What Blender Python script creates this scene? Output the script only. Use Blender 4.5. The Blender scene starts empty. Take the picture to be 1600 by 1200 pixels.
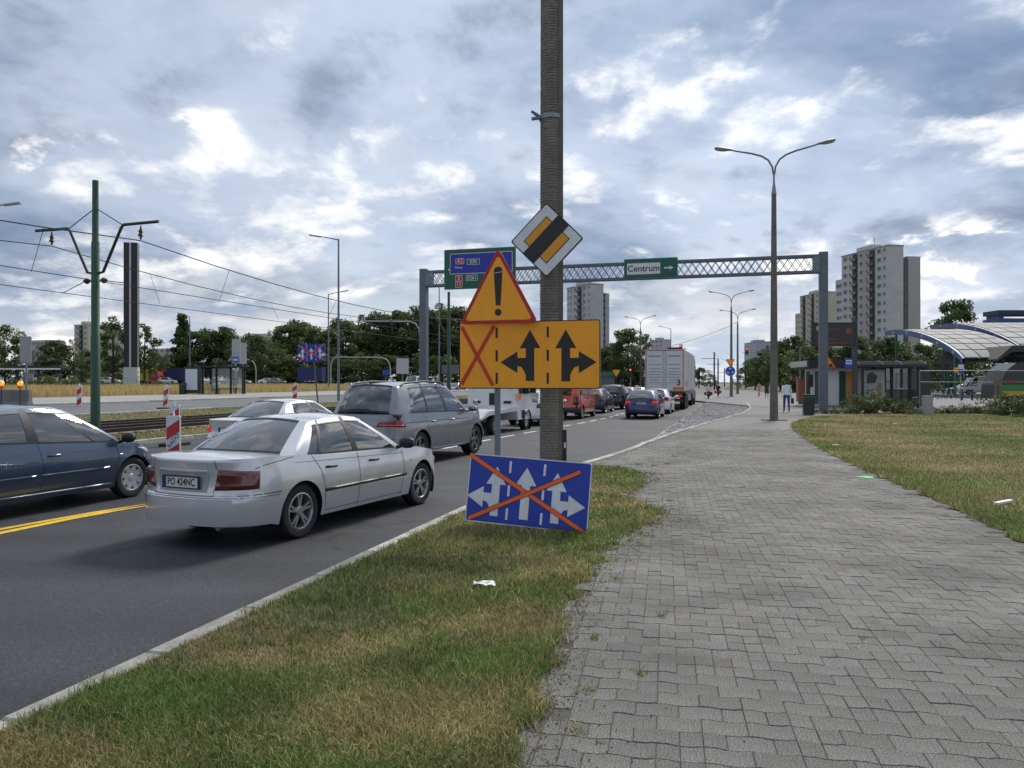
import bpy, bmesh, math, random
import numpy as np
from mathutils import Vector, Matrix
R = math.radians
random.seed(7); rng = np.random.default_rng(7)
scene = bpy.context.scene; COL = scene.collection

# ------------------------------------------------------------------ camera
cd = bpy.data.cameras.new('camera'); cam = bpy.data.objects.new('camera', cd); COL.objects.link(cam)
cd.sensor_width = 36; cd.lens = 27; cd.clip_end = 6000; cd.clip_start = .05
cd.shift_y = -3/1600
cam.location = (0, 0, 1.70); cam.rotation_euler = (R(90), 0, 0)
scene.camera = cam
scene.view_settings.view_transform = 'Standard'; scene.view_settings.look = 'None'
scene.view_settings.exposure = .28; scene.view_settings.gamma = 1
scene.cycles.use_denoising = True
scene.cycles.max_bounces = 6; scene.cycles.transparent_max_bounces = 12

# ------------------------------------------------------------------ sky with broken cloud
SUN_AZ, SUN_EL = 27, 42          # degrees right of the view axis, above the horizon
w = bpy.data.worlds.new('World'); scene.world = w; w.use_nodes = True
nt = w.node_tree; nt.nodes.clear()
def N(t, **k):
    n = nt.nodes.new(t)
    for a, b in k.items(): setattr(n, a, b)
    return n
def L(a, b): nt.links.new(a, b)
def mth(op, a, b=None, c=None, clamp=False):
    n = N('ShaderNodeMath', operation=op); n.use_clamp = clamp
    for i, x in enumerate((a, b, c)):
        if x is None: continue
        if isinstance(x, (int, float)): n.inputs[i].default_value = x
        else: L(x, n.inputs[i])
    return n.outputs[0]
def mix(f, a, b):
    n = N('ShaderNodeMix', data_type='RGBA')
    for i, x in ((0, f), (6, a), (7, b)):
        if isinstance(x, (int, float)): n.inputs[i].default_value = x
        elif isinstance(x, tuple): n.inputs[i].default_value = (*x, 1)
        else: L(x, n.inputs[i])
    return n.outputs[2]
def maprange(x, a, b, c=0., d=1., smooth=True):
    n = N('ShaderNodeMapRange'); n.interpolation_type = 'SMOOTHSTEP' if smooth else 'LINEAR'
    L(x, n.inputs[0])
    for i, q in enumerate((a, b, c, d)): n.inputs[i+1].default_value = q
    return n.outputs[0]
tc = N('ShaderNodeTexCoord'); sep = N('ShaderNodeSeparateXYZ'); L(tc.outputs['Generated'], sep.inputs[0])
zz = mth('ADD', mth('MAXIMUM', sep.outputs[2], 0.0), .30)
px = mth('DIVIDE', sep.outputs[0], zz); py = mth('DIVIDE', sep.outputs[1], zz)
cmb = N('ShaderNodeCombineXYZ'); L(px, cmb.inputs[0]); L(py, cmb.inputs[1])
def noise(vec, scale, detail, rough, off, dist=0.):
    mp = N('ShaderNodeMapping'); L(vec, mp.inputs[0]); mp.inputs['Location'].default_value = off
    n = N('ShaderNodeTexNoise'); L(mp.outputs[0], n.inputs['Vector'])
    n.inputs['Scale'].default_value = scale; n.inputs['Detail'].default_value = detail
    n.inputs['Roughness'].default_value = rough; n.inputs['Distortion'].default_value = dist
    return n.outputs[0]
OFF = (3.1, 1.7, 0); so_ = (.09*math.sin(R(SUN_AZ)), .09*math.cos(R(SUN_AZ)), 0)
big = noise(cmb.outputs[0], .85, 11, .57, OFF, .15)
big2 = noise(cmb.outputs[0], .85, 11, .57, (OFF[0]+so_[0], OFF[1]+so_[1], 0), .15)
mid = noise(cmb.outputs[0], .80, 9, .54, (8.9, 4.1, 2), .25)
fine = noise(cmb.outputs[0], 2.4, 11, .60, (1.3, 9.4, 5), .2)
rim = mth('SUBTRACT', big, big2)           # lit side of each cloud
sky = N('ShaderNodeTexSky', sky_type='NISHITA'); sky.sun_disc = False
sky.sun_elevation = R(SUN_EL); sky.sun_rotation = R(SUN_AZ); sky.air_density = 1.0; sky.dust_density = 1.5
# glow of the cloud deck around the veiled sun
sd = Vector((math.sin(R(SUN_AZ))*math.cos(R(SUN_EL)), math.cos(R(SUN_AZ))*math.cos(R(SUN_EL)), math.sin(R(SUN_EL))))
dotn = N('ShaderNodeVectorMath', operation='DOT_PRODUCT'); L(tc.outputs['Generated'], dotn.inputs[0]); dotn.inputs[1].default_value = sd
sunf = mth('POWER', mth('MAXIMUM', dotn.outputs['Value'], 0.), 6)
body = mix(maprange(mid, .42, .585), (1.5, 2.2, 3.45), (4.6, 5.35, 6.7))
body = mix(maprange(fine, .42, .66, 0, .45), body, (6.2, 6.9, 8.0))
body = mix(maprange(rim, .012, .085, 0, .95), body, (9.6, 9.6, 9.5))
body = mix(maprange(rim, -.012, -.10, 0, .75), body, (1.75, 2.2, 3.05))
puffm = mth('MULTIPLY', maprange(fine, .535, .60), maprange(big, .49, .56))
puff = mix(puffm, body, (10.2, 10.1, 9.9))
gap = mth('MULTIPLY', maprange(big, .40, .30), .55)
allc = mix(gap, puff, sky.outputs[0])
lowm = maprange(sep.outputs[2], .0, .19, 1, 0)
lowc = mix(maprange(fine, .40, .60), (6.2, 6.9, 7.9), (10.0, 9.5, 8.9))
allc = mix(mth('MULTIPLY', lowm, .72), allc, lowc)
gl = mth('ADD', mth('MULTIPLY', sunf, .35), .93)
vm = N('ShaderNodeVectorMath', operation='SCALE'); L(allc, vm.inputs[0]); L(gl, vm.inputs['Scale'])
bg = N('ShaderNodeBackground'); bg.inputs[1].default_value = .1; L(vm.outputs[0], bg.inputs[0])
wo = N('ShaderNodeOutputWorld'); L(bg.outputs[0], wo.inputs[0])

# ------------------------------------------------------------------ sun behind thin cloud
sl = bpy.data.lights.new('sun', 'SUN'); sl.energy = 2.6; sl.angle = R(14); sl.color = (1, .93, .83)
so = bpy.data.objects.new('sun', sl); COL.objects.link(so)
so.rotation_euler = (-sd).to_track_quat('-Z', 'Y').to_euler(); so.location = (0, 0, 50)

# ------------------------------------------------------------------ materials
MATS = {}
def mat(name, col, rough=.6, metal=0., var=0., scale=6., bump=0., bscale=60., spec=.5, coat=0., rand=0., emit=0., streak=0., attr=None, var2=None, dist=.012):
    if name in MATS: return MATS[name]
    m = bpy.data.materials.new(name); m.use_nodes = True; t = m.node_tree
    b = t.nodes['Principled BSDF']
    b.inputs['Base Color'].default_value = (*col, 1); b.inputs['Roughness'].default_value = rough
    b.inputs['Metallic'].default_value = metal; b.inputs['Specular IOR Level'].default_value = spec
    if coat: b.inputs['Coat Weight'].default_value = coat; b.inputs['Coat Roughness'].default_value = .04
    if emit: b.inputs['Emission Color'].default_value = (*col, 1); b.inputs['Emission Strength'].default_value = emit
    def nd(tp): return t.nodes.new(tp)
    cur = None
    co = nd('ShaderNodeTexCoord').outputs['Object']
    def noi(s, d=5, ro=.6):
        n = nd('ShaderNodeTexNoise'); t.links.new(co, n.inputs['Vector']); n.inputs['Scale'].default_value = s
        n.inputs['Detail'].default_value = d; n.inputs['Roughness'].default_value = ro; return n.outputs[0]
    def mul(c, f, lo, hi):      # c * range(f)
        mr = nd('ShaderNodeMapRange'); t.links.new(f, mr.inputs[0]); mr.inputs[1].default_value = .3; mr.inputs[2].default_value = .7
        mr.inputs[3].default_value = lo; mr.inputs[4].default_value = hi
        v = nd('ShaderNodeVectorMath'); v.operation = 'SCALE'
        if isinstance(c, tuple): v.inputs[0].default_value = c
        else: t.links.new(c, v.inputs[0])
        t.links.new(mr.outputs[0], v.inputs['Scale']); return v.outputs[0]
    c = col
    if attr:
        a = nd('ShaderNodeAttribute'); a.attribute_name = attr; c = a.outputs['Color']
    if var: c = mul(c, noi(scale), 1-var, 1+var)
    if var2: c = mul(c, noi(var2[0], 3, .7), 1-var2[1], 1+var2[1])
    if streak:
        mp = nd('ShaderNodeMapping'); t.links.new(co, mp.inputs[0]); mp.inputs['Rotation'].default_value = (0, 0, -math.atan2(.9604, .2785)); mp.inputs['Scale'].default_value = (.035, 1., 1.)
        n_ = nd('ShaderNodeTexNoise'); t.links.new(mp.outputs[0], n_.inputs['Vector']); n_.inputs['Scale'].default_value = 1.1; n_.inputs['Detail'].default_value = 4
        c = mul(c, n_.outputs[0], 1-streak, 1+streak)
        vo = nd('ShaderNodeTexVoronoi'); vo.feature = 'DISTANCE_TO_EDGE'; t.links.new(co, vo.inputs['Vector']); vo.inputs['Scale'].default_value = .16; vo.inputs['Randomness'].default_value = 1.
        wn = nd('ShaderNodeMath'); wn.operation = 'MULTIPLY_ADD'; t.links.new(noi(2.2, 6, .7), wn.inputs[0]); wn.inputs[1].default_value = .10; wn.inputs[2].default_value = -.05
        ad2 = nd('ShaderNodeMath'); ad2.operation = 'ADD'; t.links.new(vo.outputs[0], ad2.inputs[0]); t.links.new(wn.outputs[0], ad2.inputs[1])
        mr2 = nd('ShaderNodeMapRange'); t.links.new(ad2.outputs[0], mr2.inputs[0]); mr2.inputs[1].default_value = 0.; mr2.inputs[2].default_value = .006; mr2.inputs[3].default_value = .62; mr2.inputs[4].default_value = 1.
        v2 = nd('ShaderNodeVectorMath'); v2.operation = 'SCALE'; t.links.new(c, v2.inputs[0]); t.links.new(mr2.outputs[0], v2.inputs['Scale']); c = v2.outputs[0]
    if rand:
        oi = nd('ShaderNodeObjectInfo'); at = nd('ShaderNodeAttribute'); at.attribute_name = 'tone'
        ad = nd('ShaderNodeMath'); ad.operation = 'ADD'; t.links.new(oi.outputs['Random'], ad.inputs[0]); t.links.new(at.outputs['Fac'], ad.inputs[1])
        fr = nd('ShaderNodeMath'); fr.operation = 'FRACT'; t.links.new(ad.outputs[0], fr.inputs[0])
        c = mul(c, fr.outputs[0], 1-rand*.5, 1+rand*.5)
    if not isinstance(c, tuple): t.links.new(c, b.inputs['Base Color'])
    if bump:
        bp = nd('ShaderNodeBump'); bp.inputs['Strength'].default_value = bump; bp.inputs['Distance'].default_value = dist
        t.links.new(noi(bscale, 4), bp.inputs['Height']); t.links.new(bp.outputs[0], b.inputs['Normal'])
    MATS[name] = m; return m
def glass_mat(name, tint, refl=1.0):
    m = bpy.data.materials.new(name); m.use_nodes = True; t = m.node_tree; t.nodes.clear()
    tr = t.nodes.new('ShaderNodeBsdfTransparent'); tr.inputs[0].default_value = (*tint, 1)
    g = t.nodes.new('ShaderNodeBsdfGlossy'); g.inputs['Roughness'].default_value = .015
    f = t.nodes.new('ShaderNodeFresnel'); f.inputs[0].default_value = 1.55
    k = t.nodes.new('ShaderNodeMath'); k.operation = 'MULTIPLY_ADD'; t.links.new(f.outputs[0], k.inputs[0]); k.inputs[1].default_value = 2.1*refl; k.inputs[2].default_value = .08*refl
    k.use_clamp = True
    mx = t.nodes.new('ShaderNodeMixShader'); t.links.new(k.outputs[0], mx.inputs[0]); t.links.new(tr.outputs[0], mx.inputs[1]); t.links.new(g.outputs[0], mx.inputs[2])
    o = t.nodes.new('ShaderNodeOutputMaterial'); t.links.new(mx.outputs[0], o.inputs[0]); MATS[name] = m; return m

black = mat('black_plastic', (.012, .012, .013), .5)
rubber = mat('tyre_rubber', (.018, .018, .019), .8, var=.2)
darkgrey = mat('dark_grey', (.035, .037, .04), .55)
steel = mat('galvanised_steel', (.25, .28, .30), .45, .6, var=.12, scale=4)
steel_paint = mat('grey_painted_steel', (.16, .20, .235), .5, .2, var=.1, scale=3)
chrome = mat('chrome', (.75, .75, .76), .12, 1.)
alloy = mat('alloy_rim', (.42, .42, .43), .32, .85, var=.1, scale=20)
concrete = mat('concrete', (.33, .32, .30), .9, var=.18, scale=3, bump=.3, bscale=40, rand=.12)
white = mat('white_paint', (.78, .79, .80), .45)
wire_m = mat('wire', (.02, .02, .022), .5)
car_glass = glass_mat('car_glass', (.50, .56, .55))
clear_glass = glass_mat('clear_glass', (.72, .78, .78), .8)
dark_glass = glass_mat('dark_car_glass', (.10, .11, .12))
red_lens = mat('red_lens', (.10, .006, .006), .12, coat=1.)
red_lit = mat('lit_red_lens', (.60, .03, .02), .2, emit=.30)
orange_lit = mat('lit_amber', (1., .38, .04), .3, emit=.6)
clear_lens = mat('headlight_lens', (.6, .62, .64), .08, .3, coat=1.)
def paint(name, col, metal=.35, rough=.32): return mat(name, col, rough, metal, coat=1., var=.04, scale=2.5)

# ------------------------------------------------------------------ mesh helpers
class MB:
    def __init__(s): s.v = []; s.f = []; s.m = []
    def add(s, vs, fs, mi=0):
        o = len(s.v); s.v += [tuple(p) for p in vs]
        for f in fs: s.f.append(tuple(o+i for i in f)); s.m.append(mi)
        return s
    def box(s, c, d, mi=0, rz=0., M=None):
        hx, hy, hz = d[0]/2, d[1]/2, d[2]/2
        vs = [Vector((x, y, z)) for z in (-hz, hz) for y in (-hy, hy) for x in (-hx, hx)]
        if M is None: M = Matrix.Rotation(rz, 3, 'Z')
        c = Vector(c)
        return s.add([M @ p + c for p in vs], [(0, 2, 3, 1), (4, 5, 7, 6), (0, 1, 5, 4), (2, 6, 7, 3), (0, 4, 6, 2), (1, 3, 7, 5)], mi)
    def tube(s, pts, r, n=8, mi=0, cap=True, flat=None):
        pts = [Vector(p) for p in pts]; k = len(pts); rs = r if isinstance(r, (list, tuple)) else [r]*k
        o = len(s.v); ref = None
        for i, p in enumerate(pts):
            d = (pts[min(i+1, k-1)]-pts[max(i-1, 0)]).normalized()
            if ref is None:
                ref = Vector((0, 0, 1)) if abs(d.z) < .9 else Vector((1, 0, 0))
            a = d.cross(ref); a = a.normalized() if a.length > 1e-6 else Vector((1, 0, 0)); b = a.cross(d).normalized(); ref = b
            for j in range(n):
                an = 2*math.pi*(j+.5)/n; s.v.append(tuple(p+a*math.cos(an)*rs[i]+b*math.sin(an)*rs[i]))
        for i in range(k-1):
            for j in range(n):
                q = (j+1) % n; s.f.append((o+i*n+j, o+i*n+q, o+(i+1)*n+q, o+(i+1)*n+j)); s.m.append(mi)
        if cap:
            s.f.append(tuple(o+j for j in range(n))[::-1]); s.m.append(mi)
            s.f.append(tuple(o+(k-1)*n+j for j in range(n))); s.m.append(mi)
        return s
    def cyl(s, p0, p1, r0, r1=None, n=12, mi=0): return s.tube([p0, p1], [r0, r0 if r1 is None else r1], n, mi)
    def lathe(s, prof, n=24, axis='Z', c=(0, 0, 0), mi=0, closed=False):
        o = len(s.v); k = len(prof)
        for j in range(n):
            a = 2*math.pi*j/n
            for r, h in prof:
                p = (r*math.cos(a), r*math.sin(a), h) if axis == 'Z' else (r*math.cos(a), h, r*math.sin(a))
                s.v.append((p[0]+c[0], p[1]+c[1], p[2]+c[2]))
        for j in range(n):
            q = (j+1) % n
            for i in range(k if closed else k-1):
                i2 = (i+1) % k
                s.f.append((o+j*k+i, o+q*k+i, o+q*k+i2, o+j*k+i2)); s.m.append(mi)
        return s
    def grid(s, rows, mi=0, mis=None):
        o = len(s.v); nr = len(rows); nc = len(rows[0])
        for r in rows: s.v += [tuple(p) for p in r]
        for i in range(nr-1):
            for j in range(nc-1):
                s.f.append((o+i*nc+j, o+i*nc+j+1, o+(i+1)*nc+j+1, o+(i+1)*nc+j)); s.m.append(mi if mis is None else mis(i, j))
        return s
    def prism(s, poly, h0, h1, fn, mi=0):
        """2-D polygon (a,b) extruded h0..h1; fn(a,b,h)->xyz"""
        n = len(poly)
        vs = [fn(a, b, h0) for a, b in poly]+[fn(a, b, h1) for a, b in poly]
        fs = [tuple(range(n))[::-1], tuple(range(n, 2*n))]+[(i, (i+1) % n, n+(i+1) % n, n+i) for i in range(n)]
        return s.add(vs, fs, mi)
    def mesh(s, name, mats, smooth=None, merge=None):
        me = bpy.data.meshes.new(name); me.from_pydata(s.v, [], s.f)
        for m in (mats if isinstance(mats, (list, tuple)) else [mats]): me.materials.append(m)
        me.polygons.foreach_set('material_index', s.m)
        if merge or True:
            bm = bmesh.new(); bm.from_mesh(me)
            if merge: bmesh.ops.remove_doubles(bm, verts=bm.verts, dist=merge)
            bmesh.ops.recalc_face_normals(bm, faces=bm.faces) if s.recalc else None
            bm.to_mesh(me); bm.free()
        if smooth:
            me.shade_smooth(); me.set_sharp_from_angle(angle=R(smooth))
        me.update(); return me
    recalc = True
    def build(s, name, mats, parent=None, smooth=None, merge=None, loc=None):
        return obj(name, s.mesh(name, mats, smooth, merge), parent, loc)
def obj(name, me, parent=None, loc=None, rz=0.):
    o = bpy.data.objects.new(name, me); COL.objects.link(o)
    if parent is not None: o.parent = parent
    if loc is not None: o.location = loc
    if rz: o.rotation_euler = (0, 0, rz)
    return o
def tag(o, label=None, cat=None, group=None, kind=None):
    if label: o['label'] = label
    if cat: o['category'] = cat
    if group: o['group'] = group
    if kind: o['kind'] = kind
    return o
def thing(name, label, cat, loc=(0, 0, 0), rz=0., group=None):
    return tag(obj(name, None, None, loc, rz), label, cat, group)
def copy_tree(o, parent=None):
    c = o.copy(); COL.objects.link(c); c.parent = parent
    for ch in o.children: copy_tree(ch, c)
    return c
def dup(o, loc, rz=0., label=None, scale=None):
    c = copy_tree(o); c.location = loc; c.rotation_euler = (0, 0, rz)
    if label: c['label'] = label
    if scale: c.scale = scale if isinstance(scale, tuple) else (scale,)*3
    return c
def text_mesh(txt, size, m, thick=0., bold=0.):
    cu = bpy.data.curves.new('txt', 'FONT'); cu.body = txt; cu.size = size; cu.align_x = 'CENTER'; cu.align_y = 'CENTER'; cu.extrude = thick; cu.offset = bold
    cu.resolution_u = 3
    o = bpy.data.objects.new('txt', cu); COL.objects.link(o)
    dg = bpy.context.evaluated_depsgraph_get(); me = bpy.data.meshes.new_from_object(o.evaluated_get(dg))
    bpy.data.objects.remove(o); me.materials.clear(); me.materials.append(m); return me
def interp(x, pts):
    if x <= pts[0][0]: return pts[0][1]
    for (a, b), (c, d) in zip(pts, pts[1:]):
        if x <= c: return b+(d-b)*(x-a)/(c-a) if c > a else d
    return pts[-1][1]
def lerp(a, b, t): return a+(b-a)*t
# place given by picture ray at distance d:  X from column, Z from row (1600x1200 frame, 1200 px focal length)
def at(px, d, py=None, z=0.): return Vector(((px-800)/1200*d, d, z if py is None else 1.70-(py-597)/1200*d))
# road frame: u runs along the road, v to its left, origin at a near kerb stone
TD = Vector((.2785, .9604, 0)); NL = Vector((-.9604, .2785, 0)); K0 = Vector((-2.59, 3.88, 0))
ROAD_RZ = math.atan2(TD.y, TD.x)
def uv(u, v, z=0.): p = K0+TD*u+NL*v; return Vector((p.x, p.y, z))
def to_uv(p): d = Vector((p[0], p[1], 0))-K0; return d.dot(TD), d.dot(NL)
ORD = ['first', 'second', 'third', 'fourth', 'fifth', 'sixth', 'seventh', 'eighth', 'ninth', 'tenth', 'eleventh', 'twelfth', 'thirteenth', 'fourteenth', 'fifteenth', 'sixteenth']
def head(slope): return math.atan2(1, slope)
# ================================================================== the ground, roads, kerbs, paving
ZG = [(-3000, -.2), (13.35, -.2), (13.5, -.05), (16.2, -.07), (21.4, -.07), (25., .20), (32.6, .40), (33, .50), (41, .58), (60, .75), (140, 1.15), (4000, 1.3)]
def zg(v): return interp(v, ZG)
def ground_z(p): return zg(to_uv(p)[1])
grass_soil = mat('grass_soil', (.085, .082, .032), .95, var=.4, scale=.35, bump=.6, bscale=9, var2=(3., .3))
us = [-120, -20, 0, 20, 40, 60, 80, 100, 130, 170, 220, 300, 450, 700, 1200, 2500, 4500]
vs_ = [-3000, -800, -300, -120, -60, -20, -8, 0, 8, 13.35, 13.5, 16.2, 16.3, 21.3, 21.4, 23, 25., 32.6, 33, 37, 41, 50, 60, 80, 110, 140, 300, 800, 3000]
g = MB(); g.grid([[uv(u, v, zg(v)-.012) for v in vs_] for u in us])
tag(g.build('ground', grass_soil), kind='structure')
def sm(t): t = min(1, max(0, t)); return t*t*(3-2*t)
def kerb_v(u): return -1.05*sm((u-8)/11)
BAY = [(18.6, -1.05), (24, -1.6), (30.4, -2.4), (41.4, -3.94), (50, -4.5), (64, -4.55), (69, -4.2), (72.5, -2.8), (75, -1.06)]
def bay_v(u): return interp(u, BAY) if 18.6 <= u <= 75 else 9.
def strip(name, us, vl, vr, z, m, n=1, kind='structure'):
    b = MB(); b.grid([[uv(u, lerp(vr(u), vl(u), i/n), z(u, lerp(vr(u), vl(u), i/n)) if callable(z) else z) for i in range(n+1)] for u in us])
    return tag(b.build(name, m), kind=kind)
asphalt = mat('asphalt', (.038, .041, .048), .74, var=.18, scale=.55, bump=.7, bscale=150, spec=.4, var2=(75., .85), dist=.008, streak=.24)
asphalt_old = mat('worn_asphalt', (.125, .128, .138), .8, var=.14, scale=.4, bump=.3, bscale=120, var2=(60., .15))
paving_far = mat('paving_slabs', (.150, .145, .137), .85, var=.12, scale=.5, bump=.5, bscale=25, var2=(7., .12))
ulist = [-12+i*2 for i in range(16)]+[20+i*4 for i in range(30)]+[150, 200, 300, 500, 800]
strip('road', ulist, lambda u: 13.2, lambda u: kerb_v(u)+.0, -.14, asphalt, 6)
strip('second_road', [-60, 0, 40, 80, 120, 200, 400, 700], lambda u: 32.6, lambda u: 25., lambda u, v: zg(v)+.01, asphalt_old, 4)
strip('bus_stop_pavement', [-60, 0, 30, 60, 90, 130], lambda u: 42, lambda u: 32.85, lambda u, v: zg(v)+.06, mat('far_concrete', (.30, .29, .275), .9, var=.15, scale=.3), 4)
def pl(u): return min(kerb_v(u), bay_v(u))-.15
strip('pavement_base', [-12+i*1. for i in range(33)]+[21+i*1.5 for i in range(40)]+[90, 110, 140, 170], lambda u: pl(u), lambda u: -60, -.018, paving_far, 10)
strip('parking_bay', [18.6+i*1.4 for i in range(41)], lambda u: kerb_v(u)-.12, lambda u: min(bay_v(u), kerb_v(u)-.125), -.085, mat('sett_joint', (.09, .088, .083), .95), 1)
yard = mat('yard_asphalt', (.15, .15, .155), .85, var=.15, scale=.3)
b = MB(); b.grid([[Vector((x, y, -.006)) for x in (17, 40, 120)] for y in (49.5, 70, 110)])
tag(b.build('tram_station_yard', yard), kind='structure')
# painted lines ------------------------------------------------------
line_w = mat('road_marking_white', (.62, .62, .60), .7, var=.2, scale=8)
line_y = mat('road_marking_yellow', (.74, .47, .03), .65, var=.15, scale=3, var2=(22., .35))
marks = tag(obj('road_markings', None), kind='structure')
def paint_strip(pts, wd, m, z=-.135):
    b = MB(); rows = []
    for i, p in enumerate(pts):
        p = Vector((p[0], p[1], 0)); d = Vector((*pts[min(i+1, len(pts)-1)][:2], 0))-Vector((*pts[max(i-1, 0)][:2], 0)); d.normalize()
        nn = Vector((-d.y, d.x, 0)); rows.append([(*(p-nn*wd/2).xy, z), (*(p+nn*wd/2).xy, z)])
    b.grid(rows); return b.build('line', m, marks)
lane = [(-3.6, 16.5), (-.24, 25.8), (2.07, 31.8), (3.27, 34.8), (4.03, 37), (4.95, 39.6), (5.85, 42.8), (8.4, 51.5), (14.2, 71.5), (23, 102)]
def lane_at(y): return Vector((interp(y, [(q, p) for p, q in lane]), y))
y = 17.
while y < 95:
    paint_strip([lane_at(y), lane_at(y+.6), lane_at(y+1.25)], .13, line_w); y += 2.1 if y < 60 else 4
Y1 = [(-7.6, 6.4), (-6.95, 8.0), (-6.36, 9.65), (-5.9, 10.8), (-5.35, 11.75), (-4.6, 13.2)]
Y2 = [(-7.45, 5.9), (-6.9, 7.4), (-6.3, 9.1), (-5.93, 10.35), (-5.45, 11.5), (-4.72, 13.0)]
paint_strip(Y1, .12, line_y); paint_strip(Y2, .14, line_y)
paint_strip([(-7.5, 6.15), (-6.93, 7.7), (-6.33, 9.36)], .08, mat('old_white_line', (.33, .33, .33), .8, var=.25, scale=9))
# kerb stones ----------------------------------------------------------
kerb_m = mat('kerb_concrete', (.37, .355, .32), .9, var=.28, scale=5, bump=.5, bscale=60, rand=.35, var2=(38, .3))
def kerb_mesh(ln, wd, h):
    b = MB(); c = .012; hw, hl = wd/2, ln/2
    lv = [(hw, hl, -h), (hw, hl, -c), (hw-c, hl-c, 0)]
    for q in lv: b.v += [(-q[1], -q[0], q[2]), (q[1], -q[0], q[2]), (q[1], q[0], q[2]), (-q[1], q[0], q[2])]
    for k in range(2):
        for j in range(4): b.f.append((k*4+j, k*4+(j+1) % 4, k*4+4+(j+1) % 4, k*4+4+j)); b.m.append(0)
    b.f.append((8, 9, 10, 11)); b.m.append(0)
    return b.mesh('kerb_stone', kerb_m)
def kerb_row(name, fv, u0, u1, ln, wd, h, top):
    root = tag(obj(name, None), kind='structure'); me = kerb_mesh(ln-.016, wd, h); u = u0
    while u < u1:
        a = uv(u, fv(u)); c = uv(u+ln, fv(u+ln)); d = (c-a).normalized()*ln; m_ = a+d/2
        o = obj('kerb_stone', me, root, (m_.x, m_.y, (top(u) if callable(top) else top)+random.uniform(-.004, .004)), math.atan2(d.y, d.x)+random.uniform(-.006, .006))
        o.scale = (d.length/ln, 1, 1)
        u += ln
    return root
kerb_row('kerb', lambda u: kerb_v(u)-.075, -5, 18.5, 1., .15, .3, .006)
kerb_row('flush_kerb', lambda u: kerb_v(u)-.06, 18.5, 76, 1., .12, .3, -.105)
kerb_row('bay_kerb', lambda u: bay_v(u)-.07, 19., 74.5, 1., .14, .3, .008)
kerb_row('kerb_far', lambda u: kerb_v(u)-.075, 76, 130, 2., .15, .3, .006)
kerb_row('median_kerb', lambda u: 13.28, 0, 110, 2., .16, .3, .0)
kerb_row('second_road_kerb', lambda u: 24.9, 0, 110, 2., .2, .3, .27)
kerb_row('bus_stop_kerb', lambda u: 32.75, 0, 120, 2., .25, .3, .52)
# polygons of the two lawns -----------------------------------------------
LAWN_L = [(-3.0, .5), (-.6, .5), (-.45, 1.2), (-.2, 2.4), (.014, 3.38), (.12, 4.1), (.295, 5.06), (.5, 6.1), (.78, 7.2), (1.2, 8.4), (1.75, 9.4), (1.95, 10.2), (1.72, 11.1), (1.6, 11.7), (2.0, 12.1), (2.2, 13), (2.4, 14.3), (2.1, 15.3), (1.45, 16.0)]
for u in (12.5, 11, 9.5, 8, 6, 4, 2, 0, -2, -3): LAWN_L.append(tuple(uv(u, kerb_v(u)-.155).xy))
LAWN_R = [(4.3, 4.), (4.9, 6.2), (5.42, 8.13), (6, 10.6), (6.78, 14.8), (7.92, 19.8), (9.7, 26.2), (10.45, 28.7), (11.6, 31.8), (13.3, 35.2), (15.4, 38.5), (18.5, 41.5), (26, 44.5), (60, 44), (60, 3)]
def inpoly(x, y, poly):
    c = np.zeros(len(x), bool); n = len(poly)
    for i in range(n):
        x0, y0 = poly[i]; x1, y1 = poly[(i+1) % n]
        if y0 == y1: continue
        t = ((y0 > y) != (y1 > y)) & (x < (x1-x0)*(y-y0)/(y1-y0)+x0); c ^= t
    return c
def ragged(poly, amp, keep_from=None):
    o = []; n = len(poly)
    for i in range(n):
        a, b = Vector(poly[i]), Vector(poly[(i+1) % n]); k = max(1, int((b-a).length/.12)); nn = Vector((-(b-a).y, (b-a).x)).normalized() if (b-a).length > 0 else Vector((0, 0))
        for j in range(k):
            p = a.lerp(b, j/k)
            if not (keep_from is not None and i >= keep_from): p += nn*amp*(math.sin(p.x*11.3+p.y*7.1)*.5+math.sin(p.x*4.1-p.y*17.9)*.35+random.uniform(-.5, .5))
            o.append((p.x, p.y))
    return o
LAWN_L = ragged(LAWN_L, .07, len(LAWN_L)-11); LAWN_R = ragged(LAWN_R, .09, len(LAWN_R)-3)
def flat_poly(name, poly, z, m, kind='structure'):
    b = MB(); b.add([(x, y, z) for x, y in poly], [tuple(range(len(poly)))]); return tag(b.build(name, m), kind=kind)
lawn_soil = mat('lawn_soil', (.10, .078, .036), .95, var=.35, scale=1.1, bump=.7, bscale=30, var2=(14., .3))
flat_poly('verge_soil', LAWN_L, .004, lawn_soil); flat_poly('lawn_soil', LAWN_R, .006, lawn_soil)
# pavers --------------------------------------------------------------
paver_m = mat('paver_concrete', (.160, .155, .143), .88, var=.36, scale=.8, bump=.9, bscale=110, rand=.16, var2=(105., .8), spec=.35, dist=.008)
PW, PH = .218, .152; pc = Vector((.196, .98, 0)).normalized(); pr = Vector((pc.y, -pc.x, 0)); P0 = Vector((1.0, 3., 0))
def wave(t):          # t in cells
    t = t % 1.; A = .0125
    return interp(t, [(0, 0), (.28, 0), (.42, A), (.78, A), (.92, 0), (1, 0)])
def paver_outline(shift, x0=-.5, x1=.5):
    xs = [x0]+sorted(x for x in [k-shift for k in (-1, 0, 1, 2) for k in (k+.28, k+.42, k+.78, k+.92)] if x0 < x < x1)+[x1]
    xs = sorted(set(round(x, 4) for x in xs))
    g_ = .0017
    lo = [(x*PW + (g_ if x == x0 else -g_ if x == x1 else 0), -PH/2+wave(x+shift)+g_) for x in xs]
    hi = [(x*PW + (g_ if x == x0 else -g_ if x == x1 else 0), PH/2+wave(x+shift)-g_) for x in xs]
    return lo+hi[::-1]
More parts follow.
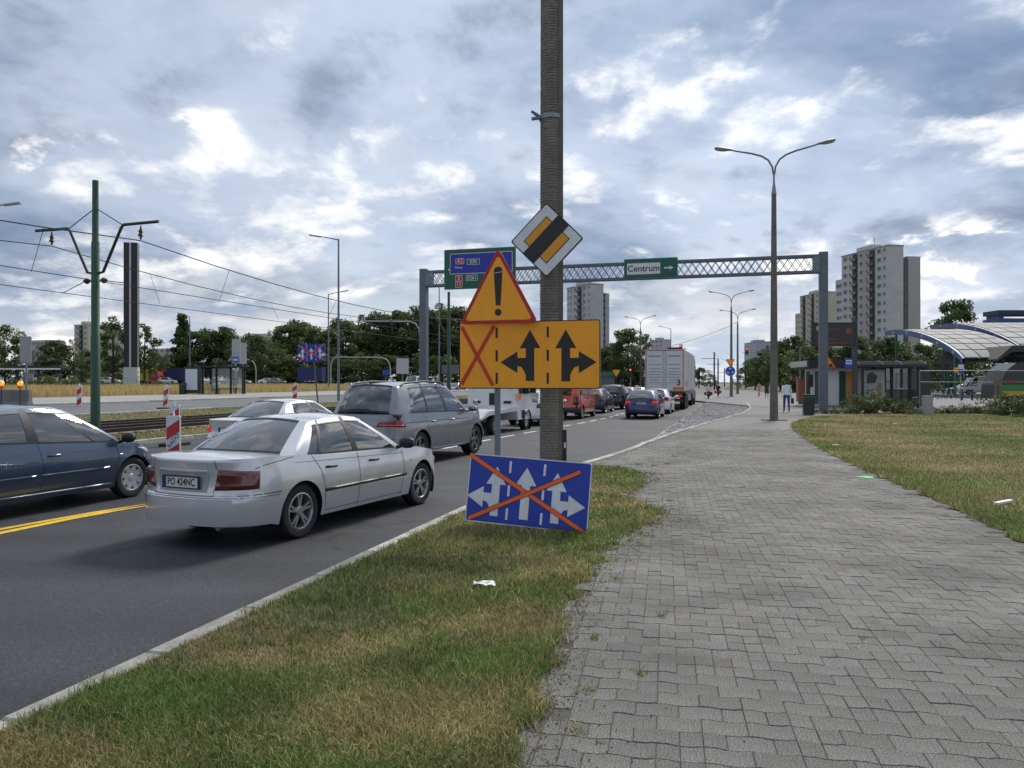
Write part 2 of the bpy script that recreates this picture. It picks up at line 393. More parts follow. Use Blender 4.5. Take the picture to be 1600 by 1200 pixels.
def paver_vf(shift, x0=-.5, x1=.5):
    o = paver_outline(shift, x0, x1); n = len(o); cx = sum(p[0] for p in o)/n; cy = sum(p[1] for p in o)/n
    k = .975
    vs = [(x, y, -.022) for x, y in o]+[(x, y, -.003) for x, y in o]+[(cx+(x-cx)*k, cy+(y-cy)*k, 0) for x, y in o]
    fs = [(i, (i+1) % n, n+(i+1) % n, n+i) for i in range(n)]+[(n+i, n+(i+1) % n, 2*n+(i+1) % n, 2*n+i) for i in range(n)]+[tuple(range(2*n, 3*n))]
    return vs, fs
PV = [paver_vf(.5), paver_vf(0.), paver_vf(.5, -.5, 0.), paver_vf(.5, 0., .5), paver_vf(0., -.5, 0.), paver_vf(0., 0., .5)]
PM = []
for vs, fs in PV:
    b = MB(); b.add(vs, fs); PM.append(b.mesh('paver', paver_m))
pavement = tag(obj('pavement', None), kind='structure')
strip('joint_sand', [-8+i*1. for i in range(34)], lambda u: pl(u)-.01, lambda u: -14, -.0052, mat('joint_sand', (.070, .066, .056), .95, var=.3, scale=2), 4)
cells = []
for j in range(-8, 185):
    for i in range(-65, 100):
        c = P0+pc*(j*PH)+pr*((i+(.5 if j % 2 else 0.))*PW); [cells.append((c.x, c.y, q)) for q in ((2+2*(j % 2), 3+2*(j % 2)) if random.random() < .38 else (j % 2,))]
ca = np.array(cells); X, Y = ca[:, 0], ca[:, 1]
jit = .10*np.sin(X*9.1+Y*4.3)+.08*np.sin(X*3.3-Y*11.7)
keep = (Y > 2.4) & (Y < 27.5) & (np.abs(X) < Y*.70+.6) & ~inpoly(X+jit+.02, Y, LAWN_L) & ~inpoly(X-jit*1.2, Y, LAWN_R)
uu = (X-K0.x)*TD.x+(Y-K0.y)*TD.y; vv = (X-K0.x)*NL.x+(Y-K0.y)*NL.y
edge = np.array([min(kerb_v(u), bay_v(u)) for u in uu]); keep &= vv < edge-.24
sel = ca[keep]; sel = sel[np.argsort(sel[:, 1])]
prz = math.atan2(pr.y, pr.x)
mb = MB(); mb.recalc = False; tones = []
for n_, (x, y_, ty) in enumerate(sel):
    tilt = (random.gauss(0, .007), random.gauss(0, .007), prz+random.gauss(0, .006)); dz = random.gauss(0, .0016)
    if n_ < 300:
        o = obj('paver', PM[int(ty)], pavement, (x, y_, dz)); o.rotation_euler = tilt
    else:
        vs, fs = PV[int(ty)]; M = Matrix.Rotation(tilt[2], 3, 'Z') @ Matrix.Rotation(tilt[0], 3, 'X') @ Matrix.Rotation(tilt[1], 3, 'Y')
        A = np.array(M) @ np.array(vs).T; A = A.T+np.array((x, y_, dz))
        mb.add(A.tolist(), fs); tones += [random.random()]*len(vs)
me = bpy.data.meshes.new('paving'); me.from_pydata(mb.v, [], mb.f); me.materials.append(paver_m)
at_ = me.attributes.new('tone', 'FLOAT', 'POINT'); at_.data.foreach_set('value', tones)
tag(obj('more_pavers', me, pavement), kind='stuff')
# granite setts of the parking bay ------------------------------------------
sett_m = mat('granite_sett', (.27, .27, .275), .8, var=.25, scale=3, rand=.9)
sv = []; sf = []; st = []
u = 18.9; row = 0
while u < 74:
    lo, hi = bay_v(u)+.0, kerb_v(u)-.13; v = lo+random.uniform(0, .08)
    while v < hi-.05:
        wv = random.uniform(.10, .15); c = uv(u+random.uniform(-.01, .01), v+wv/2); s_ = wv/2-.008; l_ = .062
        h = -.062+random.uniform(-.008, .008); o = len(sv)
        for (du, dv, z) in ((-l_, -s_, -.1), (l_, -s_, -.1), (l_, s_, -.1), (-l_, s_, -.1), (-l_*.75, -s_*.75, h), (l_*.75, -s_*.75, h), (l_*.75, s_*.75, h), (-l_*.75, s_*.75, h)):
            p = c+TD*du+NL*dv; sv.append((p.x, p.y, z))
        sf += [(o+4, o+5, o+6, o+7)]+[(o+i, o+(i+1) % 4, o+4+(i+1) % 4, o+4+i) for i in range(4)]; st += [random.random()]*8
        v += wv
    u += .14
me = bpy.data.meshes.new('setts'); me.from_pydata(sv, [], sf); me.materials.append(sett_m)
at_ = me.attributes.new('tone', 'FLOAT', 'POINT'); at_.data.foreach_set('value', st)
tag(obj('cobble_setts', me), 'grey granite setts paving the long parking bay beside the road', 'setts', kind='stuff')
# tram tracks ------------------------------------------------------------------
ballast = mat('ballast', (.050, .040, .033), .95, var=.4, scale=5, bump=1, bscale=25, var2=(30., .4), dist=.03)
strip('track_bed', [-40, 0, 40, 80, 160, 400], lambda u: 21.3, lambda u: 16.3, -.055, ballast, 2)
rail_m = mat('rusty_rail', (.055, .035, .026), .6, .3, var=.3, scale=4); railtop = mat('polished_rail', (.45, .44, .43), .3, .9)
sleeper_me = MB().box((0, 0, 0), (.24, 2.4, .12)).mesh('sleeper', mat('sleeper_concrete', (.16, .145, .125), .9, var=.3, scale=3))
for nm, vc, lb in (('tram_track', 17.3, 'rusty tram track nearer to the cars, with raised rails'), ('tram_track', 20.2, 'rusty tram track farther from the cars, beside the grass strip')):
    t = tag(obj(nm, None), lb, 'tram track')
    for s_ in (-1, 1):
        b = MB(); v0 = vc+s_*.72
        sec = [(-.07, -.05), (.07, -.05), (.02, 0.), (.03, .09), (.035, .13), (-.035, .13), (-.03, .09), (-.02, 0.)]
        rows = [[uv(u, v0+a, h) for a, h in sec+[sec[0]]] for u in (-40, 10, 20, 30, 40, 60, 90, 140, 300)]
        b.grid(rows, mis=lambda i, j: 1 if j == 4 else 0); b.build('rail', [rail_m, railtop], t)
    for k in range(64):
        p = uv(10+k*.65, vc); obj('sleeper', sleeper_me, t, (p.x, p.y, -.075), ROAD_RZ)

# ================================================================== grass as real blades
def blades(name, X, Y, Z, H, Wd, colr, label, kindmat, lean=.5, cat='grass'):
    n = len(X); az = rng.uniform(0, 2*np.pi, n); fa = rng.uniform(0, 2*np.pi, n); ln = rng.uniform(.1, 1., n)*lean
    dx, dy = np.cos(az), np.sin(az); wx, wy = np.cos(fa)*Wd/2, np.sin(fa)*Wd/2
    P = np.zeros((n, 5, 3))
    def setp(k, f, wf, sgn):
        P[:, k, 0] = X+dx*ln*H*f*f+sgn*wx*wf; P[:, k, 1] = Y+dy*ln*H*f*f+sgn*wy*wf; P[:, k, 2] = Z+H*f*(1-.25*ln*f)
    setp(0, 0, 1, -1); setp(1, 0, 1, 1); setp(2, .55, .85, -1); setp(3, .55, .85, 1); setp(4, 1, 0, 0)
    me = bpy.data.meshes.new(name); me.vertices.add(n*5); me.vertices.foreach_set('co', P.reshape(-1))
    base = (np.arange(n)*5)[:, None]
    lp = np.concatenate([base+np.array([0, 1, 3, 2]), base+np.array([2, 3, 4])], 1).reshape(-1)
    me.loops.add(len(lp)); me.loops.foreach_set('vertex_index', lp)
    ls = (np.arange(n)*7)[:, None]+np.array([0, 4]); me.polygons.add(2*n)
    me.polygons.foreach_set('loop_start', ls.reshape(-1)); 
    me.update(calc_edges=True); me.validate()
    ca_ = me.color_attributes.new('col', 'FLOAT_COLOR', 'POINT')
    cc = np.ones((n, 5, 4)); cc[:, :, :3] = colr[:, None, :]
    ca_.data.foreach_set('color', cc.reshape(-1)); me.materials.append(kindmat)
    return tag(obj(name, me), label, cat, kind='stuff')
def leafmat(name, rough=.6, transl=.35):
    m = bpy.data.materials.new(name); m.use_nodes = True; t = m.node_tree; b_ = t.nodes['Principled BSDF']
    a = t.nodes.new('ShaderNodeAttribute'); a.attribute_name = 'col'; t.links.new(a.outputs['Color'], b_.inputs['Base Color']); b_.inputs['Roughness'].default_value = rough
    b_.inputs['Specular IOR Level'].default_value = .3
    tl = t.nodes.new('ShaderNodeBsdfTranslucent'); t.links.new(a.outputs['Color'], tl.inputs[0])
    mx = t.nodes.new('ShaderNodeMixShader'); mx.inputs[0].default_value = transl; t.links.new(b_.outputs[0], mx.inputs[1]); t.links.new(tl.outputs[0], mx.inputs[2])
    t.links.new(mx.outputs[0], t.nodes['Material Output'].inputs[0]); return m
grass_m = leafmat('grass_blade')
GREEN = np.array([(.13, .215, .048), (.18, .265, .065), (.09, .165, .036), (.27, .32, .11)])
DRY = np.array([(.47, .39, .19), (.40, .32, .15), (.55, .47, .26), (.33, .28, .12)])
def lf(x, y, s, seed):
    r_ = np.random.default_rng(seed); o = np.zeros(len(x))
    for k in range(7):
        a = r_.uniform(0, 6.28); f = s*r_.uniform(.5, 2.2); o += np.sin((x*np.cos(a)+y*np.sin(a))*f+r_.uniform(0, 6.28))
    return o/3.2
def grass_col(X, Y, dry, s=1.2, seed=3, spread=.35):
    n = len(X); f = np.clip(dry+spread*lf(X, Y, s, seed)+rng.normal(0, .22, n), 0, 1); pick = rng.random(n) < f
    c = np.where(pick[:, None], DRY[rng.integers(0, 4, n)], GREEN[rng.integers(0, 4, n)])
    return c*rng.uniform(.42, 1.5, (n, 1))*(1+.18*np.clip(lf(X, Y, s*1.7, seed+5), -1, 1))[:, None]
def sample(poly, n, dmin=3.): # screen-even sampling (density ~ 1/d^1.6)
    xs = np.array([p[0] for p in poly]); ys = np.array([p[1] for p in poly]); out = []
    y0, y1 = max(dmin, ys.min()), ys.max(); tot = 0
    while tot < n:
        m = n*3; t = rng.random(m); a = 1.0-1.7; Yq = (y0**a+t*(y1**a-y0**a))**(1/a)
        Xq = rng.uniform(xs.min(), xs.max(), m); k = (np.abs(Xq) < Yq*.72+.5)
        # even density over x: weight by nothing
        Xq, Yq = Xq[k], Yq[k]; k = inpoly(Xq, Yq, poly); out.append(np.stack([Xq[k], Yq[k]], 1)); tot += k.sum()
    return np.concatenate(out)[:n].T
X, Y = sample(LAWN_L, 150000, 2.9)
X = X+rng.normal(0, .03, len(X)); Y = Y+rng.normal(0, .03, len(Y))
u_ = (X-K0.x)*TD.x+(Y-K0.y)*TD.y; v_ = (X-K0.x)*NL.x+(Y-K0.y)*NL.y
k = v_ < np.array([kerb_v(q) for q in u_])-.14; X, Y = X[k], Y[k]
pat = lf(X, Y, 2.0, 11); H = (.030+.034*rng.random(len(X)))*(1+.40*np.clip(pat, -1, 1))
bare = lf(X, Y, 3.1, 5) > .78; keep = ~bare | (rng.random(len(X)) < .35); X, Y, H = X[keep], Y[keep], H[keep]
blades('verge_grass', X, Y, np.full(len(X), .002), H, .0050*np.maximum(1, Y/5.), grass_col(X, Y, .42, 3.2, 11, .60), 'short dry green grass on the verge beside the road', grass_m, 1.2)
# taller tufts
cx, cy = sample(LAWN_L, 260, 3.); m_ = 46
X = (cx[:, None]+rng.normal(0, .045, (260, m_))).ravel(); Y = (cy[:, None]+rng.normal(0, .045, (260, m_))).ravel()
blades('verge_tufts', X, Y, np.zeros(len(X)), rng.uniform(.05, .095, len(X)), .0048*np.maximum(1, Y/6), grass_col(X, Y, .12, 2., 8, .1), 'taller green grass tufts scattered over the verge', grass_m, 1.2)
X, Y = sample(LAWN_R, 120000, 6.)
H = .030+.03*rng.random(len(X)); edge = np.clip(1-np.abs(X-np.interp(Y, [8.1, 14.8, 19.8, 26.2, 35], [5.4, 6.8, 7.9, 9.7, 13.3]))/1.3, 0, 1)
blades('lawn_grass', X, Y, np.full(len(X), .004), H*(1+.5*edge), .008*np.maximum(1, Y/11.), grass_col(X, Y, .60, 1.1, 21, .55)*(1-.0*edge[:, None]), 'dry mown lawn grass to the right of the paved path', grass_m, 1.2)
sel_ = rng.random(len(X)) < edge*.45; X2, Y2 = X[sel_], Y[sel_]
blades('lawn_edge_grass', X2+.05, Y2, np.zeros(len(X2)), rng.uniform(.05, .09, len(X2)), .007*np.maximum(1, Y2/11), grass_col(X2, Y2, .1, 1, 4, .1), 'greener longer grass along the edge of the lawn', grass_m, 1.)
# crumbs of soil, grit and dead grass along the edges
def crumbs(name, label, X, Y, Z, size, pal):
    n = len(X); d = rng.normal(0, 1, (n, 4, 3)); d /= np.linalg.norm(d, axis=2, keepdims=True); P = np.stack([X, Y, Z], 1)[:, None, :]+d*size[:, None, None]*np.array([1, 1, .6])
    me = bpy.data.meshes.new(name); me.vertices.add(n*4); me.vertices.foreach_set('co', P.reshape(-1)); lp = ((np.arange(n)*4)[:, None]+np.array([0, 1, 2, 0, 3, 1, 0, 2, 3, 1, 3, 2])).reshape(-1)
    me.loops.add(len(lp)); me.loops.foreach_set('vertex_index', lp); me.polygons.add(4*n); me.polygons.foreach_set('loop_start', np.arange(4*n)*3); me.update(calc_edges=True)
    ca_ = me.color_attributes.new('col', 'FLOAT_COLOR', 'POINT'); cc = np.ones((n, 4, 4)); cc[:, :, :3] = (pal[rng.integers(0, len(pal), n)]*rng.uniform(.6, 1.3, (n, 1)))[:, None, :]; ca_.data.foreach_set('color', cc.reshape(-1)); me.materials.append(grass_m); tag(obj(name, me), label, 'debris', kind='stuff')
EB = np.array([(.02, 3.4), (.295, 5.06), (.78, 7.2), (1.75, 9.4), (1.95, 10.2), (1.65, 11.4), (2.2, 13), (2.4, 14.3), (2.1, 15.3)])
ty = rng.uniform(3.0, 15.3, 5200); ex = np.interp(ty, EB[:, 1], EB[:, 0]); off_ = np.abs(rng.exponential(.11, len(ty)))*(1+.8*np.clip(lf(ex, ty, 3, 2), -1, 1)); SOIL = np.array([(.12, .09, .055), (.16, .125, .075), (.07, .055, .035), (.3, .25, .13)])
crumbs('edge_debris', 'soil crumbs and dead grass bits along the verge edge', ex+off_, ty, np.full(len(ty), .003), rng.uniform(.003, .010, len(ty))*np.maximum(1, ty/8), SOIL)
tu = rng.uniform(-3, 16, 2600); tv = np.array([kerb_v(q) for q in tu])+np.abs(rng.exponential(.05, len(tu)))+.01; gx, gy = K0.x+TD.x*tu+NL.x*tv, K0.y+TD.y*tu+NL.y*tv
crumbs('gutter_grit', 'fine grit lying in the gutter along the kerb', gx, gy, np.full(len(gx), -.137), rng.uniform(.003, .009, len(gx)), np.array([(.16, .15, .13), (.10, .09, .07), (.22, .2, .17)]))
k_ = rng.random(len(ty)) < .35; gx, gy = (ex+off_*1.1)[k_], ty[k_]
blades('edge_grass', gx, gy, np.full(len(gx), -.004), rng.uniform(.015, .05, len(gx)), .005*np.maximum(1, gy/6), grass_col(gx, gy, .6, 2., 12), 'stray grass blades creeping over the paving edge', grass_m, 1.5)
# weeds in the paving joints near the verge
wc = [(.42, 4.25), (.55, 5.1), (.66, 5.9), (.95, 7.3), (1.35, 8.1), (1.52, 8.5), (.30, 3.75), (.75, 4.5), (.9, 6.6), (2.25, 11.), (2.55, 13.4), (2.9, 15.6), (3.2, 15.9), (2.6, 15.8), (3.7, 17.5), (1.1, 5.6)]
X = np.concatenate([rng.normal(x, .03, 40) for x, y in wc]); Y = np.concatenate([rng.normal(y, .035, 40) for x, y in wc])
blades('joint_weeds', X, Y, np.full(len(X), -.01), rng.uniform(.02, .06, len(X)), .006*np.maximum(1, Y/7), grass_col(X, Y, .35, 2, 9), 'small weeds growing in the paving joints', grass_m, 1.3)
# median grass strips, tall dry field
def strip_pts(n, u0, u1, v0, v1, p=1.6):
    t = rng.random(n); a = 1-p; U = (u0**a+t*(u1**a-u0**a))**(1/a); V = rng.uniform(v0, v1, n)
    return K0.x+TD.x*U+NL.x*V, K0.y+TD.y*U+NL.y*V, V
for nm, lab, v0, v1 in (('median_grass', 'grass strip between the road and the tram tracks', 13.5, 16.2), ('median_grass_far', 'grass strip between the tram tracks and the far road', 21.5, 24.8)):
    X, Y, V = strip_pts(22000, 9, 90, v0, v1)
    blades(nm, X, Y, np.interp(V, *zip(*ZG)), rng.uniform(.05, .12, len(X)), .014*np.maximum(1, Y/25), grass_col(X, Y, .62, .7, 31), lab, grass_m, .9)
X, Y, V = strip_pts(60000, 18, 130, 43, 78, 1.2)
blades('dry_field', X, Y, np.interp(V, *zip(*ZG)), rng.uniform(.35, .85, len(X)), .04*np.maximum(1, Y/70), (DRY[rng.integers(0, 3, len(X))]*rng.uniform(.8, 1.3, (len(X), 1))*np.array([1.05, .95, .8])), 'tall dry golden grass on the field behind the bus stop', grass_m, .5)
X = X[:9000]; Y = Y[:9000]
# ================================================================== motor cars
def smooth_interp(x, pts): return interp(x, pts)
class Car:
    def __init__(s, name, label, loc, rz, pnt, p, group=None, detail=2):
        s.p = p; s.pnt = pnt; s.detail = detail; s.glass = p.get('glass', car_glass)
        s.root = thing(name, label, p.get('cat', 'car'), (loc[0], loc[1], loc[2] if len(loc) > 2 else -.14), rz, group)
        s.a, s.b = p['L']/2, p['W']/2
        s.xf = s.a-p['fo']; s.xr = s.xf-p['wb']; s.wr = p.get('wr', .31); s.ra = s.wr+p.get('gap', .045)
        s.zs = p.get('zs', .20); s.outline(); s.body(); s.greenhouse(); s.wheels(); s.under()
        s.fit()
    # plan outline, y >= 0, rear centre to front centre
    def hw(s, x):
        n = s.p.get('nR', 14) if x < 0 else s.p.get('nF', 7)
        return s.b*max(0., 1-min(1., abs(x/s.a))**n)**(1/2.2)
    def outline(s):
        p = s.p; nR, nF = p.get('nR', 14), p.get('nF', 7); fr = [0, .14, .28, .42, .54, .65, .74, .81, .87]
        rear = [(-s.a*(1-f**2.2)**(1/nR), s.b*f) for f in fr]; front = [(s.a*(1-f**2.2)**(1/nF), s.b*f) for f in fr][::-1]
        x0, x1 = rear[-1][0], front[0][0]; xs = set(np.round(np.arange(x0+.06, x1-.03, .13 if s.detail else .2), 4))
        for xa in (s.xr, s.xf):
            xs = {x for x in xs if abs(x-xa) > s.ra+.03}
            st = 10 if s.detail else 20
            for k in range(0, 181, st): xs.add(round(xa+s.ra*math.cos(R(k)), 4))
            xs.add(round(xa+s.ra+.004, 4)); xs.add(round(xa-s.ra-.004, 4))
        side = [(x, s.hw(x)) for x in sorted(xs) if x0 < x < x1]
        O = rear+side+front; s.O = []; S = 0
        for i, (x, y) in enumerate(O):
            x0_, y0_ = O[i-1] if i else (O[1][0], -O[1][1]); x2, y2 = O[i+1] if i < len(O)-1 else (O[-2][0], -O[-2][1])
            if x2-x0_ > 0 and abs(x) < s.a*.8: e = .03; tx, ty = 2*e, s.hw(x+e)-s.hw(x-e)
            else: tx, ty = x2-x0_, y2-y0_
            l = math.hypot(tx, ty) or 1; nx, ny = -ty/l, tx/l
            if i: S += math.hypot(x-O[i-1][0], y-O[i-1][1])
            s.O.append((S, x, y, nx, ny))
        s.Smax = S
    def ztop(s, x): return interp(x, s.p['top'])
    def zbot(s, x):
        for xa in (s.xr, s.xf):
            if abs(x-xa) <= s.ra+1e-4: return s.wr+math.sqrt(max(0, s.ra**2-(x-xa)**2))
        if x > s.xf: return interp(x, [(s.xf+s.ra, s.zs), (s.xf+s.ra+.1, s.p.get('zbf', .21)), (s.a, s.p.get('zbf', .21)+.02)])
        if x < s.xr: return interp(x, [(-s.a, s.p.get('zbr', .27)+.02), (s.xr-s.ra-.1, s.p.get('zbr', .27)), (s.xr-s.ra, s.zs)])
        return s.zs
    def inset(s, nx, z, x):
        p = s.p; sd = interp(z, p['side'])
        if nx == 0: return sd
        e = interp(z, p['rear'] if nx < 0 else p['front']); wgt = abs(nx)**1.6
        return sd*(1-wgt)+e*wgt
    def P(s, i, z, side=1, off=0.):
        S, x, y, nx, ny = s.O[i]; d = s.inset(nx, z, x)-off; return (x-nx*d, side*(y-ny*d), z)
    def PS(s, S, z, side=1, off=0.):
        O = s.O; S = min(max(S, 0), s.Smax)
        for i in range(len(O)-1):
            if S <= O[i+1][0]: break
        t = (S-O[i][0])/max(1e-9, O[i+1][0]-O[i][0]); x, y, nx, ny = (lerp(O[i][k], O[i+1][k], t) for k in (1, 2, 3, 4))
        d = s.inset(nx, z, x)-off; return (x-nx*d, side*(y-ny*d), z)
    def SX(s, x):
        for a, b_ in zip(s.O, s.O[1:]):
            if b_[1] >= x and b_[2] > s.b*.5 or b_ is s.O[-1]: return lerp(a[0], b_[0], (x-a[1])/max(1e-6, b_[1]-a[1]))
    def SY(s, y, front=False):
        O = s.O[::-1] if front else s.O
        for a, b_ in zip(O, O[1:]):
            if b_[2] >= y: return lerp(a[0], b_[0], (y-a[2])/max(1e-6, b_[2]-a[2]))
        return O[-1][0]
    def body(s):
        p = s.p; zmax = max(z for _, z in p['top']); lev = sorted(set([s.zs-.02+(zmax-s.zs+.04)*k/13 for k in range(14)]+p.get('lev', [])))
        m = MB()
        for side in (1, -1):
            rows = []
            for i, o in enumerate(s.O):
                zb, zt = s.zbot(o[1]), s.ztop(o[1]); zz_ = [min(max(z, zb), zt) for z in lev]; zz_[0] = zb; zz_[-1] = zt
                rows.append([s.P(i, z, side) for z in zz_])
            m.grid(rows)
            for xa in (s.xr, s.xf):                # arch return flange
                idx = [i for i, o in enumerate(s.O) if abs(o[1]-xa) <= s.ra+.003 and o[2] > s.b*.5]
                e = [Vector(rows[i][0]) for i in idx]; m.grid([e, [q-Vector((0, side*.09, -.004)) for q in e]], 1)
        # bonnet and boot lid strips
        cr = p.get('crown', .035); nn = 9
        for rng_ in (p.get('deck'), p.get('hood')):
            if rng_ is None: continue
            rows = []
            for i, o in enumerate(s.O):
                if not rng_[0]-1e-6 <= o[1] <= rng_[1]+1e-6: continue
                t = Vector(s.P(i, s.ztop(o[1]), 1)); c = cr*(o[2]/s.b)**2
                rows.append([(t.x, t.y*f, t.z+c*(1-abs(f)**2.6)) for f in [1-2*k/(nn-1) for k in range(nn)]])
            m.grid(rows)
        s.obody = m.build('body', [s.pnt, black], s.root, 32, .0004)
    def yb(s, x):                # belt half width
        best = min(range(len(s.O)), key=lambda i: abs(s.O[i][1]-x)+(9 if s.O[i][2] < s.b*.6 else 0))
        return abs(s.P(best, s.ztop(x))[1])-.004
    def zr(s, x): return interp(x, s.p['roof'])
    def hr(s, x):
        p = s.p; c = (p['xh']+p['xrh'])/2; h = (p['xh']-p['xrh'])/2; return p['hwroof']-.05*abs((x-c)/h)**3
    def side_pt(s, xb, xt, t, side, off=0.):
        y0, z0, y1, z1 = s.yb(xb), s.ztop(xb), s.hr(xt), s.zr(xt); bul = s.p.get('bulge', .03)*4*t*(1-t)
        return (lerp(xb, xt, t), side*(lerp(y0, y1, t)+bul+off), lerp(z0, z1, t)+off*.4)
    def greenhouse(s):
        p = s.p; cr = p.get('crown_roof', .05)
        pill = MB(); trim = MB(); gl = []
        t0, t1 = .05, p.get('t1', .90)
        for side in (1, -1):
            for (k, (a, b_)) in enumerate(zip(p['stops'], p['stops'][1:])):
                kind = p['cells'][k]; nx = 6; T = [0, .05, .2, .4, .6, .78, .90, .95, 1.]
                if kind == 'g':
                    T = [t0, .2, .4, .6, .78, t1]
                    gm = MB(); gm.grid([[s.side_pt(lerp(a[0], b_[0], i/nx), lerp(a[1], b_[1], i/nx), t, side, -.004) for t in T] for i in range(nx+1)])
                    gl.append(('side_window', gm))
                    for (u0, u1) in ((0, t0), (t1, 1)):
                        (trim if u0 == 0 or t1 > .9 else pill).grid([[s.side_pt(lerp(a[0], b_[0], i/nx), lerp(a[1], b_[1], i/nx), t, side, .002 if u0 == 0 else 0) for t in (u0, (u0+u1)/2, u1)] for i in range(nx+1)])
                    if t1 <= .9: trim.grid([[s.side_pt(lerp(a[0], b_[0], i/nx), lerp(a[1], b_[1], i/nx), t, side, .003) for t in (t1-.02, t1+.015)] for i in range(nx+1)])
                else:
                    (pill if kind == 'p' else trim).grid([[s.side_pt(lerp(a[0], b_[0], i/3), lerp(a[1], b_[1], i/3), t, side) for t in T] for i in range(4)])
        F = [-1+2*i/12 for i in range(13)]; Tg = [0, .06, .2, .4, .6, .8, .94, 1.]
        def ends(base_c, base_s, hx, sg, name):
            def pt(f, t, off=0.):
                zb = s.ztop(base_s)+p.get('crown', .035)*(1-abs(f)**2.6)*.9
                B = Vector((lerp(base_c, base_s, f*f), f*s.yb(base_s), zb if p.get('crowned', 1) else s.ztop(base_s)))
                Hd = Vector((hx+sg*.05*(1-f*f), f*s.hr(hx), s.zr(hx)+cr*(1-f*f)))
                q = B.lerp(Hd, t); q += Vector((sg*.5, 0, .5))*(p.get('wbul', .05)*4*t*(1-t))
                E = Vector(s.side_pt(base_s, hx, t, 1 if f > 0 else -1)); B1 = Vector((base_s, (1 if f > 0 else -1)*s.yb(base_s), s.ztop(base_s))); H1 = Vector((hx, (1 if f > 0 else -1)*s.hr(hx), s.zr(hx)))
                q1 = B1.lerp(H1, t)+Vector((sg*.5, 0, .5))*(p.get('wbul', .05)*4*t*(1-t)); q += (E-q1)*abs(f)**5
                return q+Vector((sg*off, 0, off))
            g_ = MB(); g_.grid([[pt(f, t, -.003) for t in Tg[1:-1]] for f in F[1:-1]]); gl.append((name, g_))
            for fr in ([F[0], -.93, F[1]], [F[-2], .93, F[-1]]): pill.grid([[pt(f, t) for t in Tg] for f in fr])
            for tt in ([0, .06], [.94, 1.]): trim.grid([[pt(f, t, .001) for t in tt] for f in F[1:-1]])
        ends(p['xw0'], p['stops'][0][0], p['xh'], 1, 'windscreen')
        if p.get('rear_glass', 1): ends(p['xr0'], p['stops'][-1][0], p['xrh'], -1, 'rear_window')
        rows = []
        for i in range(11):
            xl = lerp(p['xrh'], p['xh'], i/10)
            rows.append([Vector((xl+(.05*(1-f*f) if i == 10 else -.05*(1-f*f) if i == 0 else 0), f*s.hr(xl), s.zr(xl)+cr*(1-f*f))) for f in F])
        pill.grid(rows); pill.build('roof', s.pnt, s.root, 40, .002); trim.build('window_trim', black, s.root, 40)
        for nm, g_ in gl:
            gm = s.glass
            if nm == 'side_window' and p.get('side_glass'): gm = p['side_glass']
            g_.build(nm, gm, s.root, 60)
    def wheel_mesh(s):
        r = s.wr; wd = s.p.get('tw', .2); ri = r*s.p.get('rim', .66); h = wd/2
        t = MB(); t.lathe([(ri, -h*.9), (ri+.02, -h), (r*.93, -h*.98), (r*.985, -h*.8), (r, -h*.55), (r, h*.55), (r*.985, h*.8), (r*.93, h*.98), (ri+.02, h), (ri, h*.9)], 36 if s.detail else 18, 'Y', closed=True)
        tm = t.mesh('wheel', rubber, 35)
        m = MB(); m.lathe([(ri+.004, -h*.85), (ri+.004, h*.92), (ri-.012, h*.96), (ri-.022, h*.8), (ri-.03, -h*.3)], 36 if s.detail else 18, 'Y')
        m.lathe([(.0, -.01), (ri, -.01)], 24, 'Y', mi=1)
        st = s.p.get('spokes', (5, 'v')); ns = st[0]
        for k in range(ns):
            for dv in ((-.16, .16) if st[1] == 'v' else (0,)):
                a0 = 2*math.pi*k/ns+.3; w0, w1 = st[2] if len(st) > 2 else (.045, .030); w0 *= r/.31; w1 *= r/.31
                def q(rad, an, off, y): return (rad*math.cos(an)-off*math.sin(an), y, rad*math.sin(an)+off*math.cos(an))
                A = a0+dv*.55; B = a0+dv
                y0, y1 = h*.72, h*.78
                vs = [q(r*.1, A, -w0/2, y0), q(r*.1, A, w0/2, y0), q(ri-.012, B, w1/2, y1), q(ri-.012, B, -w1/2, y1)]
                m.add(vs+[(a_, b_-.035, c_) for a_, b_, c_ in vs], [(0, 1, 2, 3), (0, 4, 5, 1), (1, 5, 6, 2), (2, 6, 7, 3), (3, 7, 4, 0)])
        m.lathe([(0, h*.82), (r*.16, h*.80), (r*.2, h*.7), (r*.2, h*.3)], 16, 'Y')
        return tm, m.mesh('rim', [s.p.get('rimmat', alloy), black], 35)
    def wheels(s):
        tm, rm = s.wheel_mesh()
        for xa in (s.xr, s.xf):
            for side in (1, -1):
                o = obj('wheel', tm, s.root, (xa, side*(s.hw(xa)-s.p.get('tw', .2)/2-.035), s.wr), 0 if side > 0 else math.pi)
                obj('rim', rm, o)
    def under(s):
        m = MB(); z = s.zs+.03; a = s.a-.12; b_ = s.b-.30
        m.grid([[(x, y, z+(.06 if abs(x) > s.a-.4 else 0)) for y in (-b_, b_)] for x in (-a, -a+.4, a-.4, a)])
        for xa in (s.xr, s.xf):
            for side in (1, -1):
                arc = [(xa+(s.ra+.03)*math.cos(R(k)), s.wr+(s.ra+.03)*math.sin(R(k))) for k in range(-25, 206, 15)]
                y0, y1 = side*(s.hw(xa)-.05), side*(s.b-.36)
                m.grid([[(x, y0, z_) for x, z_ in arc], [(x, y1, z_) for x, z_ in arc]]); m.add([(x, y1, z_) for x, z_ in arc], [tuple(range(len(arc)))])
        for side in (1, -1):
            xs = [s.xr+s.ra, s.xf-s.ra]; m.add([(xs[0], side*(s.b-.3), z), (xs[1], side*(s.b-.3), z), (xs[1], side*(s.b-.07), s.zs+.005), (xs[0], side*(s.b-.07), s.zs+.005)], [(0, 1, 2, 3)])
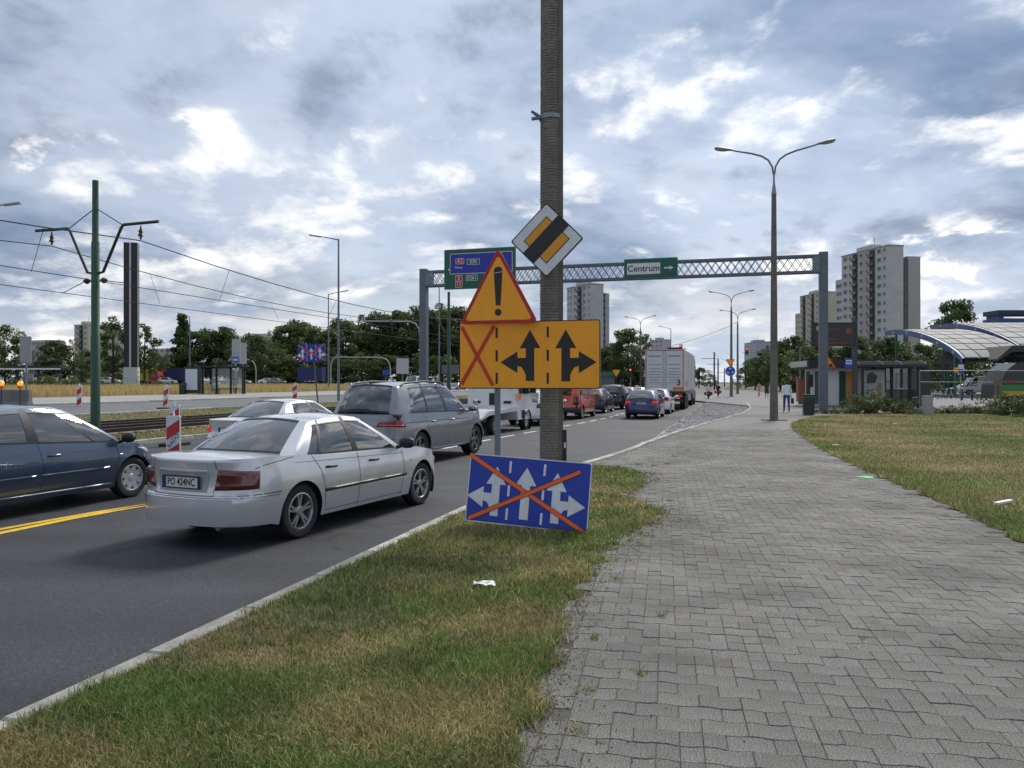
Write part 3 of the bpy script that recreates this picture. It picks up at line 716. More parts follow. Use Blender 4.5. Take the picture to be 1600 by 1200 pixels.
        m.build('underbody', black, s.root)
        if s.detail < 1: return
        # cabin: lining, dashboard, seats
        p = s.p; m = MB(); x0, x1 = p['stops'][-1][0]+.05, p['stops'][0][0]-.02; yy = s.b-.13; zt = s.ztop(0)-.05
        m.grid([[(x0, y, zt), (x0, y, .32)] for y in (-yy, yy)]); m.grid([[(x1, y, zt), (x1, y, .32)] for y in (-yy, yy)])
        m.grid([[(x, y, .34) for y in (-yy, yy)] for x in (x0, x1)])
        for sd_ in (1, -1): m.grid([[(x, sd_*yy, zt+.02), (x, sd_*yy, .32)] for x in (x0, x1)])
        if p.get('shelf', 1): m.box((x0+.18, 0, zt+.03), (.45, 2*yy, .04))
        m.box((x1-.22, 0, zt-.05), (.5, 2*yy, .22)); m.build('cabin_lining', mat('cabin_trim', (.035, .037, .04), .8), s.root)
        sm_ = mat('seat_cloth', (.045, .047, .052), .9); xs = lerp(x0, x1, .58)
        for k, (sx, ys, wd_) in enumerate(((xs, .38, .5), (xs, -.38, .5), (x0+.75, 0, 1.2))):
            q = MB(); q.box((sx+.1, ys, .55), (.52, wd_, .16)); q.box((sx-.22, ys, .82), (.14, wd_*.96, .60), M=Matrix.Rotation(R(-14), 3, 'Y'))
            for hy in ((0,) if k < 2 else (-.4, .4)): q.box((sx-.31, ys+hy, zt+(.17 if k < 2 else .06)), (.10, .26, .20), M=Matrix.Rotation(R(-12), 3, 'Y'))
            q.build('seat', sm_, s.root)
        q = MB(); c = Vector((x1-.52, .38, zt+.03)); q.tube([c+Vector((.07*math.sin(a_)*1.2, .18*math.cos(a_), .17*math.sin(a_))) for a_ in np.linspace(0, 2*math.pi, 17)], .014, 6); q.build('steering_wheel', black, s.root)
    # ---- applied pieces: corner list in (S, z), bilinear sheet that follows the body, with thickness
    def patch(s, name, c, m, side=-1, off=.008, n=8, k=4, parent=None, build=True, mb=None):
        g_ = mb or MB(); rows = []
        for i in range(n+1):
            u_ = i/n; r_ = []
            for j in range(k+1):
                t = j/k; S = lerp(lerp(c[0][0], c[1][0], u_), lerp(c[3][0], c[2][0], u_), t); z = lerp(lerp(c[0][1], c[1][1], u_), lerp(c[3][1], c[2][1], u_), t)
                sgn = side
                if S < 0: S, sgn = -S, -side
                r_.append(s.PS(S, z, sgn, off if 0 < i < n and 0 < j < k else 0.0015 if off > .004 else off))
            rows.append(r_)
        g_.grid(rows)
        return g_.build(name, m, parent or s.root, 50) if mb is None and build else g_
    def line(s, pts, wd, m=None, sides=(1, -1), name='panel_gap', off=.0015):
        for sd_ in sides:
            g_ = MB()
            for (a, za), (b_, zb) in zip(pts, pts[1:]):
                l = math.hypot(b_-a, zb-za) or 1; nx, nz = -(zb-za)/l*wd/2, (b_-a)/l*wd/2; n = max(2, int(l/.06)); rows = []
                for i in range(n+1):
                    t = i/n; S, z = lerp(a, b_, t), lerp(za, zb, t); row = []
                    for q in (-1, 1):
                        SS, zz_ = S+nx*q, z+nz*q; sg = sd_
                        if SS < 0: SS, sg = -SS, -sd_
                        row.append(s.PS(SS, zz_, sg, off))
                    rows.append(row)
                g_.grid(rows)
            g_.build(name, m or black, s.root, 50)
    def plate(s, txt, z, front=False, S=0., wd=.52, h=.115):
        i = 0 if not front else len(s.O)-1; q = Vector(s.P(i, z)); sg = -1 if not front else 1
        nrm = Vector((sg, 0, 0)); o = MB().box((0, 0, 0), (.012, wd, h)).build('number_plate', mat('plate_white', (.62, .63, .62), .4), s.root, loc=q+nrm*.016)
        fr = MB(); 
        for dy, dz, a, c in ((0, h/2+.006, wd+.03, .014), (0, -h/2-.006, wd+.03, .014), (wd/2+.007, 0, .014, h), (-wd/2-.007, 0, .014, h)): fr.box((sg*.002, dy, dz), (.016, a, c))
        fr.build('plate_frame', black, o)
        MB().box((sg*.004, (wd/2-.022)*(1 if not front else -1), 0), (.008, .042, h-.004)).build('plate_band', mat('plate_blue', (.01, .03, .22), .4), o)
        if txt:
            t = obj('plate_text', text_mesh(txt, h*.98, mat('plate_ink', (.012, .012, .014), .5), .0005, .0015), o, (sg*.0085, .012*(sg), 0)); t.rotation_euler = (R(90), 0, R(-90 if sg < 0 else 90)); t.scale = (.80, 1, 1)
        return o
    def mirror(s, m=None):
        p = s.p; a = p['stops'][1]; x, z = a[0]+.05, s.ztop(a[0])+.07
        for sd_ in (1, -1):
            q = MB(); y = sd_*(s.yb(a[0])+.02)
            q.lathe([(0, -.115), (.05, -.105), (.075, -.06), (.08, .0), (.075, .06), (.05, .105), (0, .115)], 10, 'Y', (0, 0, 0))
            q.v = [(vx*(.75 if vx < 0 else 1.1)+x, vy+y+sd_*.14, vz+z) for vx, vy, vz in q.v]
            q.cyl((x+.0, y-sd_*.03, z-.07), (x, y+sd_*.10, z-.03), .028, .022, 8)
            q.build('wing_mirror', m or s.pnt, s.root, 50)
    def handles(s, xs, z, m, ln=.19):
        for x in xs:
            for sd_ in (1, -1):
                S = s.SX(x); q = MB(); a, b_ = Vector(s.PS(S-ln/2, z, sd_, .0)), Vector(s.PS(S+ln/2, z, sd_, .0)); o = Vector((0, sd_, 0))
                q.tube([a, a+o*.028+(b_-a)*.12, b_+o*.028-(b_-a)*.12, b_], [.013, .017, .017, .013], 8); q.build('door_handle', m, s.root, 50)
    def std(s, lights=None, tail=None, plate=None, dark_line=True):
        p = s.p; st = p['stops']; zb = s.ztop(0); a = p.get('dgap')
        if a:
            for x0 in a: s.line([(s.SX(x0[0]), zb-.01), (s.SX(x0[1]), lerp(zb, s.zs, .5)), (s.SX(x0[2]), s.zs+.06)], .009)
        if tail:
            for sd_ in (1, -1): s.patch('tail_light', tail, p.get('tailmat', red_lens), sd_, .022, 10, 6)
        if lights:
            for sd_ in (1, -1): s.patch('headlight', lights, clear_lens, sd_, .02, 8, 5)
        if plate is not None: s.plate(plate[0], plate[1])
    def fit(s): pass
SIDE = [(.15, .075), (.24, .045), (.34, .02), (.5, .004), (.62, 0), (.75, .008), (.86, .03), (.95, .062), (1.05, .085)]

# ---- silver saloon in front of the camera
silver = paint('silver_paint', (.58, .595, .62), .45, .28)
acc = dict(L=4.72, W=1.76, wb=2.72, fo=.95, wr=.318, nR=13, nF=6, zs=.215, zbr=.25, zbf=.20, tw=.20, rim=.68, spokes=(5, 'v', (.036, .024)),
    top=[(-2.36, .985), (-2.2, 1.0), (-1.7, 1.0), (-1.4, .985), (-.9, .955), (.2, .925), (.95, .905), (1.3, .88), (1.8, .80), (2.15, .71), (2.36, .62)],
    side=SIDE, rear=[(.22, .06), (.27, .012), (.45, 0.), (.565, .004), (.59, .028), (.605, .055), (.75, .065), (.9, .055), (.97, .045), (1.0, .055)],
    front=[(.2, .05), (.3, .0), (.48, 0), (.52, .03), (.62, .05), (.75, .12)], lev=[.565, .585, .60, .27, .97, .985],
    deck=(-2.36, -1.40), hood=(.80, 2.36), crown=.03, xw0=1.02, xh=.14, xrh=-.86, xr0=-1.66, hwroof=.585,
    roof=[(-.95, 1.335), (-.6, 1.372), (-.2, 1.385), (.14, 1.365)], crown_roof=.045, t1=.88, wbul=.05,
    stops=[(.84, .14), (.70, .03), (-.16, -.22), (-.27, -.30), (-.93, -.70), (-.985, -.735), (-1.17, -.795), (-1.42, -.86)], cells=['p', 'g', 't', 'g', 't', 'g', 'p'],
    dgap=None)
c = Car('silver_saloon', 'silver four-door saloon with five-spoke wheels, nearest car on the road', (-2.70, 10.60), head(.46), silver, acc); CAR_A = c
S0 = c.SY(.455); SC = c.SY(.80)
for sd_ in (1, -1):
    t = c.patch('tail_light', [(S0, .655), (SC+.10, .665), (SC+.12, .86), (S0+.05, .885)], red_lens, sd_, .03, 12, 8)
    c.patch('light_band', [(S0+.045, .80), (SC+.112, .775), (SC+.112, .80), (S0+.05, .83)], mat('smoked_red', (.06, .012, .012), .15, coat=1.), sd_, .034, 10, 2, t)
    c.patch('reverse_lens', [(S0+.02, .675), (S0+.22, .675), (S0+.22, .70), (S0+.03, .70)], mat('pinkish_lens', (.32, .06, .06), .15, coat=1.), sd_, .034, 6, 2, t)
    c.patch('side_moulding', [(c.SX(-.92), .50), (c.SX(.93), .50), (c.SX(.93), .545), (c.SX(-.92), .545)], black, sd_, .016, 16, 4)
    c.patch('headlight', [(c.SX(2.02), .60), (c.SY(.42, True), .58), (c.SY(.42, True), .67), (c.SX(1.95), .70)], clear_lens, sd_, .02, 8, 4)
    c.patch('side_repeater', [(c.SX(1.02), .71), (c.SX(1.09), .71), (c.SX(1.09), .735), (c.SX(1.02), .735)], clear_lens, sd_, .012, 3, 3)
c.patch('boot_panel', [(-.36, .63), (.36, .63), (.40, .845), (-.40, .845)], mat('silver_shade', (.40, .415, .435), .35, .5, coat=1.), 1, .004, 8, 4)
c.patch('boot_handle_strip', [(-.37, .845), (.37, .845), (.37, .878), (-.37, .878)], silver, 1, .03, 10, 4)
c.plate('PO 424NC', .735)
c.line([(c.SY(.70), .60), (c.SX(-1.68), .605)], .010); c.line([(0, .578), (c.SX(-1.70), .575)], .006)
c.line([(c.SX(-1.42), .97), (c.SX(-1.9), .915), (SC+.06, .885)], .008); c.line([(0, .60), (S0, .60), (S0-.01, .66)], .008)
c.line([(S0+.03, .89), (S0+.02, .95), (S0, .985)], .008)
c.line([(c.SX(-1.1), .955), (c.SX(-.98), .78), (c.SX(-.92), .60), (c.SX(-.90), .46), (c.SX(-.88), .30)], .009)
c.line([(c.SX(-.21), .93), (c.SX(-.20), .60), (c.SX(-.22), .24)], .009); c.line([(c.SX(.83), .91), (c.SX(.86), .6), (c.SX(.80), .24)], .009)
c.line([(c.SX(-.88), .27), (c.SX(.82), .27)], .007); c.line([(c.SX(-1.42), .90), (c.SX(.85), .83)], .005)
c.handles([-.78, .12], .80, black); c.mirror(black)
MB().cyl((-2.22, -.45, .24), (-2.05, -.45, .25), .028, n=10).build('exhaust_pipe', steel, c.root, 40)
MB().tube([(-.62, -.2, 1.43), (-.75, -.2, 1.5)], .006, 6).build('aerial', black, c.root)

# ---- dark blue-grey hatchback on the left
bluegrey = paint('bluegrey_paint', (.034, .062, .115), .4, .28)
peu = dict(L=4.20, W=1.76, wb=2.61, fo=.80, wr=.318, nR=14, nF=5, zs=.21, tw=.2, rim=.66, spokes=(8, 's', (.10, .078)), rimmat=mat('wheel_trim', (.50, .51, .52), .35, .5),
    top=[(-2.1, 1.03), (-1.5, 1.03), (-.5, .985), (.6, .925), (1.0, .905), (1.4, .86), (1.75, .775), (2.0, .67), (2.1, .60)],
    side=SIDE, rear=[(.22, .06), (.3, .0), (.6, .0), (.63, .05), (1.0, .08), (1.1, .1)], front=[(.2, .06), (.3, 0), (.5, 0), (.56, .03), (.7, .10), (.85, .2)],
    hood=(.95, 2.1), deck=(-2.1, -1.84), crown=.045, xw0=1.30, xh=.26, xrh=-1.55, xr0=-2.0, hwroof=.60,
    roof=[(-1.6, 1.40), (-.9, 1.45), (-.3, 1.47), (.26, 1.425)], crown_roof=.05, t1=.89,
    stops=[(1.10, .26), (1.0, .19), (.60, -.02), (.555, -.05), (-.32, -.40), (-.50, -.50), (-1.22, -1.2), (-1.32, -1.27), (-1.6, -1.42), (-1.92, -1.55)], cells=['p', 'g', 't', 'g', 't', 'g', 't', 'g', 'p'])
c = Car('bluegrey_hatchback', 'dark blue-grey hatchback with eight-hole wheel trims, cut off at the left', (-7.26, 11.32), head(.36), bluegrey, peu); CAR_P = c
for sd_ in (1, -1):
    c.patch('headlight', [(c.SX(1.60), .70), (c.SY(.52, True), .62), (c.SY(.50, True), .72), (c.SX(1.42), .80)], clear_lens, sd_, .02, 10, 5)
    for x0, x1 in ((-.34, .80), (-1.1, -.42)): c.patch('side_moulding', [(c.SX(x0), .515), (c.SX(x1), .515), (c.SX(x1), .55), (c.SX(x0), .55)], bluegrey, sd_, .02, 14, 4)
    c.patch('sill_trim', [(c.SX(-1.0), .265), (c.SX(.86), .265), (c.SX(.86), .295), (c.SX(-1.0), .295)], mat('light_bluegrey', (.16, .19, .22), .35, .4), sd_, .014, 14, 3)
    c.patch('side_repeater', [(c.SX(1.0), .70), (c.SX(1.07), .70), (c.SX(1.06), .73), (c.SX(1.0), .73)], clear_lens, sd_, .015, 3, 3)
    c.patch('tail_light', [(c.SY(.6), .62), (c.SX(-1.85), .65), (c.SX(-1.9), .98), (c.SY(.66), .98)], red_lens, sd_, .02, 8, 5)
c.line([(c.SX(-.36), .975), (c.SX(-.30), .60), (c.SX(-.36), .26)], .009); c.line([(c.SX(.93), .91), (c.SX(.98), .7), (c.SX(.90), .30)], .009)
c.line([(c.SX(-1.34), 1.01), (c.SX(-1.12), .62), (c.SX(-.92), .28)], .009); c.line([(c.SX(1.78), .62), (c.SX(1.72), .56), (c.SX(1.66), .54)], .008)
c.patch('front_bumper_strip', [(c.SX(1.78), .54), (c.SY(.0, True), .50), (c.SY(.0, True), .55), (c.SX(1.78), .585)], bluegrey, -1, .02, 10, 4)
c.handles([-.14, -1.05], .80, bluegrey); c.mirror(black)

# ---- grey SUV ahead of the silver saloon
greyp = paint('grey_metallic', (.215, .225, .245), .55, .3)
x5 = dict(L=4.88, W=1.94, wb=2.93, fo=.86, wr=.375, nR=12, nF=6, zs=.32, zbr=.36, zbf=.30, tw=.27, rim=.70, spokes=(5, 'v', (.05, .035)), rimmat=mat('dark_alloy', (.22, .22, .225), .3, .8), gap=.05,
    top=[(-2.44, 1.15), (-1.8, 1.165), (-.5, 1.15), (.9, 1.12), (1.2, 1.11), (1.8, 1.05), (2.2, .95), (2.44, .82)],
    side=[(.25, .08), (.35, .04), (.5, .015), (.7, 0), (.9, .008), (1.0, .03), (1.12, .06), (1.2, .08)], rear=[(.3, .05), (.4, 0), (.62, 0), (.66, .04), (.95, .05), (1.12, .10)], front=[(.3, .05), (.45, 0), (.7, 0), (.9, .08), (1., .15)],
    hood=(1.05, 2.44), deck=(-2.44, -2.12), crown=.05, xw0=1.32, xh=.42, xrh=-1.85, xr0=-2.30, hwroof=.66, roof=[(-1.9, 1.74), (-1., 1.80), (-.2, 1.81), (.42, 1.755)], t1=.90, crown_roof=.05, glass=dark_glass, side_glass=dark_glass,
    stops=[(1.12, .42), (1.0, .33), (.02, -.12), (-.10, -.2), (-.95, -.92), (-1.02, -.98), (-1.75, -1.5), (-2.2, -1.85)], cells=['p', 'g', 't', 'g', 't', 'g', 'p'])
c = Car('grey_suv', 'grey metallic SUV with lit red tail lights ahead of the silver saloon', (-2.36, 18.5), head(.40), greyp, x5); CAR_X = c
for sd_ in (1, -1):
    c.patch('tail_light', [(c.SY(.42), .90), (c.SX(-1.98), .88), (c.SX(-2.10), 1.07), (c.SY(.46), 1.0)], red_lens, sd_, .03, 12, 6)
    c.patch('lit_band', [(c.SY(.44), .915), (c.SX(-2.02), .90), (c.SX(-2.04), .945), (c.SY(.45), .955)], red_lit, sd_, .036, 12, 3)
    c.patch('arch_trim', [(c.SX(-.95), .30), (c.SX(1.0), .30), (c.SX(1.0), .36), (c.SX(-.95), .36)], mat('silver_trim', (.3, .31, .32), .4, .5), sd_, .015, 12, 3)
    for xa in (c.xr, c.xf):
        q = MB(); rr = [c.ra+.002, c.ra+.05]; rows = []
        for k in range(-5, 186, 10):
            rows.append([(xa+r_*math.cos(R(k)), sd_*(c.hw(xa)-.004+.008*(1-abs(q_))), c.wr+r_*math.sin(R(k))) for r_, q_ in ((c.ra, 1), (c.ra+.025, 0), (c.ra+.055, 1))])
        q.grid(rows); q.build('wheel_arch_moulding', greyp, c.root, 50)
    q = MB(); q.tube([(x, sd_*(c.hr(x)+.0), c.zr(x)+z_) for x, z_ in ((-1.75, .0), (-1.6, .05), (-.8, .055), (.0, .055), (.25, .03), (.33, 0))], .02, 8); q.build('roof_rail', black, c.root, 50)
c.plate('CB 961', .82); c.handles([-.78, .2], .96, greyp); c.mirror(greyp)
c.line([(c.SX(-.05), 1.11), (c.SX(-.02), .7), (c.SX(-.05), .38)], .009); c.line([(c.SX(1.08), 1.08), (c.SX(1.1), .7), (c.SX(.98), .38)], .009); c.line([(c.SX(-1.2), 1.12), (c.SX(-1.0), .75), (c.SX(-.95), .45)], .009)
c.line([(c.SX(-2.0), .97), (c.SX(1.1), .96)], .014, black); c.line([(0, .66), (c.SX(-2.1), .62)], .008)
q = obj('badge_text', text_mesh('X5', .085, chrome, .003), c.root, (-2.385, -.50, 1.04)); q.rotation_euler = (R(90), 0, R(-90))
q = MB(); q.lathe([(0, .01), (.045, .008), (.05, 0)], 16); q.v = [(-z_-2.40, x, y+1.03) for x, y, z_ in q.v]; q.build('badge', chrome, c.root)
MB().box((-1.93, 0, 1.672), (.03, .5, .025)).build('brake_light', red_lit, c.root)
MB().box((-2.385, 0, 1.26), (.02, .5, .02), M=Matrix.Rotation(R(20), 3, 'Y')).build('rear_wiper', black, c.root)

# ---- generic saloon, hatchback, van, estate shapes
SAL = dict(acc); SAL.update(L=4.70, W=1.82, wb=2.81, fo=.85, wr=.33, t1=.9, spokes=(10, 's', (.03, .025)),
    stops=[(.84, .14), (.72, .05), (-.16, -.20), (-.26, -.28), (-1.02, -.80), (-1.42, -.92)], cells=['p', 'g', 't', 'g', 'p'], deck=(-2.35, -1.40), hood=(.80, 2.35), top=[(-2.35, .97), (-1.7, .99), (-1.4, .975), (-.9, .945), (.2, .915), (.95, .90), (1.3, .88), (1.8, .80), (2.15, .71), (2.35, .62)])
HAT = dict(L=4.25, W=1.74, wb=2.60, fo=.85, wr=.31, nR=13, nF=6, zs=.2, tw=.2, spokes=(7, 's', (.05, .04)),
    top=[(-2.13, .98), (-1.5, .98), (-.5, .95), (.6, .92), (1.0, .90), (1.5, .84), (1.9, .74), (2.13, .62)], side=SIDE, rear=[(.22, .06), (.3, .0), (.55, .0), (.58, .04), (.8, .05), (1.0, .10)], front=acc['front'],
    hood=(.88, 2.13), deck=(-2.13, -1.83), crown=.035, xw0=1.15, xh=.2, xrh=-1.35, xr0=-1.98, hwroof=.59, roof=[(-1.4, 1.36), (-.8, 1.42), (-.2, 1.44), (.2, 1.41)], t1=.9,
    stops=[(.95, .2), (.85, .12), (-.1, -.2), (-.2, -.28), (-1.0, -.95), (-1.9, -1.35)], cells=['p', 'g', 't', 'g', 'p'])
SUV = dict(x5); SUV.update(L=4.4, W=1.82, wb=2.6, fo=.85, wr=.34, hood=(1.0, 2.2), deck=(-2.2, -1.88), xr0=-2.08, xrh=-1.7, top=[(-2.2, 1.08), (-1.8, 1.08), (-.5, 1.05), (.9, 1.02), (1.2, 1.0), (1.8, .93), (2.05, .84), (2.2, .75)],
    stops=[(1.05, .42), (.92, .33), (.0, -.12), (-.10, -.2), (-.95, -.85), (-1.95, -1.7)], cells=['p', 'g', 't', 'g', 'p'], roof=[(-1.75, 1.55), (-1., 1.62), (-.2, 1.635), (.42, 1.585)])
VAN = dict(L=4.78, W=1.90, wb=3.10, fo=.83, wr=.33, nR=22, nF=6, zs=.30, zbr=.36, zbf=.28, tw=.21, spokes=(6, 's', (.09, .07)), rimmat=mat('grey_wheel_cover', (.3, .3, .31), .5), cat='van',
    top=[(-2.39, 1.18), (.8, 1.16), (1.2, 1.12), (1.7, 1.04), (2.15, .9), (2.39, .74)], side=[(.2, .06), (.35, .02), (.6, 0), (.9, .01), (1.2, .03)], rear=[(.3, .02), (.45, 0), (.6, .0), (.63, .03), (1.2, .04)], front=acc['front'],
    hood=(1.2, 2.39), deck=(-2.39, -2.26), crown=.03, xw0=1.75, xh=.75, xrh=-2.28, xr0=-2.355, hwroof=.78, roof=[(-2.3, 1.90), (0, 1.95), (.75, 1.90)], crown_roof=.03, wbul=.03, t1=.86,
    stops=[(1.45, .75), (1.3, .66), (.5, .3), (.35, .15), (-.85, -.85), (-.98, -.98), (-2.1, -2.1), (-2.33, -2.28)], cells=['p', 'g', 'p', 'g', 'p', 'g', 'p'], shelf=0)
whitep = paint('white_car_paint', (.72, .73, .74), .0, .3); redp = paint('red_car_paint', (.42, .022, .018), .1); blackp = paint('black_car_paint', (.014, .014, .016), .2)
navy = paint('navy_paint', (.012, .022, .11), .3); orangep = paint('orange_red_paint', (.62, .085, .028), .05, .38); dblue = paint('dark_blue_paint', (.02, .03, .055), .3)
def road_z(x, y): return -.14
def car(name, label, x, y, slope, pnt, base, tailz=(.66, .86), plate='', tailm=None, detail=1, group=None, gap=((-.21, -.20, -.22), (.86, .88, .80), (-1.1, -.95, -.85)), z=-.14, rz=None, wrap=.12, **kw):
    p = dict(base); p.update(kw); p['dgap'] = gap if detail else None
    if tailm: p['tailmat'] = tailm
    c = Car(name, label, (x, y, z), head(slope) if rz is None else rz, pnt, p, group, detail)
    SC = c.SY(c.b*.90)
    c.std(tail=[(SC-.30, tailz[0]), (SC+wrap, tailz[0]+.01), (SC+wrap, tailz[1]), (SC-.28, tailz[1])], lights=[(c.SX(c.a-.32), .60), (c.SY(.36, True), .58), (c.SY(.36, True), .67), (c.SX(c.a-.38), .70)])
    c.mirror(black if detail == 0 else None)
    if detail: c.plate(plate, (tailz[0]+tailz[1])/2-.03); c.handles([p['stops'][-2][0]+.15, .1], .84, pnt if detail > 1 else black)
    return c
silver2 = paint('pale_silver_paint', (.60, .62, .64), .3, .28)
car('pale_saloon', 'pale silver-white saloon in the far lane behind the near silver saloon', -5.6, 19.6, .40, silver2, SAL, (.68, .84), '', red_lit, 2)
CAR_B = car('blue_hatchback', 'dark blue hatchback seen from behind, following the articulated lorry', 7.0, 40.15, .30, navy, HAT, (.74, .90), 'CB 852TW', red_lit, 1)
car('white_hatchback', 'white hatchback squeezed between the blue hatchback and the lorry', 8.75, 45.9, .30, whitep, HAT, (.74, .95), '', red_lit, 1)
car('silver_hatchback', 'silver hatchback half hidden behind the concrete pole', 1.15, 34.3, .33, silver2, HAT, (.74, .92), '', None, 1)
cv = car('orange_van', 'orange-red van with rear windows in the queue', 3.13, 40.1, .32, orangep, VAN, (.72, 1.12), '', None, 1, wrap=.05, gap=((.45, .45, .45), (1.35, 1.4, 1.3), (-1.05, -1.0, -.95)))
for sd_ in (1, -1): cv.patch('bumper_corner', [(0, .36), (cv.SX(-1.9), .36), (cv.SX(-1.95), .60), (0, .60)], darkgrey, sd_, .02, 12, 4)
cv.line([(0, .62), (0, 1.17)], .012, sides=(1,)); cv.handles([.62], .98, black)
car('dark_blue_hatchback', 'dark blue hatchback in front of the orange van', 5.15, 46.9, .31, dblue, HAT, (.74, .95), '', red_lens, 1)
car('black_suv', 'black SUV in the queue between dark blue and red cars', 7.1, 53.2, .30, blackp, SUV, (.85, 1.0), '', None, 1)
car('red_hatchback', 'red hatchback with lit tail lights left of the lorry', 9.1, 60.2, .30, redp, HAT, (.74, .98), '', red_lit, 1)
car('white_saloon', 'white saloon ahead of the red hatchback beside the lorry', 11.1, 67.5, .30, whitep, SAL, (.7, .85), '', None, 0)
car('grey_hatchback', 'grey hatchback far ahead beyond the motorbikes', 22.4, 99., .29, greyp, HAT, (.74, .95), '', red_lens, 0)
# ================================================================== signs, poles, gantry
SRZ = -R(16.2)
def flat(root, name, poly, h, m, th=.0015):
    b = MB(); b.prism(poly, h, h+th, lambda a, c, k: (a, -k, c)); return b.build(name, m, root)
def rrect(w, h, r, n=5, cx=0, cy=0):
    o = []
    for sx, sy, a0 in ((1, 1, 0), (-1, 1, 90), (-1, -1, 180), (1, -1, 270)):
        for k in range(n+1): a = R(a0+90*k/n); o.append((cx+sx*(w/2-r)+r*math.cos(a), cy+sy*(h/2-r)+r*math.sin(a)))
    return o
def bar(a, b, w):
    a, b = Vector(a), Vector(b); d = (b-a).normalized(); n = Vector((-d.y, d.x))*w/2; return [tuple(a-n), tuple(b-n), tuple(b+n), tuple(a+n)]
def rpoly(pts, r, n=5):        # rounded polygon
    o = []; k = len(pts)
    for i in range(k):
        p0, p, p1 = (Vector(pts[(i+j) % k]) for j in (-1, 0, 1)); d0, d1 = (p0-p).normalized(), (p1-p).normalized(); ang = d0.angle(d1); l = r/math.tan(ang/2)
        a, b = p+d0*l, p+d1*l
        for q in range(n+1): t = q/n; o.append(tuple(a*(1-t)**2+p*2*t*(1-t)+b*t*t))
    return o
sg_y = mat('sign_orange', (.95, .375, .008), .42, var=.07, scale=3, var2=(40., .05)); sg_k = mat('sign_black', (.014, .014, .016), .5); sg_r = mat('sign_tape_red', (.56, .035, .012), .5, var=.1, scale=9)
sg_w = mat('sign_white', (.66, .68, .70), .45, var=.10, scale=4, var2=(25., .07)); sg_b = mat('sign_blue', (.006, .036, .35), .42, var=.12, scale=3, var2=(30., .08)); sg_back = mat('sign_back', (.28, .29, .30), .5, .5, var=.1, scale=4)
sg_red = mat('sign_red', (.45, .012, .012), .45); tape_o = mat('orange_tape', (.85, .13, .02), .5)
sg_gr = mat('sign_green', (.005, .10, .065), .45); sg_dy = mat('sign_deep_orange', (.72, .30, .01), .45)
def plate_sign(name, label, loc, w, h, face, rz=SRZ, roll=0., edge=None, r=.03, tilt=0., cat='sign'):
    t = thing(name, label, cat, loc); t.rotation_euler = (tilt, 0, rz)
    if roll: t.rotation_euler = (Matrix.Rotation(rz, 3, 'Z') @ Matrix.Rotation(tilt, 3, 'X') @ Matrix.Rotation(roll, 3, 'Y')).to_euler()
    flat(t, 'backing_plate', rrect(w, h, r), -.02, sg_back, .0195); flat(t, 'border', rrect(w, h, r), 0, edge or sg_k); 
    b = .012 if w > 1 else .008
    flat(t, 'face', rrect(w-2*b, h-2*b, r*.8), .0022, face); return t
# lane arrows ------------------------------------------------------------
def arrow_turn(side, k):   # up arrow with a side branch; unit picture units, origin centre bottom of the shaft, y up
    s_ = side
    p = [(-22, 0), (22, 0), (22, 28), (30, 48), (44, 70), (66, 76), (66, 40), (155, 95), (66, 150), (66, 117), (22, 117), (22, 165), (54, 165), (0, 258), (-54, 165), (-22, 165)]
    return [(a*s_*k, b*k) for a, b in p]
def arrow_up(k): return [(a*k, b*k) for a, b in [(-23, 0), (23, 0), (23, 172), (54, 172), (0, 262), (-54, 172), (-23, 172)]]
def shift(p, dx, dy): return [(a+dx, b+dy) for a, b in p]
K = 1.72/737
D0 = 9.05; yl = plate_sign('lane_change_sign', 'large orange lane sign with two black double arrows and a red cross', at(825, D0, 554.5), 1.72, .80, sg_y)
def Y_(x, y): return ((x-448)*K, (245-y)*K*1.02)
for x in (283, 551):
    for a, b in ((107, 160), (220, 276), (333, 388)): flat(yl, 'lane_dash', [Y_(x-6, a), Y_(x+6, a), Y_(x+6, b), Y_(x-6, b)][::-1], .0042, sg_k)
flat(yl, 'arrow', shift(arrow_turn(-1, K), *Y_(459, 374)), .0042, sg_k); flat(yl, 'arrow', shift(arrow_turn(1, K), *Y_(643, 376)), .0042, sg_k)
flat(yl, 'red_cross_tape', bar(Y_(94, 100), Y_(263, 397), .046), .0042, sg_r); flat(yl, 'red_cross_tape', bar(Y_(270, 98), Y_(91, 393), .046), .0062, sg_r)
# warning triangle
W_ = .95; tri = thing('warning_triangle', 'orange triangular warning sign with exclamation mark and red border', 'sign', at(778.5, D0-.02, 458.0)); tri.rotation_euler = (0, 0, SRZ)
T3 = [(0, .54), (-.485, -.36), (.485, -.36)]
flat(tri, 'backing_plate', rpoly(T3, .05), -.02, sg_back, .0195); flat(tri, 'border', rpoly(T3, .05), 0, sg_red)
flat(tri, 'face', rpoly([(0, .455), (-.415, -.318), (.415, -.318)], .035), .0022, sg_y)
flat(tri, 'exclamation_mark', [(-.03, -.145), (.03, -.145), (.053, .25), (.045, .29), (.02, .31), (-.02, .31), (-.045, .29), (-.053, .25)], .0042, sg_k)
flat(tri, 'exclamation_dot', [(.042*math.cos(a), -.225+.042*math.sin(a)) for a in np.linspace(0, 2*math.pi, 17)[:-1]], .0042, sg_k)
flat(tri, 'scratch', bar((-.045, .235), (.05, .25), .006), .0062, sg_w)
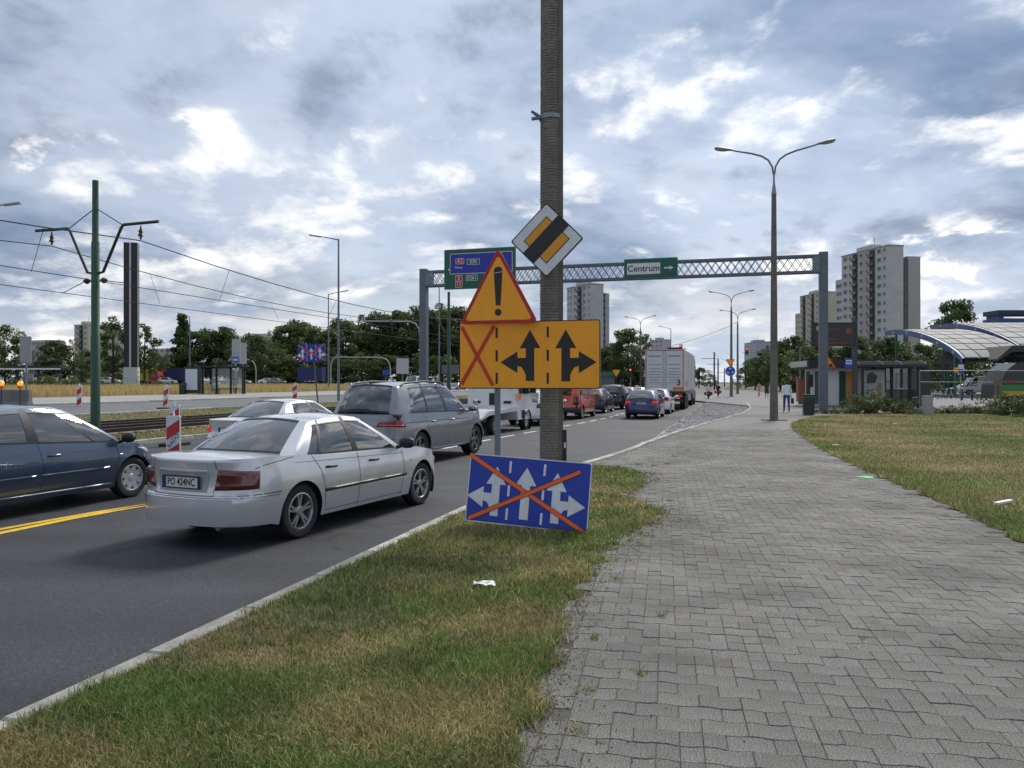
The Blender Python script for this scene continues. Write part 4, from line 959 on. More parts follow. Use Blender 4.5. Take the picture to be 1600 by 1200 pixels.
# end-of-priority diamond on the concrete pole
dm = thing('priority_diamond', 'white and orange diamond sign crossed by black bar on concrete pole', 'sign', at(854, 9.33, 375)); dm.rotation_euler = (0, 0, SRZ)
q = .455; d4 = [(q, 0), (0, q), (-q, 0), (0, -q)]
flat(dm, 'backing_plate', rpoly(d4, .03), -.02, sg_back, .0195); flat(dm, 'border', rpoly(d4, .03), 0, sg_k); flat(dm, 'face', rpoly([(a*.955, b*.955) for a, b in d4], .025), .0022, sg_w)
flat(dm, 'inner_border', [(a*.635, b*.635) for a, b in d4], .0042, sg_k); flat(dm, 'inner_square', [(a*.60, b*.60) for a, b in d4], .0062, sg_dy)
e = .066; flat(dm, 'black_bar', [(-.235-e, -.22+e), (-.235+e, -.22-e), (.22+e, .235-e), (.22-e, .235+e)], .0082, sg_k)
# steel sign post
ps = thing('sign_post', 'grey steel post carrying the orange signs', 'post', (-.174, 9.25, 0))
MB().cyl((0, 0, -.1), (0, 0, 3.15), .036, n=14).build('tube', steel_paint, ps, 40)
for z in (1.8, 2.25, 2.6, 3.0): MB().box((0, -.02, z), (.11, .08, .035)).build('clamp', steel, ps)
# blue sign leaning at the foot of the post
KB = 1.46/640; bl = plate_sign('crossed_lane_sign', 'blue lane arrow sign crossed with orange tape, leaning low at the pole', at(824, 8.86, 769.5), 1.46, .79, sg_b, roll=R(3.0), edge=sg_w, tilt=R(-7))
def B_(x, y): return ((x-446)*KB, (964-(y-.066*(x-446)))*KB*1.03)
for x, l in ((347, ((812, 870), (930, 985), (1045, 1100))), (528, ((825, 882), (950, 1000), (1062, 1118)))):
    for a, b in l: flat(bl, 'lane_dash', [B_(x-6, a), B_(x+6, a), B_(x+6, b), B_(x-6, b)][::-1], .0042, sg_w)
flat(bl, 'arrow', shift(arrow_turn(-1, KB*.97), *B_(278, 1083)), .0042, sg_w); flat(bl, 'arrow', shift(arrow_up(KB), *B_(436, 1097)), .0042, sg_w); flat(bl, 'arrow', shift(arrow_turn(1, KB*.97), *B_(596, 1110)), .0042, sg_w)
flat(bl, 'tape_edge', bar(B_(128, 782), B_(764, 1156), .058), .0062, sg_k); flat(bl, 'crossing_tape', bar(B_(124, 780), B_(768, 1158), .046), .0082, tape_o)
flat(bl, 'tape_edge', bar(B_(150, 1096), B_(708, 860), .055), .0102, sg_k); flat(bl, 'crossing_tape', bar(B_(146, 1098), B_(711, 859), .043), .0122, tape_o)
# concrete pole with ribbed skin
cp = thing('concrete_pole', 'tall brown-grey ribbed concrete pole standing on the verge', 'pole', (.485, 9.6, 0))
cpm = mat('pole_concrete', (.185, .170, .145), .92, var=.22, scale=2.5, bump=.5, bscale=40, var2=(22., .25))
prof = []; z = -.1
while z < 9.6:
    r_ = .142-.0022*z+random.uniform(-.001, .001); prof += [(r_-.007, z), (r_, z+.009), (r_, z+.026), (r_-.007, z+.034)]; z += .036
pm = MB(); pm.lathe(prof, 22); pm.build('shaft', cpm, cp, 35)
MB().box((.118, -.02, 4.6), (.06, .16, 9.4)).build('side_rib', mat('pole_rib', (.14, .128, .108), .92, var=.2, scale=3, bump=.4, bscale=30), cp)
MB().box((.165, -.06, .75), (.05, .10, .72)).build('cable_box', black, cp); MB().box((.168, -.115, .92), (.02, .01, .07)).build('sticker', sg_w, cp)
zz_ = at(860, 9.6, 185).z
b = MB(); b.lathe([(.138, zz_-.03), (.146, zz_-.025), (.146, zz_+.025), (.138, zz_+.03)], 22); b.build('clamp_band', steel, cp, 40)
for a in (R(150), R(196)): MB().tube([(-.13, -.05, zz_-.01), (-.24, -.07, zz_+(.07 if a < 3 else -.03))], .022, 8).build('clamp_bolt', steel_paint, cp)
# crumpled paper, spray mark, litter
b = MB(); rows = []
for i in range(6): rows.append([(-.09+.036*i+random.uniform(-.008, .008), -.06+.03*j+random.uniform(-.008, .008), .055+random.uniform(-.014, .02)) for j in range(5)])
b.grid(rows); tag(b.build('paper_scrap', mat('paper', (.80, .82, .84), .8), loc=(-.225, 6.28, .0), smooth=30), 'crumpled white paper lying on the verge grass', 'litter')
pts = [(math.cos(a)*(.12+.04*math.sin(3*a)), math.sin(a)*(.16+.04*math.cos(5*a)), 0) for a in np.linspace(0, 2*math.pi, 19)[:-1]]
tag(MB().add(pts, [tuple(range(18))]).build('spray_mark', mat('green_spray', (.05, .55, .10), .7), loc=(6.33, 13.7, .006)), 'bright green spray paint mark on the paving edge', 'mark', kind='structure')
for i, (px_, py_, lb) in enumerate(((1306, 698, 'small white scrap of litter by the lawn edge'), (1398, 664, 'white litter scrap high on the lawn'), (1568, 790, 'flat pale litter strip on the lawn at the right'))):
    d = 2040/(py_-597); tag(MB().box((0, 0, .03), (.16 if i < 2 else .45, .06, .03), rz=.3*i).build('litter_scrap', white, loc=at(px_, d, z=.02)), lb, 'litter')

# ---- overhead sign gantry
GR = Vector((19.05, 47., 0)); GL = Vector((-6.2, 54.1, -.14)); gd = (GL-GR); gd.z = 0; gl_ = gd.length; gdir = gd/gl_; grz = math.atan2(gdir.y, gdir.x)
ga = thing('road_gantry', 'blue-grey lattice gantry spanning the road on two square posts', 'gantry', GR, grz)
gm_ = mat('gantry_paint', (.125, .15, .178), .5, .2, var=.12, scale=2)
for x, z0 in ((0, -.05), (gl_, -.2)): MB().box((x, 0, (9.65+z0)/2), (.50, .50, 9.65-z0)).build('post', gm_, ga)
for z in (8.45, 9.42):
    for y in (-.35, .35): MB().box((gl_/2, y, z), (gl_-.5, .11, .13)).build('chord', gm_, ga)
dg_me = MB().box((0, 0, 0), (1.03, .03, .035)).mesh('lattice_bar', gm_); ncell = 52; cw = (gl_-1.2)/ncell; an = math.atan2(.85, cw*1.15)
for y in (-.33, .33):
    for i in range(ncell):
        for s_ in (1, -1):
            o = obj('lattice_bar', dg_me, ga, (.6+cw*(i+.5), y+.012*s_, 8.935)); o.rotation_euler = (0, s_*an, 0)
for x in (.42, gl_-.42): MB().box((x, 0, 8.93), (.35, .8, 1.05)).build('end_bracket', steel_paint, ga)
def on_gantry(px_):   # distance along the gantry for a picture column
    for i in range(2000):
        q = GR+gdir*(gl_*i/2000)
        if 800+q.x/q.y*1200 < px_: return gl_*i/2000, q
s0, q0 = on_gantry(1018); s1, q1 = on_gantry(753)
def gsign(name, label, s_, z, w_, h_):
    p = GR+gdir*s_+Vector((-gdir.y, gdir.x, 0))*.5*(1 if (Vector((-gdir.y, gdir.x, 0)).y < 0) else -1)
    t = thing(name, label, 'sign', (p.x, p.y, z), SRZ)
    flat(t, 'backing_plate', rrect(w_, h_, .06), -.05, sg_back, .048); flat(t, 'border', rrect(w_, h_, .06), 0, mat('sign_edge_green', (.10, .22, .17), .5)); flat(t, 'face', rrect(w_-.07, h_-.07, .05), .003, sg_gr); return t
def stext(root, txt, size, x, z, m, h=.012, bold=0., sx=1.):
    o = obj('lettering', text_mesh(txt, size, m, .001, bold), root, (x, -h, z)); o.rotation_euler = (R(90), 0, 0); o.scale = (sx, 1, 1); return o
t = gsign('centrum_sign', 'green road sign reading Centrum with arrow, hung on the gantry', s0, at(1018, q0.y, 421).z, 3.42, 1.30)
flat(t, 'white_panel', rrect(2.12, .72, .05, cx=-.45), .0062, sg_w); stext(t, 'Centrum', .56, -.45, .0, sg_k, .011, .008)
flat(t, 'arrow', [(.85, -.05), (1.2, -.05), (1.2, -.14), (1.45, 0), (1.2, .14), (1.2, .05), (.85, .05)], .0062, sg_w)
t = gsign('route_sign', 'green motorway route sign with blue panel behind the warning triangle', s1, at(753, q1.y, 421).z, 5.15, 2.75)
flat(t, 'panel_border', rrect(4.5, 1.42, .05, cx=.1, cy=.38), .0062, sg_w); flat(t, 'blue_panel', rrect(4.42, 1.34, .05, cx=.1, cy=.38), .0082, mat('motorway_blue', (.012, .03, .34), .45))
for x, z, w_, m, tx in ((-1.42, .55, .56, sg_red, 'A2'), (-.45, .48, .85, sg_gr, 'E30'), (-1.5, -.62, .46, sg_red, '5'), (-.55, -.62, .8, sg_gr, 'E261'), (-1.5, -1.06, .46, sg_red, '11')):
    flat(t, 'number_frame', rrect(w_+.06, .40, .04, cx=x, cy=z), .0102, sg_w); flat(t, 'number_panel', rrect(w_, .34, .03, cx=x, cy=z), .0122, m); stext(t, tx, .34, x, z, sg_w, .016, .004)
stext(t, 'Płatna', .24, -1.5, .12, sg_w, .012)
flat(t, 'arrow', [(-2.1, -.13), (-2.32, -.0), (-2.1, .13), (-2.1, .04), (-1.95, .04), (-1.95, -.04), (-2.1, -.04)][::-1], .0062, sg_w)

# ---- street lamps with two curved arms
def double_lamp(label, loc, hgt, rz, group='double-arm street lamps'):
    t = thing('street_lamp', label, 'street lamp', loc, rz, group); hp = hgt-2.1
    lm = mat('lamp_concrete', (.16, .145, .125), .9, var=.2, scale=2, bump=.3, bscale=30)
    MB().tube([(0, 0, -.1), (0, 0, hp)], [.185, .105], 14).build('pole', lm, t, 40)
    MB().tube([(0, 0, hp), (0, 0, hp+.12), (0, 0, hp+.55), (0, 0, hp+.95)], [.12, .10, .045, .04], 12).build('collar', steel, t, 40)
    for s_ in (1, -1):
        pts = [Vector((s_*x, 0, hp+z)) for x, z in ((.02, .9), (.07, 1.25), (.24, 1.56), (.52, 1.76), (.95, 1.91), (1.6, 2.06), (1.95, 2.16))]
        MB().tube(pts, [.042]*5+[.035, .032], 8).build('arm', steel_paint, t, 40)
        h = MB(); h.lathe([(0, -.42), (.06, -.40), (.10, -.25), (.14, 0), (.15, .2), (.11, .36), (0, .42)], 12)
        h.v = [(s_*(2.2+z*.98), x, hp+2.20+z*.16+y*.55) for x, y, z in h.v]; hd = h.build('lamp_head', mat('lamp_housing', (.30, .31, .31), .5, .3), t, 50)
        g_ = MB(); g_.lathe([(0, -.3), (.09, -.18), (.12, .05), (.09, .25), (0, .33)], 10); g_.v = [(s_*(2.27+z*.95), x, hp+2.165+z*.16-abs(y)*.5) for x, y, z in g_.v]
        g_.build('diffuser', mat('lamp_glass', (.5, .5, .47), .2), hd, 50)
    return t
L1 = double_lamp('tall double-arm concrete street lamp standing in the paved path', (11.8, 34.6, 0), 12.25, R(-14))
b = MB(); b.grid([[(x, y, .006) for x in (-.55, .55)] for y in (-.45, .45)]); b.build('base_patch', mat('base_dirt', (.07, .062, .05), .95), L1)
L2 = dup(L1, (25.7, 90, 0), R(-16), 'double-arm street lamp carrying the yield and roundabout signs')
dup(L1, (33.2, 113, 0), R(-20), 'double-arm street lamp right behind the one with round sign'); dup(L1, (19.4, 116, -.1), R(-25), 'double-arm street lamp above the dark trees left of the lorry', .95)
def single_lamp(label, loc, hgt, rz, ln=2.4, up=.25):
    t = thing('mast_lamp', label, 'street lamp', loc, rz, 'single-arm street lamps')
    MB().tube([(0, 0, -.1), (0, 0, hgt)], [.11, .06], 10).build('pole', steel_paint, t, 40); MB().tube([(0, 0, hgt-.06), (ln, 0, hgt+up)], [.05, .035], 8).build('arm', steel_paint, t, 40)
    MB().box((ln+.35, 0, hgt+up+.03), (.9, .26, .09), M=Matrix.Rotation(-math.atan2(up, ln), 3, 'Y')).build('lamp_head', mat('lamp_housing', (.3, .31, .31), .5, .3), t); return t
single_lamp('tall grey mast lamp with left-pointing arm beside the far blue sign', (-13.1, 58, .2), 12.3, R(180-8), 1.5, .25)
single_lamp('mast lamp standing behind the tall grey mast lamp', (-22.7, 95, .4), 12.2, R(8), 1.6, .35)
single_lamp('lamp at the left picture edge with only its head in view', (-30.2, 42, .4), 10.7, R(4), 2.4, .35)
single_lamp('thin mast lamp behind the green route sign', (-9.1, 96, .3), 13.5, R(150), 1.5, .3)
single_lamp('small mast lamp above the lorry', (30., 145, 0), 11.8, R(172), 1.6, .4)
single_lamp('short mast lamp among trees near the kiosk', (39, 104, 0), 6.5, R(10), .8, .1)
single_lamp('slim mast lamp in front of left tree row', (-54, 150, .9), 9.5, R(20), 1., .3)
single_lamp('slim mast lamp behind the left bus shelter', (-47, 112, .8), 10.5, R(200), .9, .3)
# round sign and yield sign on the second lamp
def disc(n=24, r=1., cx=0, cy=0): return [(cx+r*math.cos(a), cy+r*math.sin(a)) for a in np.linspace(0, 2*math.pi, n+1)[:-1]]
t = thing('roundabout_sign', 'round blue roundabout sign with white arrows on lamp post', 'sign', at(1141, 89.6, 580)); t.rotation_euler = (0, 0, SRZ)
flat(t, 'border', disc(24, .58), -.02, sg_w, .02); flat(t, 'face', disc(24, .54), .002, mat('sign_bright_blue', (.01, .08, .48), .45))
for k in range(3):
    a = R(90+120*k); flat(t, 'arrow', [(r_*math.cos(a+d_), r_*math.sin(a+d_)) for r_, d_ in ((.26, -.4), (.38, -.4), (.38, .1), (.46, .1), (.32, .55), (.18, .1), (.26, .1))], .006, sg_w)
t = thing('yield_sign', 'orange inverted triangle sign above the round blue sign', 'sign', at(1141, 89.6, 567)); t.rotation_euler = (0, 0, SRZ)
flat(t, 'border', [(-.52, .42), (.0, -.50), (.52, .42)], -.02, sg_red, .02); flat(t, 'face', [(-.4, .35), (0, -.36), (.4, .35)], .002, sg_y)

# ---- tram pole with two bracket arms, overhead wires
green_p = mat('green_pole_paint', (.022, .075, .042), .5, var=.15, scale=2)
def tram_pole(label, u_, v_=18.8, hgt=9.1):
    p = uv(u_, v_); t = thing('tram_pole', label, 'tram pole', (p.x, p.y, -.06), math.atan2(NL.y, NL.x), 'tram poles')
    MB().tube([(0, 0, -.1), (0, 0, 3.45), (0, 0, 3.47), (0, 0, 6.85), (0, 0, 6.9), (0, 0, hgt)], [.165, .16, .145, .14, .115, .105], 16).build('mast', green_p, t, 40)
    for s_ in (1, -1):
        MB().tube([(s_*.1, 0, 5.72), (s_*.35, 0, 5.76), (s_*1.15, 0, 7.32), (s_*1.25, 0, 7.42), (s_*2.75, 0, 7.42 if s_ > 0 else 7.45)], .055, 8).build('bracket_arm', mat('dark_green_arm', (.02, .035, .028), .6), t, 40)
        MB().tube([(s_*.1, 0, 8.05), (s_*1.2, 0, 7.42)], .018, 6).build('stay', wire_m, t)
        i = MB(); i.lathe([(.02, .35), (.03, .25), (.09, .12), (.05, .1), (.11, -.02), (.04, -.05), (.03, -.15)], 10, c=(s_*2.0, 0, 7.0)); i.build('insulator', mat('insulator', (.05, .03, .025), .4), t, 40)
        i = MB(); i.lathe([(.0, -.16), (.06, -.14), (.06, -.05), (.11, -.03), (.11, .03), (.06, .05), (.06, .14), (0, .16)], 10); i.v = [(s_*.38+z*.9, y, 5.45+x) for x, y, z in i.v]; i.build('insulator', mat('insulator', (.05, .03, .025), .4), t, 40)
        MB().tube([(s_*.5, 0, 5.43), (s_*1.5, 0, 5.05 if s_ > 0 else 5.3)], .016, 6).build('registration_arm', wire_m, t)
    return t
U1 = to_uv((-15.25, 28.0))[0]
tram_pole('green tram pole with two bracket arms beside the blue-grey hatchback', U1); tram_pole('distant tram pole seen between gantry post and warning triangle', U1+36); tram_pole('far tram pole along the tracks beyond the gantry', U1+72); 
def wire(label, v_, z0, sag, r=.012, us_=None, name='overhead_wire'):
    pts = []; us_ = us_ or [U1-36, U1, U1+36, U1+72, U1+108]
    for a, b in zip(us_, us_[1:]):
        for k in range(9): t = k/9; pts.append(uv(lerp(a, b, t), v_, z0-sag*4*t*(1-t)))
    pts.append(uv(us_[-1], v_, z0)); tag(MB().tube(pts, r, 5).build(name, wire_m), label, 'wire', 'tram overhead wires')
wire('upper wire hung from the right arm of the tram pole', 16.8, 6.75, .75, .020); wire('upper wire hung from the left arm of the tram pole', 20.8, 6.75, .75, .018)
wire('lower contact wire over the nearer tram track', 17.3, 5.15, .0, .014); wire('lower contact wire over the farther tram track', 20.3, 5.0, .0, .014)
for k in range(-1, 6):
    for v_, vb in ((16.8, 17.3), (20.8, 20.3)):
        u_ = U1+5+k*9.; f = ((u_-U1) % 36)/36; za = 6.75-.75*4*f*(1-f); a, b = uv(u_, v_, za), uv(u_, vb, 5.1)
        tag(MB().tube([a, b], .009, 4).build('dropper_wire', wire_m), '%s thin dropper wire from the left on the wires over the %s tram track' % (ORD[k+1], 'nearer' if v_ < 18 else 'farther'), 'wire', 'droppers between tram wires')
# ---- red and white delineators
def delineator(label, loc, rz=0., lean=0., h=1.0, w_=.27, lamp=True, txt=None):
    t = thing('delineator', label, 'delineator', loc); t.rotation_euler = (0, lean, rz)
    b = MB(); b.box((0, 0, .04), (.40, .85, .08)); b.build('foot', rubber, t)
    flat(t, 'panel', rrect(w_, h, .02, cy=.12+h/2), -.02, sg_w, .04)
    n = 3 if w_ < .3 else 2
    for k in range(n):
        z = .14+k*(h-.04)/n; st = (h-.04)/n*.52; a = w_/2-.012; sl_ = .18
        flat(t, 'red_stripe', [(-a, z), (a, z+sl_), (a, min(z+sl_+st, h+.1)), (-a, min(z+st, h+.1))], .022, mat('stripe_red', (.52, .02, .02), .4))
    MB().cyl((0, 0, .1+h), (0, 0, .22+h), .03, .02, 8).build('lamp_stub', white, t)
    if txt: o = stext(t, txt, .13, .01, .62, mat('blue_ink', (.02, .08, .35), .5), .026); o.rotation_euler = (R(90), R(-50), 0)
    return t
delineator('red and white delineator with blue lettering right beside the silver saloon', (-7.05, 16, -.14), SRZ, 0, 1.02, .34, txt='RADO')
delineator('red and white delineator standing behind the lettered one', (-9.75, 22.2, -.14), SRZ, 0, 1.05, .34)
delineator('slightly leaning delineator beyond the tram tracks above the lettered one', at(258, 42, z=.22), SRZ, R(5), 1.15, .30); delineator('delineator on the far road just left of the green pole', at(124, 42, z=.26), SRZ, 0, 1.15, .33)
delineator('delineator on the far road below the far bus shelter', at(461, 56, z=.28), SRZ, 0, 1.2, .36); delineator('small delineator at the far crossing left of gantry post', at(642, 100, z=.3), SRZ, 0, 1.2, .4); 
# ---- second blue lane sign on a leaning post
t = plate_sign('far_lane_sign', 'distant blue lane arrow sign crossed out in orange, on tilted post', at(486.5, 36, 551.5), 1.44, .85, sg_b, roll=R(-1.5), edge=sg_k)
for x, f in ((-.45, -1), (0, 0), (.45, 1)):
    flat(t, 'arrow', shift(arrow_turn(f, .0021) if f else arrow_up(.0021), x, -.3), .0042, sg_w)
for x in (-.24, .24):
    for z in (-.3, 0, .3): flat(t, 'lane_dash', [(x-.014, z-.06), (x+.014, z-.06), (x+.014, z+.06), (x-.014, z+.06)], .0042, sg_w)
flat(t, 'crossing_tape', bar((-.70, .40), (.68, -.36), .05), .0062, tape_o); flat(t, 'crossing_tape', bar((-.68, -.40), (.70, .40), .05), .0082, tape_o)
p = at(486.5, 36, z=0); t = thing('leaning_sign_post', 'thin tilted post under the distant blue lane sign', 'post', (p.x+.1, p.y+.06, -.05)); MB().tube([(.28, 0, 0), (-.08, 0, 3.4)], .035, 8).build('tube', mat('brown_post', (.12, .115, .09), .7), t)
# ---- concrete barrier with amber lamps at the left edge
bz = .40; t = thing('concrete_barrier', 'grey concrete barrier block at left edge of the far road', 'barrier', at(2, 40, z=bz), R(-4))
b = MB(); b.prism([(-.3, 0), (.3, 0), (.22, .15), (.14, .3), (.12, .9), (-.12, .9), (-.14, .3), (-.22, .15)], -1.6, 1.6, lambda a, c, h: (h, a, c)); b.build('block', mat('barrier_concrete', (.17, .17, .175), .9, var=.15, scale=2), t)
for px_, lb in ((2, 'amber warning lamp at the very left edge above the barrier'), (31.5, 'amber warning lamp on thin stake by the barrier end')):
    t = thing('warning_lamp', lb, 'warning lamp', at(px_, 39.3, z=bz-.2), 0, 'amber lamps on the barrier'); MB().cyl((0, 0, 0), (0, 0, 1.2), .03, n=8).build('stake', darkgrey, t)
    b = MB(); b.lathe([(0, -.05), (.13, -.05), (.14, 0), (.14, .05), (0, .05)], 14, 'Y', (0, 0, 1.42)); b.build('lens', orange_lit, t); MB().box((0, 0, 1.24), (.2, .12, .14)).build('battery_case', mat('orange_case', (.5, .12, .02), .5), t)
# ================================================================== lorry, recovery truck, motorbikes
def wheel_pair(root, xs, yo, r, wd, rim=.58, both=True):
    t = MB(); h = wd/2; ri = r*rim
    t.lathe([(ri, -h), (r*.95, -h), (r, -h*.7), (r, h*.7), (r*.95, h), (ri, h)], 24, 'Y', closed=True); tm = t.mesh('wheel', rubber, 35)
    m = MB(); m.lathe([(ri, h*.9), (ri*.9, h*.7), (ri*.55, h*.35), (ri*.45, h*.8), (0, h*.85)], 20, 'Y'); rm = m.mesh('rim', mat('steel_rim', (.32, .32, .33), .5, .4), 35)
    for x in xs:
        for s_ in (1, -1): o = obj('wheel', tm, root, (x, s_*yo, r), 0 if s_ > 0 else math.pi); obj('rim', rm, o)
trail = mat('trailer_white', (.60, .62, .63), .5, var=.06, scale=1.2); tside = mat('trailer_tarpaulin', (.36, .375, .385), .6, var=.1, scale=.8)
hd_ = head(.29); rear = Vector((10.05, 50.6, -.14)); t = thing('articulated_lorry', 'white articulated lorry with grey sides, tall in the right lane', 'lorry', rear, hd_)
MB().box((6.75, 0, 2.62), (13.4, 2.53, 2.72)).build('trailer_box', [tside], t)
MB().box((.02, 0, 2.62), (.05, 2.55, 2.76)).build('rear_frame', trail, t)
for s_ in (1, -1):
    d_ = MB().box((-.02, s_*.63, 2.62), (.04, 1.22, 2.62)).build('rear_door', trail, t)
    for k, (z, w_) in enumerate(((3.55, .8), (3.0, .85), (2.72, .7), (2.52, .8), (2.34, .85), (2.16, .75), (1.98, .6), (1.8, .85))):
        MB().box((-.046, s_*.63, z), (.008, w_, .05 if k else .10)).build('print_line', mat('faded_print', (.30, .31, .33), .6), d_)
    MB().box((-.05, s_*.10, 2.62), (.02, .03, 2.6)).build('lock_bar', steel, d_)
    MB().box((-.046, s_*1.2, 2.62), (.01, .05, 2.66)).build('red_marking', mat('red_marking', (.42, .03, .03), .5), t)
    MB().box((-.05, s_*.95, .93), (.08, .40, .16)).build('tail_light', red_lit, t)
MB().box((-.046, 0, 3.93), (.01, 2.36, .05)).build('red_marking', mat('red_marking', (.42, .03, .03), .5), t)
MB().box((-.048, -.85, 1.42), (.01, .62, .20)).build('orange_board', mat('orange_board', (.75, .20, .02), .5), t)
o = obj('door_number', text_mesh('3', .55, sg_k, .002, .01), t, (-.055, -.92, 1.80)); o.rotation_euler = (R(90), 0, R(-90))
MB().box((.05, 0, 1.18), (.16, 2.5, .14)).build('rear_sill', darkgrey, t); MB().box((.0, 0, .62), (.12, 2.3, .14)).build('underrun_bar', darkgrey, t); MB().box((-.07, .1, .93), (.02, .52, .12)).build('number_plate', white, t)
MB().box((6.6, 0, 1.0), (12.6, .9, .3)).build('chassis', black, t); MB().box((6.0, -1.22, .75), (5., .04, .5)).build('side_guard', steel, t)
for s_ in (1, -1): MB().box((3.1, s_*1.15, 1.08), (4.2, .3, .05)).build('mudguard', black, t)
wheel_pair(t, (1.7, 3.0, 4.3), 1.08, .5, .36); wheel_pair(t, (10.9, 14.6), 1.08, .5, .34)
for x in (4.6, 9.1): MB().box((x, -1.272, 2.62), (.06, .01, 2.6)).build('side_strap', steel, t)
MB().box((2.6, -1.272, 1.75), (2.2, .01, .35)).build('orange_stripe', mat('faded_orange', (.42, .20, .12), .6), t)
b = MB(); b.prism([(13.9, .5), (16.1, .45), (16.15, 1.3), (15.95, 3.3), (15.2, 3.75), (13.9, 3.8)], -1.22, 1.22, lambda a, c, h: (a, h, c)); b.build('cab', whitep, t)
b = MB(); b.grid([[(x, -1.23, z) for z in (1.9, 2.75)] for x in (14.7, 15.75)]); b.build('cab_window', dark_glass, t)
MB().box((15.9, -1.45, 2.4), (.2, .3, .7)).build('mirror', black, t)
# recovery truck
t = thing('recovery_truck', 'white recovery truck with flat sloping bed, behind the orange sign', 'truck', (-1.02, 28.4, -.14), head(.37))
b = MB(); b.prism([(.95, .42), (2.55, .40), (2.68, .75), (2.66, 1.05), (2.5, 1.35), (1.95, 2.15), (1.7, 2.28), (.95, 2.30)], -.97, .97, lambda a, c, h: (a, h*(1-.07*max(0, c-1.2)), c)); b.build('cab', whitep, t)
for s_ in (1, -1):
    b = MB(); b.add([(1.15, s_*.98, 1.40), (2.32, s_*.98, 1.38), (1.92, s_*.94, 2.05), (1.15, s_*.935, 2.08)], [(0, 1, 2, 3)]); b.build('side_window', dark_glass, t)
    MB().box((2.28, s_*1.12, 1.62), (.16, .22, .42)).build('mirror', black, t); MB().box((1.55, s_*.975, .62), (.30, .02, .30)).build('vent', black, t)
    b = MB(); b.lathe([(.44, -.1), (.46, 0), (.44, .1)], 20, 'Y'); b.v = [(x+1.95, y+s_*.93, z+.34) for x, y, z in b.v]; b.build('wheel_arch', black, t)
b = MB(); b.add([(2.56, -.85, 1.34), (2.56, .85, 1.34), (2.0, .8, 2.12), (2.0, -.8, 2.12)], [(0, 1, 2, 3)]); b.build('windscreen', dark_glass, t)
hb = MB(); hb.box((.80, 0, 1.25), (.08, 2.0, .96)); hb.box((.80, 0, 1.86), (.10, 1.7, .26)); hb.build('headboard', whitep, t)
MB().box((.745, 0, 1.86), (.02, 1.45, .20)).build('number_board', sg_k, t); o = obj('lettering', text_mesh('790 550 122', .19, sg_w, .001, .003), t, (.732, 0, 1.86)); o.rotation_euler = (R(90), 0, R(-90))
MB().box((.75, 0, 1.2), (.03, .22, .45)).build('winch_slot', black, t)
for y in (-.62, .62): MB().box((.752, y, 1.08), (.02, .30, .10)).build('slot', black, t); MB().box((.752, y*1.2, 1.62), (.02, .10, .07)).build('marker_lamp', black, t)
b = MB(); b.prism([(-2.75, .62), (-2.0, .84), (.76, .88), (.76, .76), (-2.0, .70), (-2.75, .55)], -1.02, 1.02, lambda a, c, h: (a, h, c)); b.build('flat_bed', mat('bed_white', (.50, .51, .52), .5), t)
for s_ in (1, -1): MB().box((-.7, s_*1.0, .95), (2.9, .05, .10)).build('bed_rail', whitep, t); MB().box((-1.0, s_*.93, .60), (.7, .12, .22)).build('tool_box', black, t); MB().tube([(-2.7, s_*.9, .62), (-2.95, s_*.9, 1.25)], .05, 6).build('ramp', mat('bed_white', (.5, .51, .52), .5), t)
MB().box((1.0, -.985, 1.28), (.62, .02, .22)).build('orange_board', mat('orange_board', (.75, .20, .02), .5), t)
b = MB(); b.lathe([(.02, 0), (.24, .02), (.26, .09), (.2, .14), (0, .14)], 18, 'Y'); b.v = [(x+.5, y-.9, z+1.9) for x, y, z in b.v]; b.build('spare_wheel', rubber, t, 40)
MB().box((-.3, 0, .5), (4.2, .7, .22)).build('chassis', black, t); wheel_pair(t, (-1.35, 1.95), .86, .345, .22)
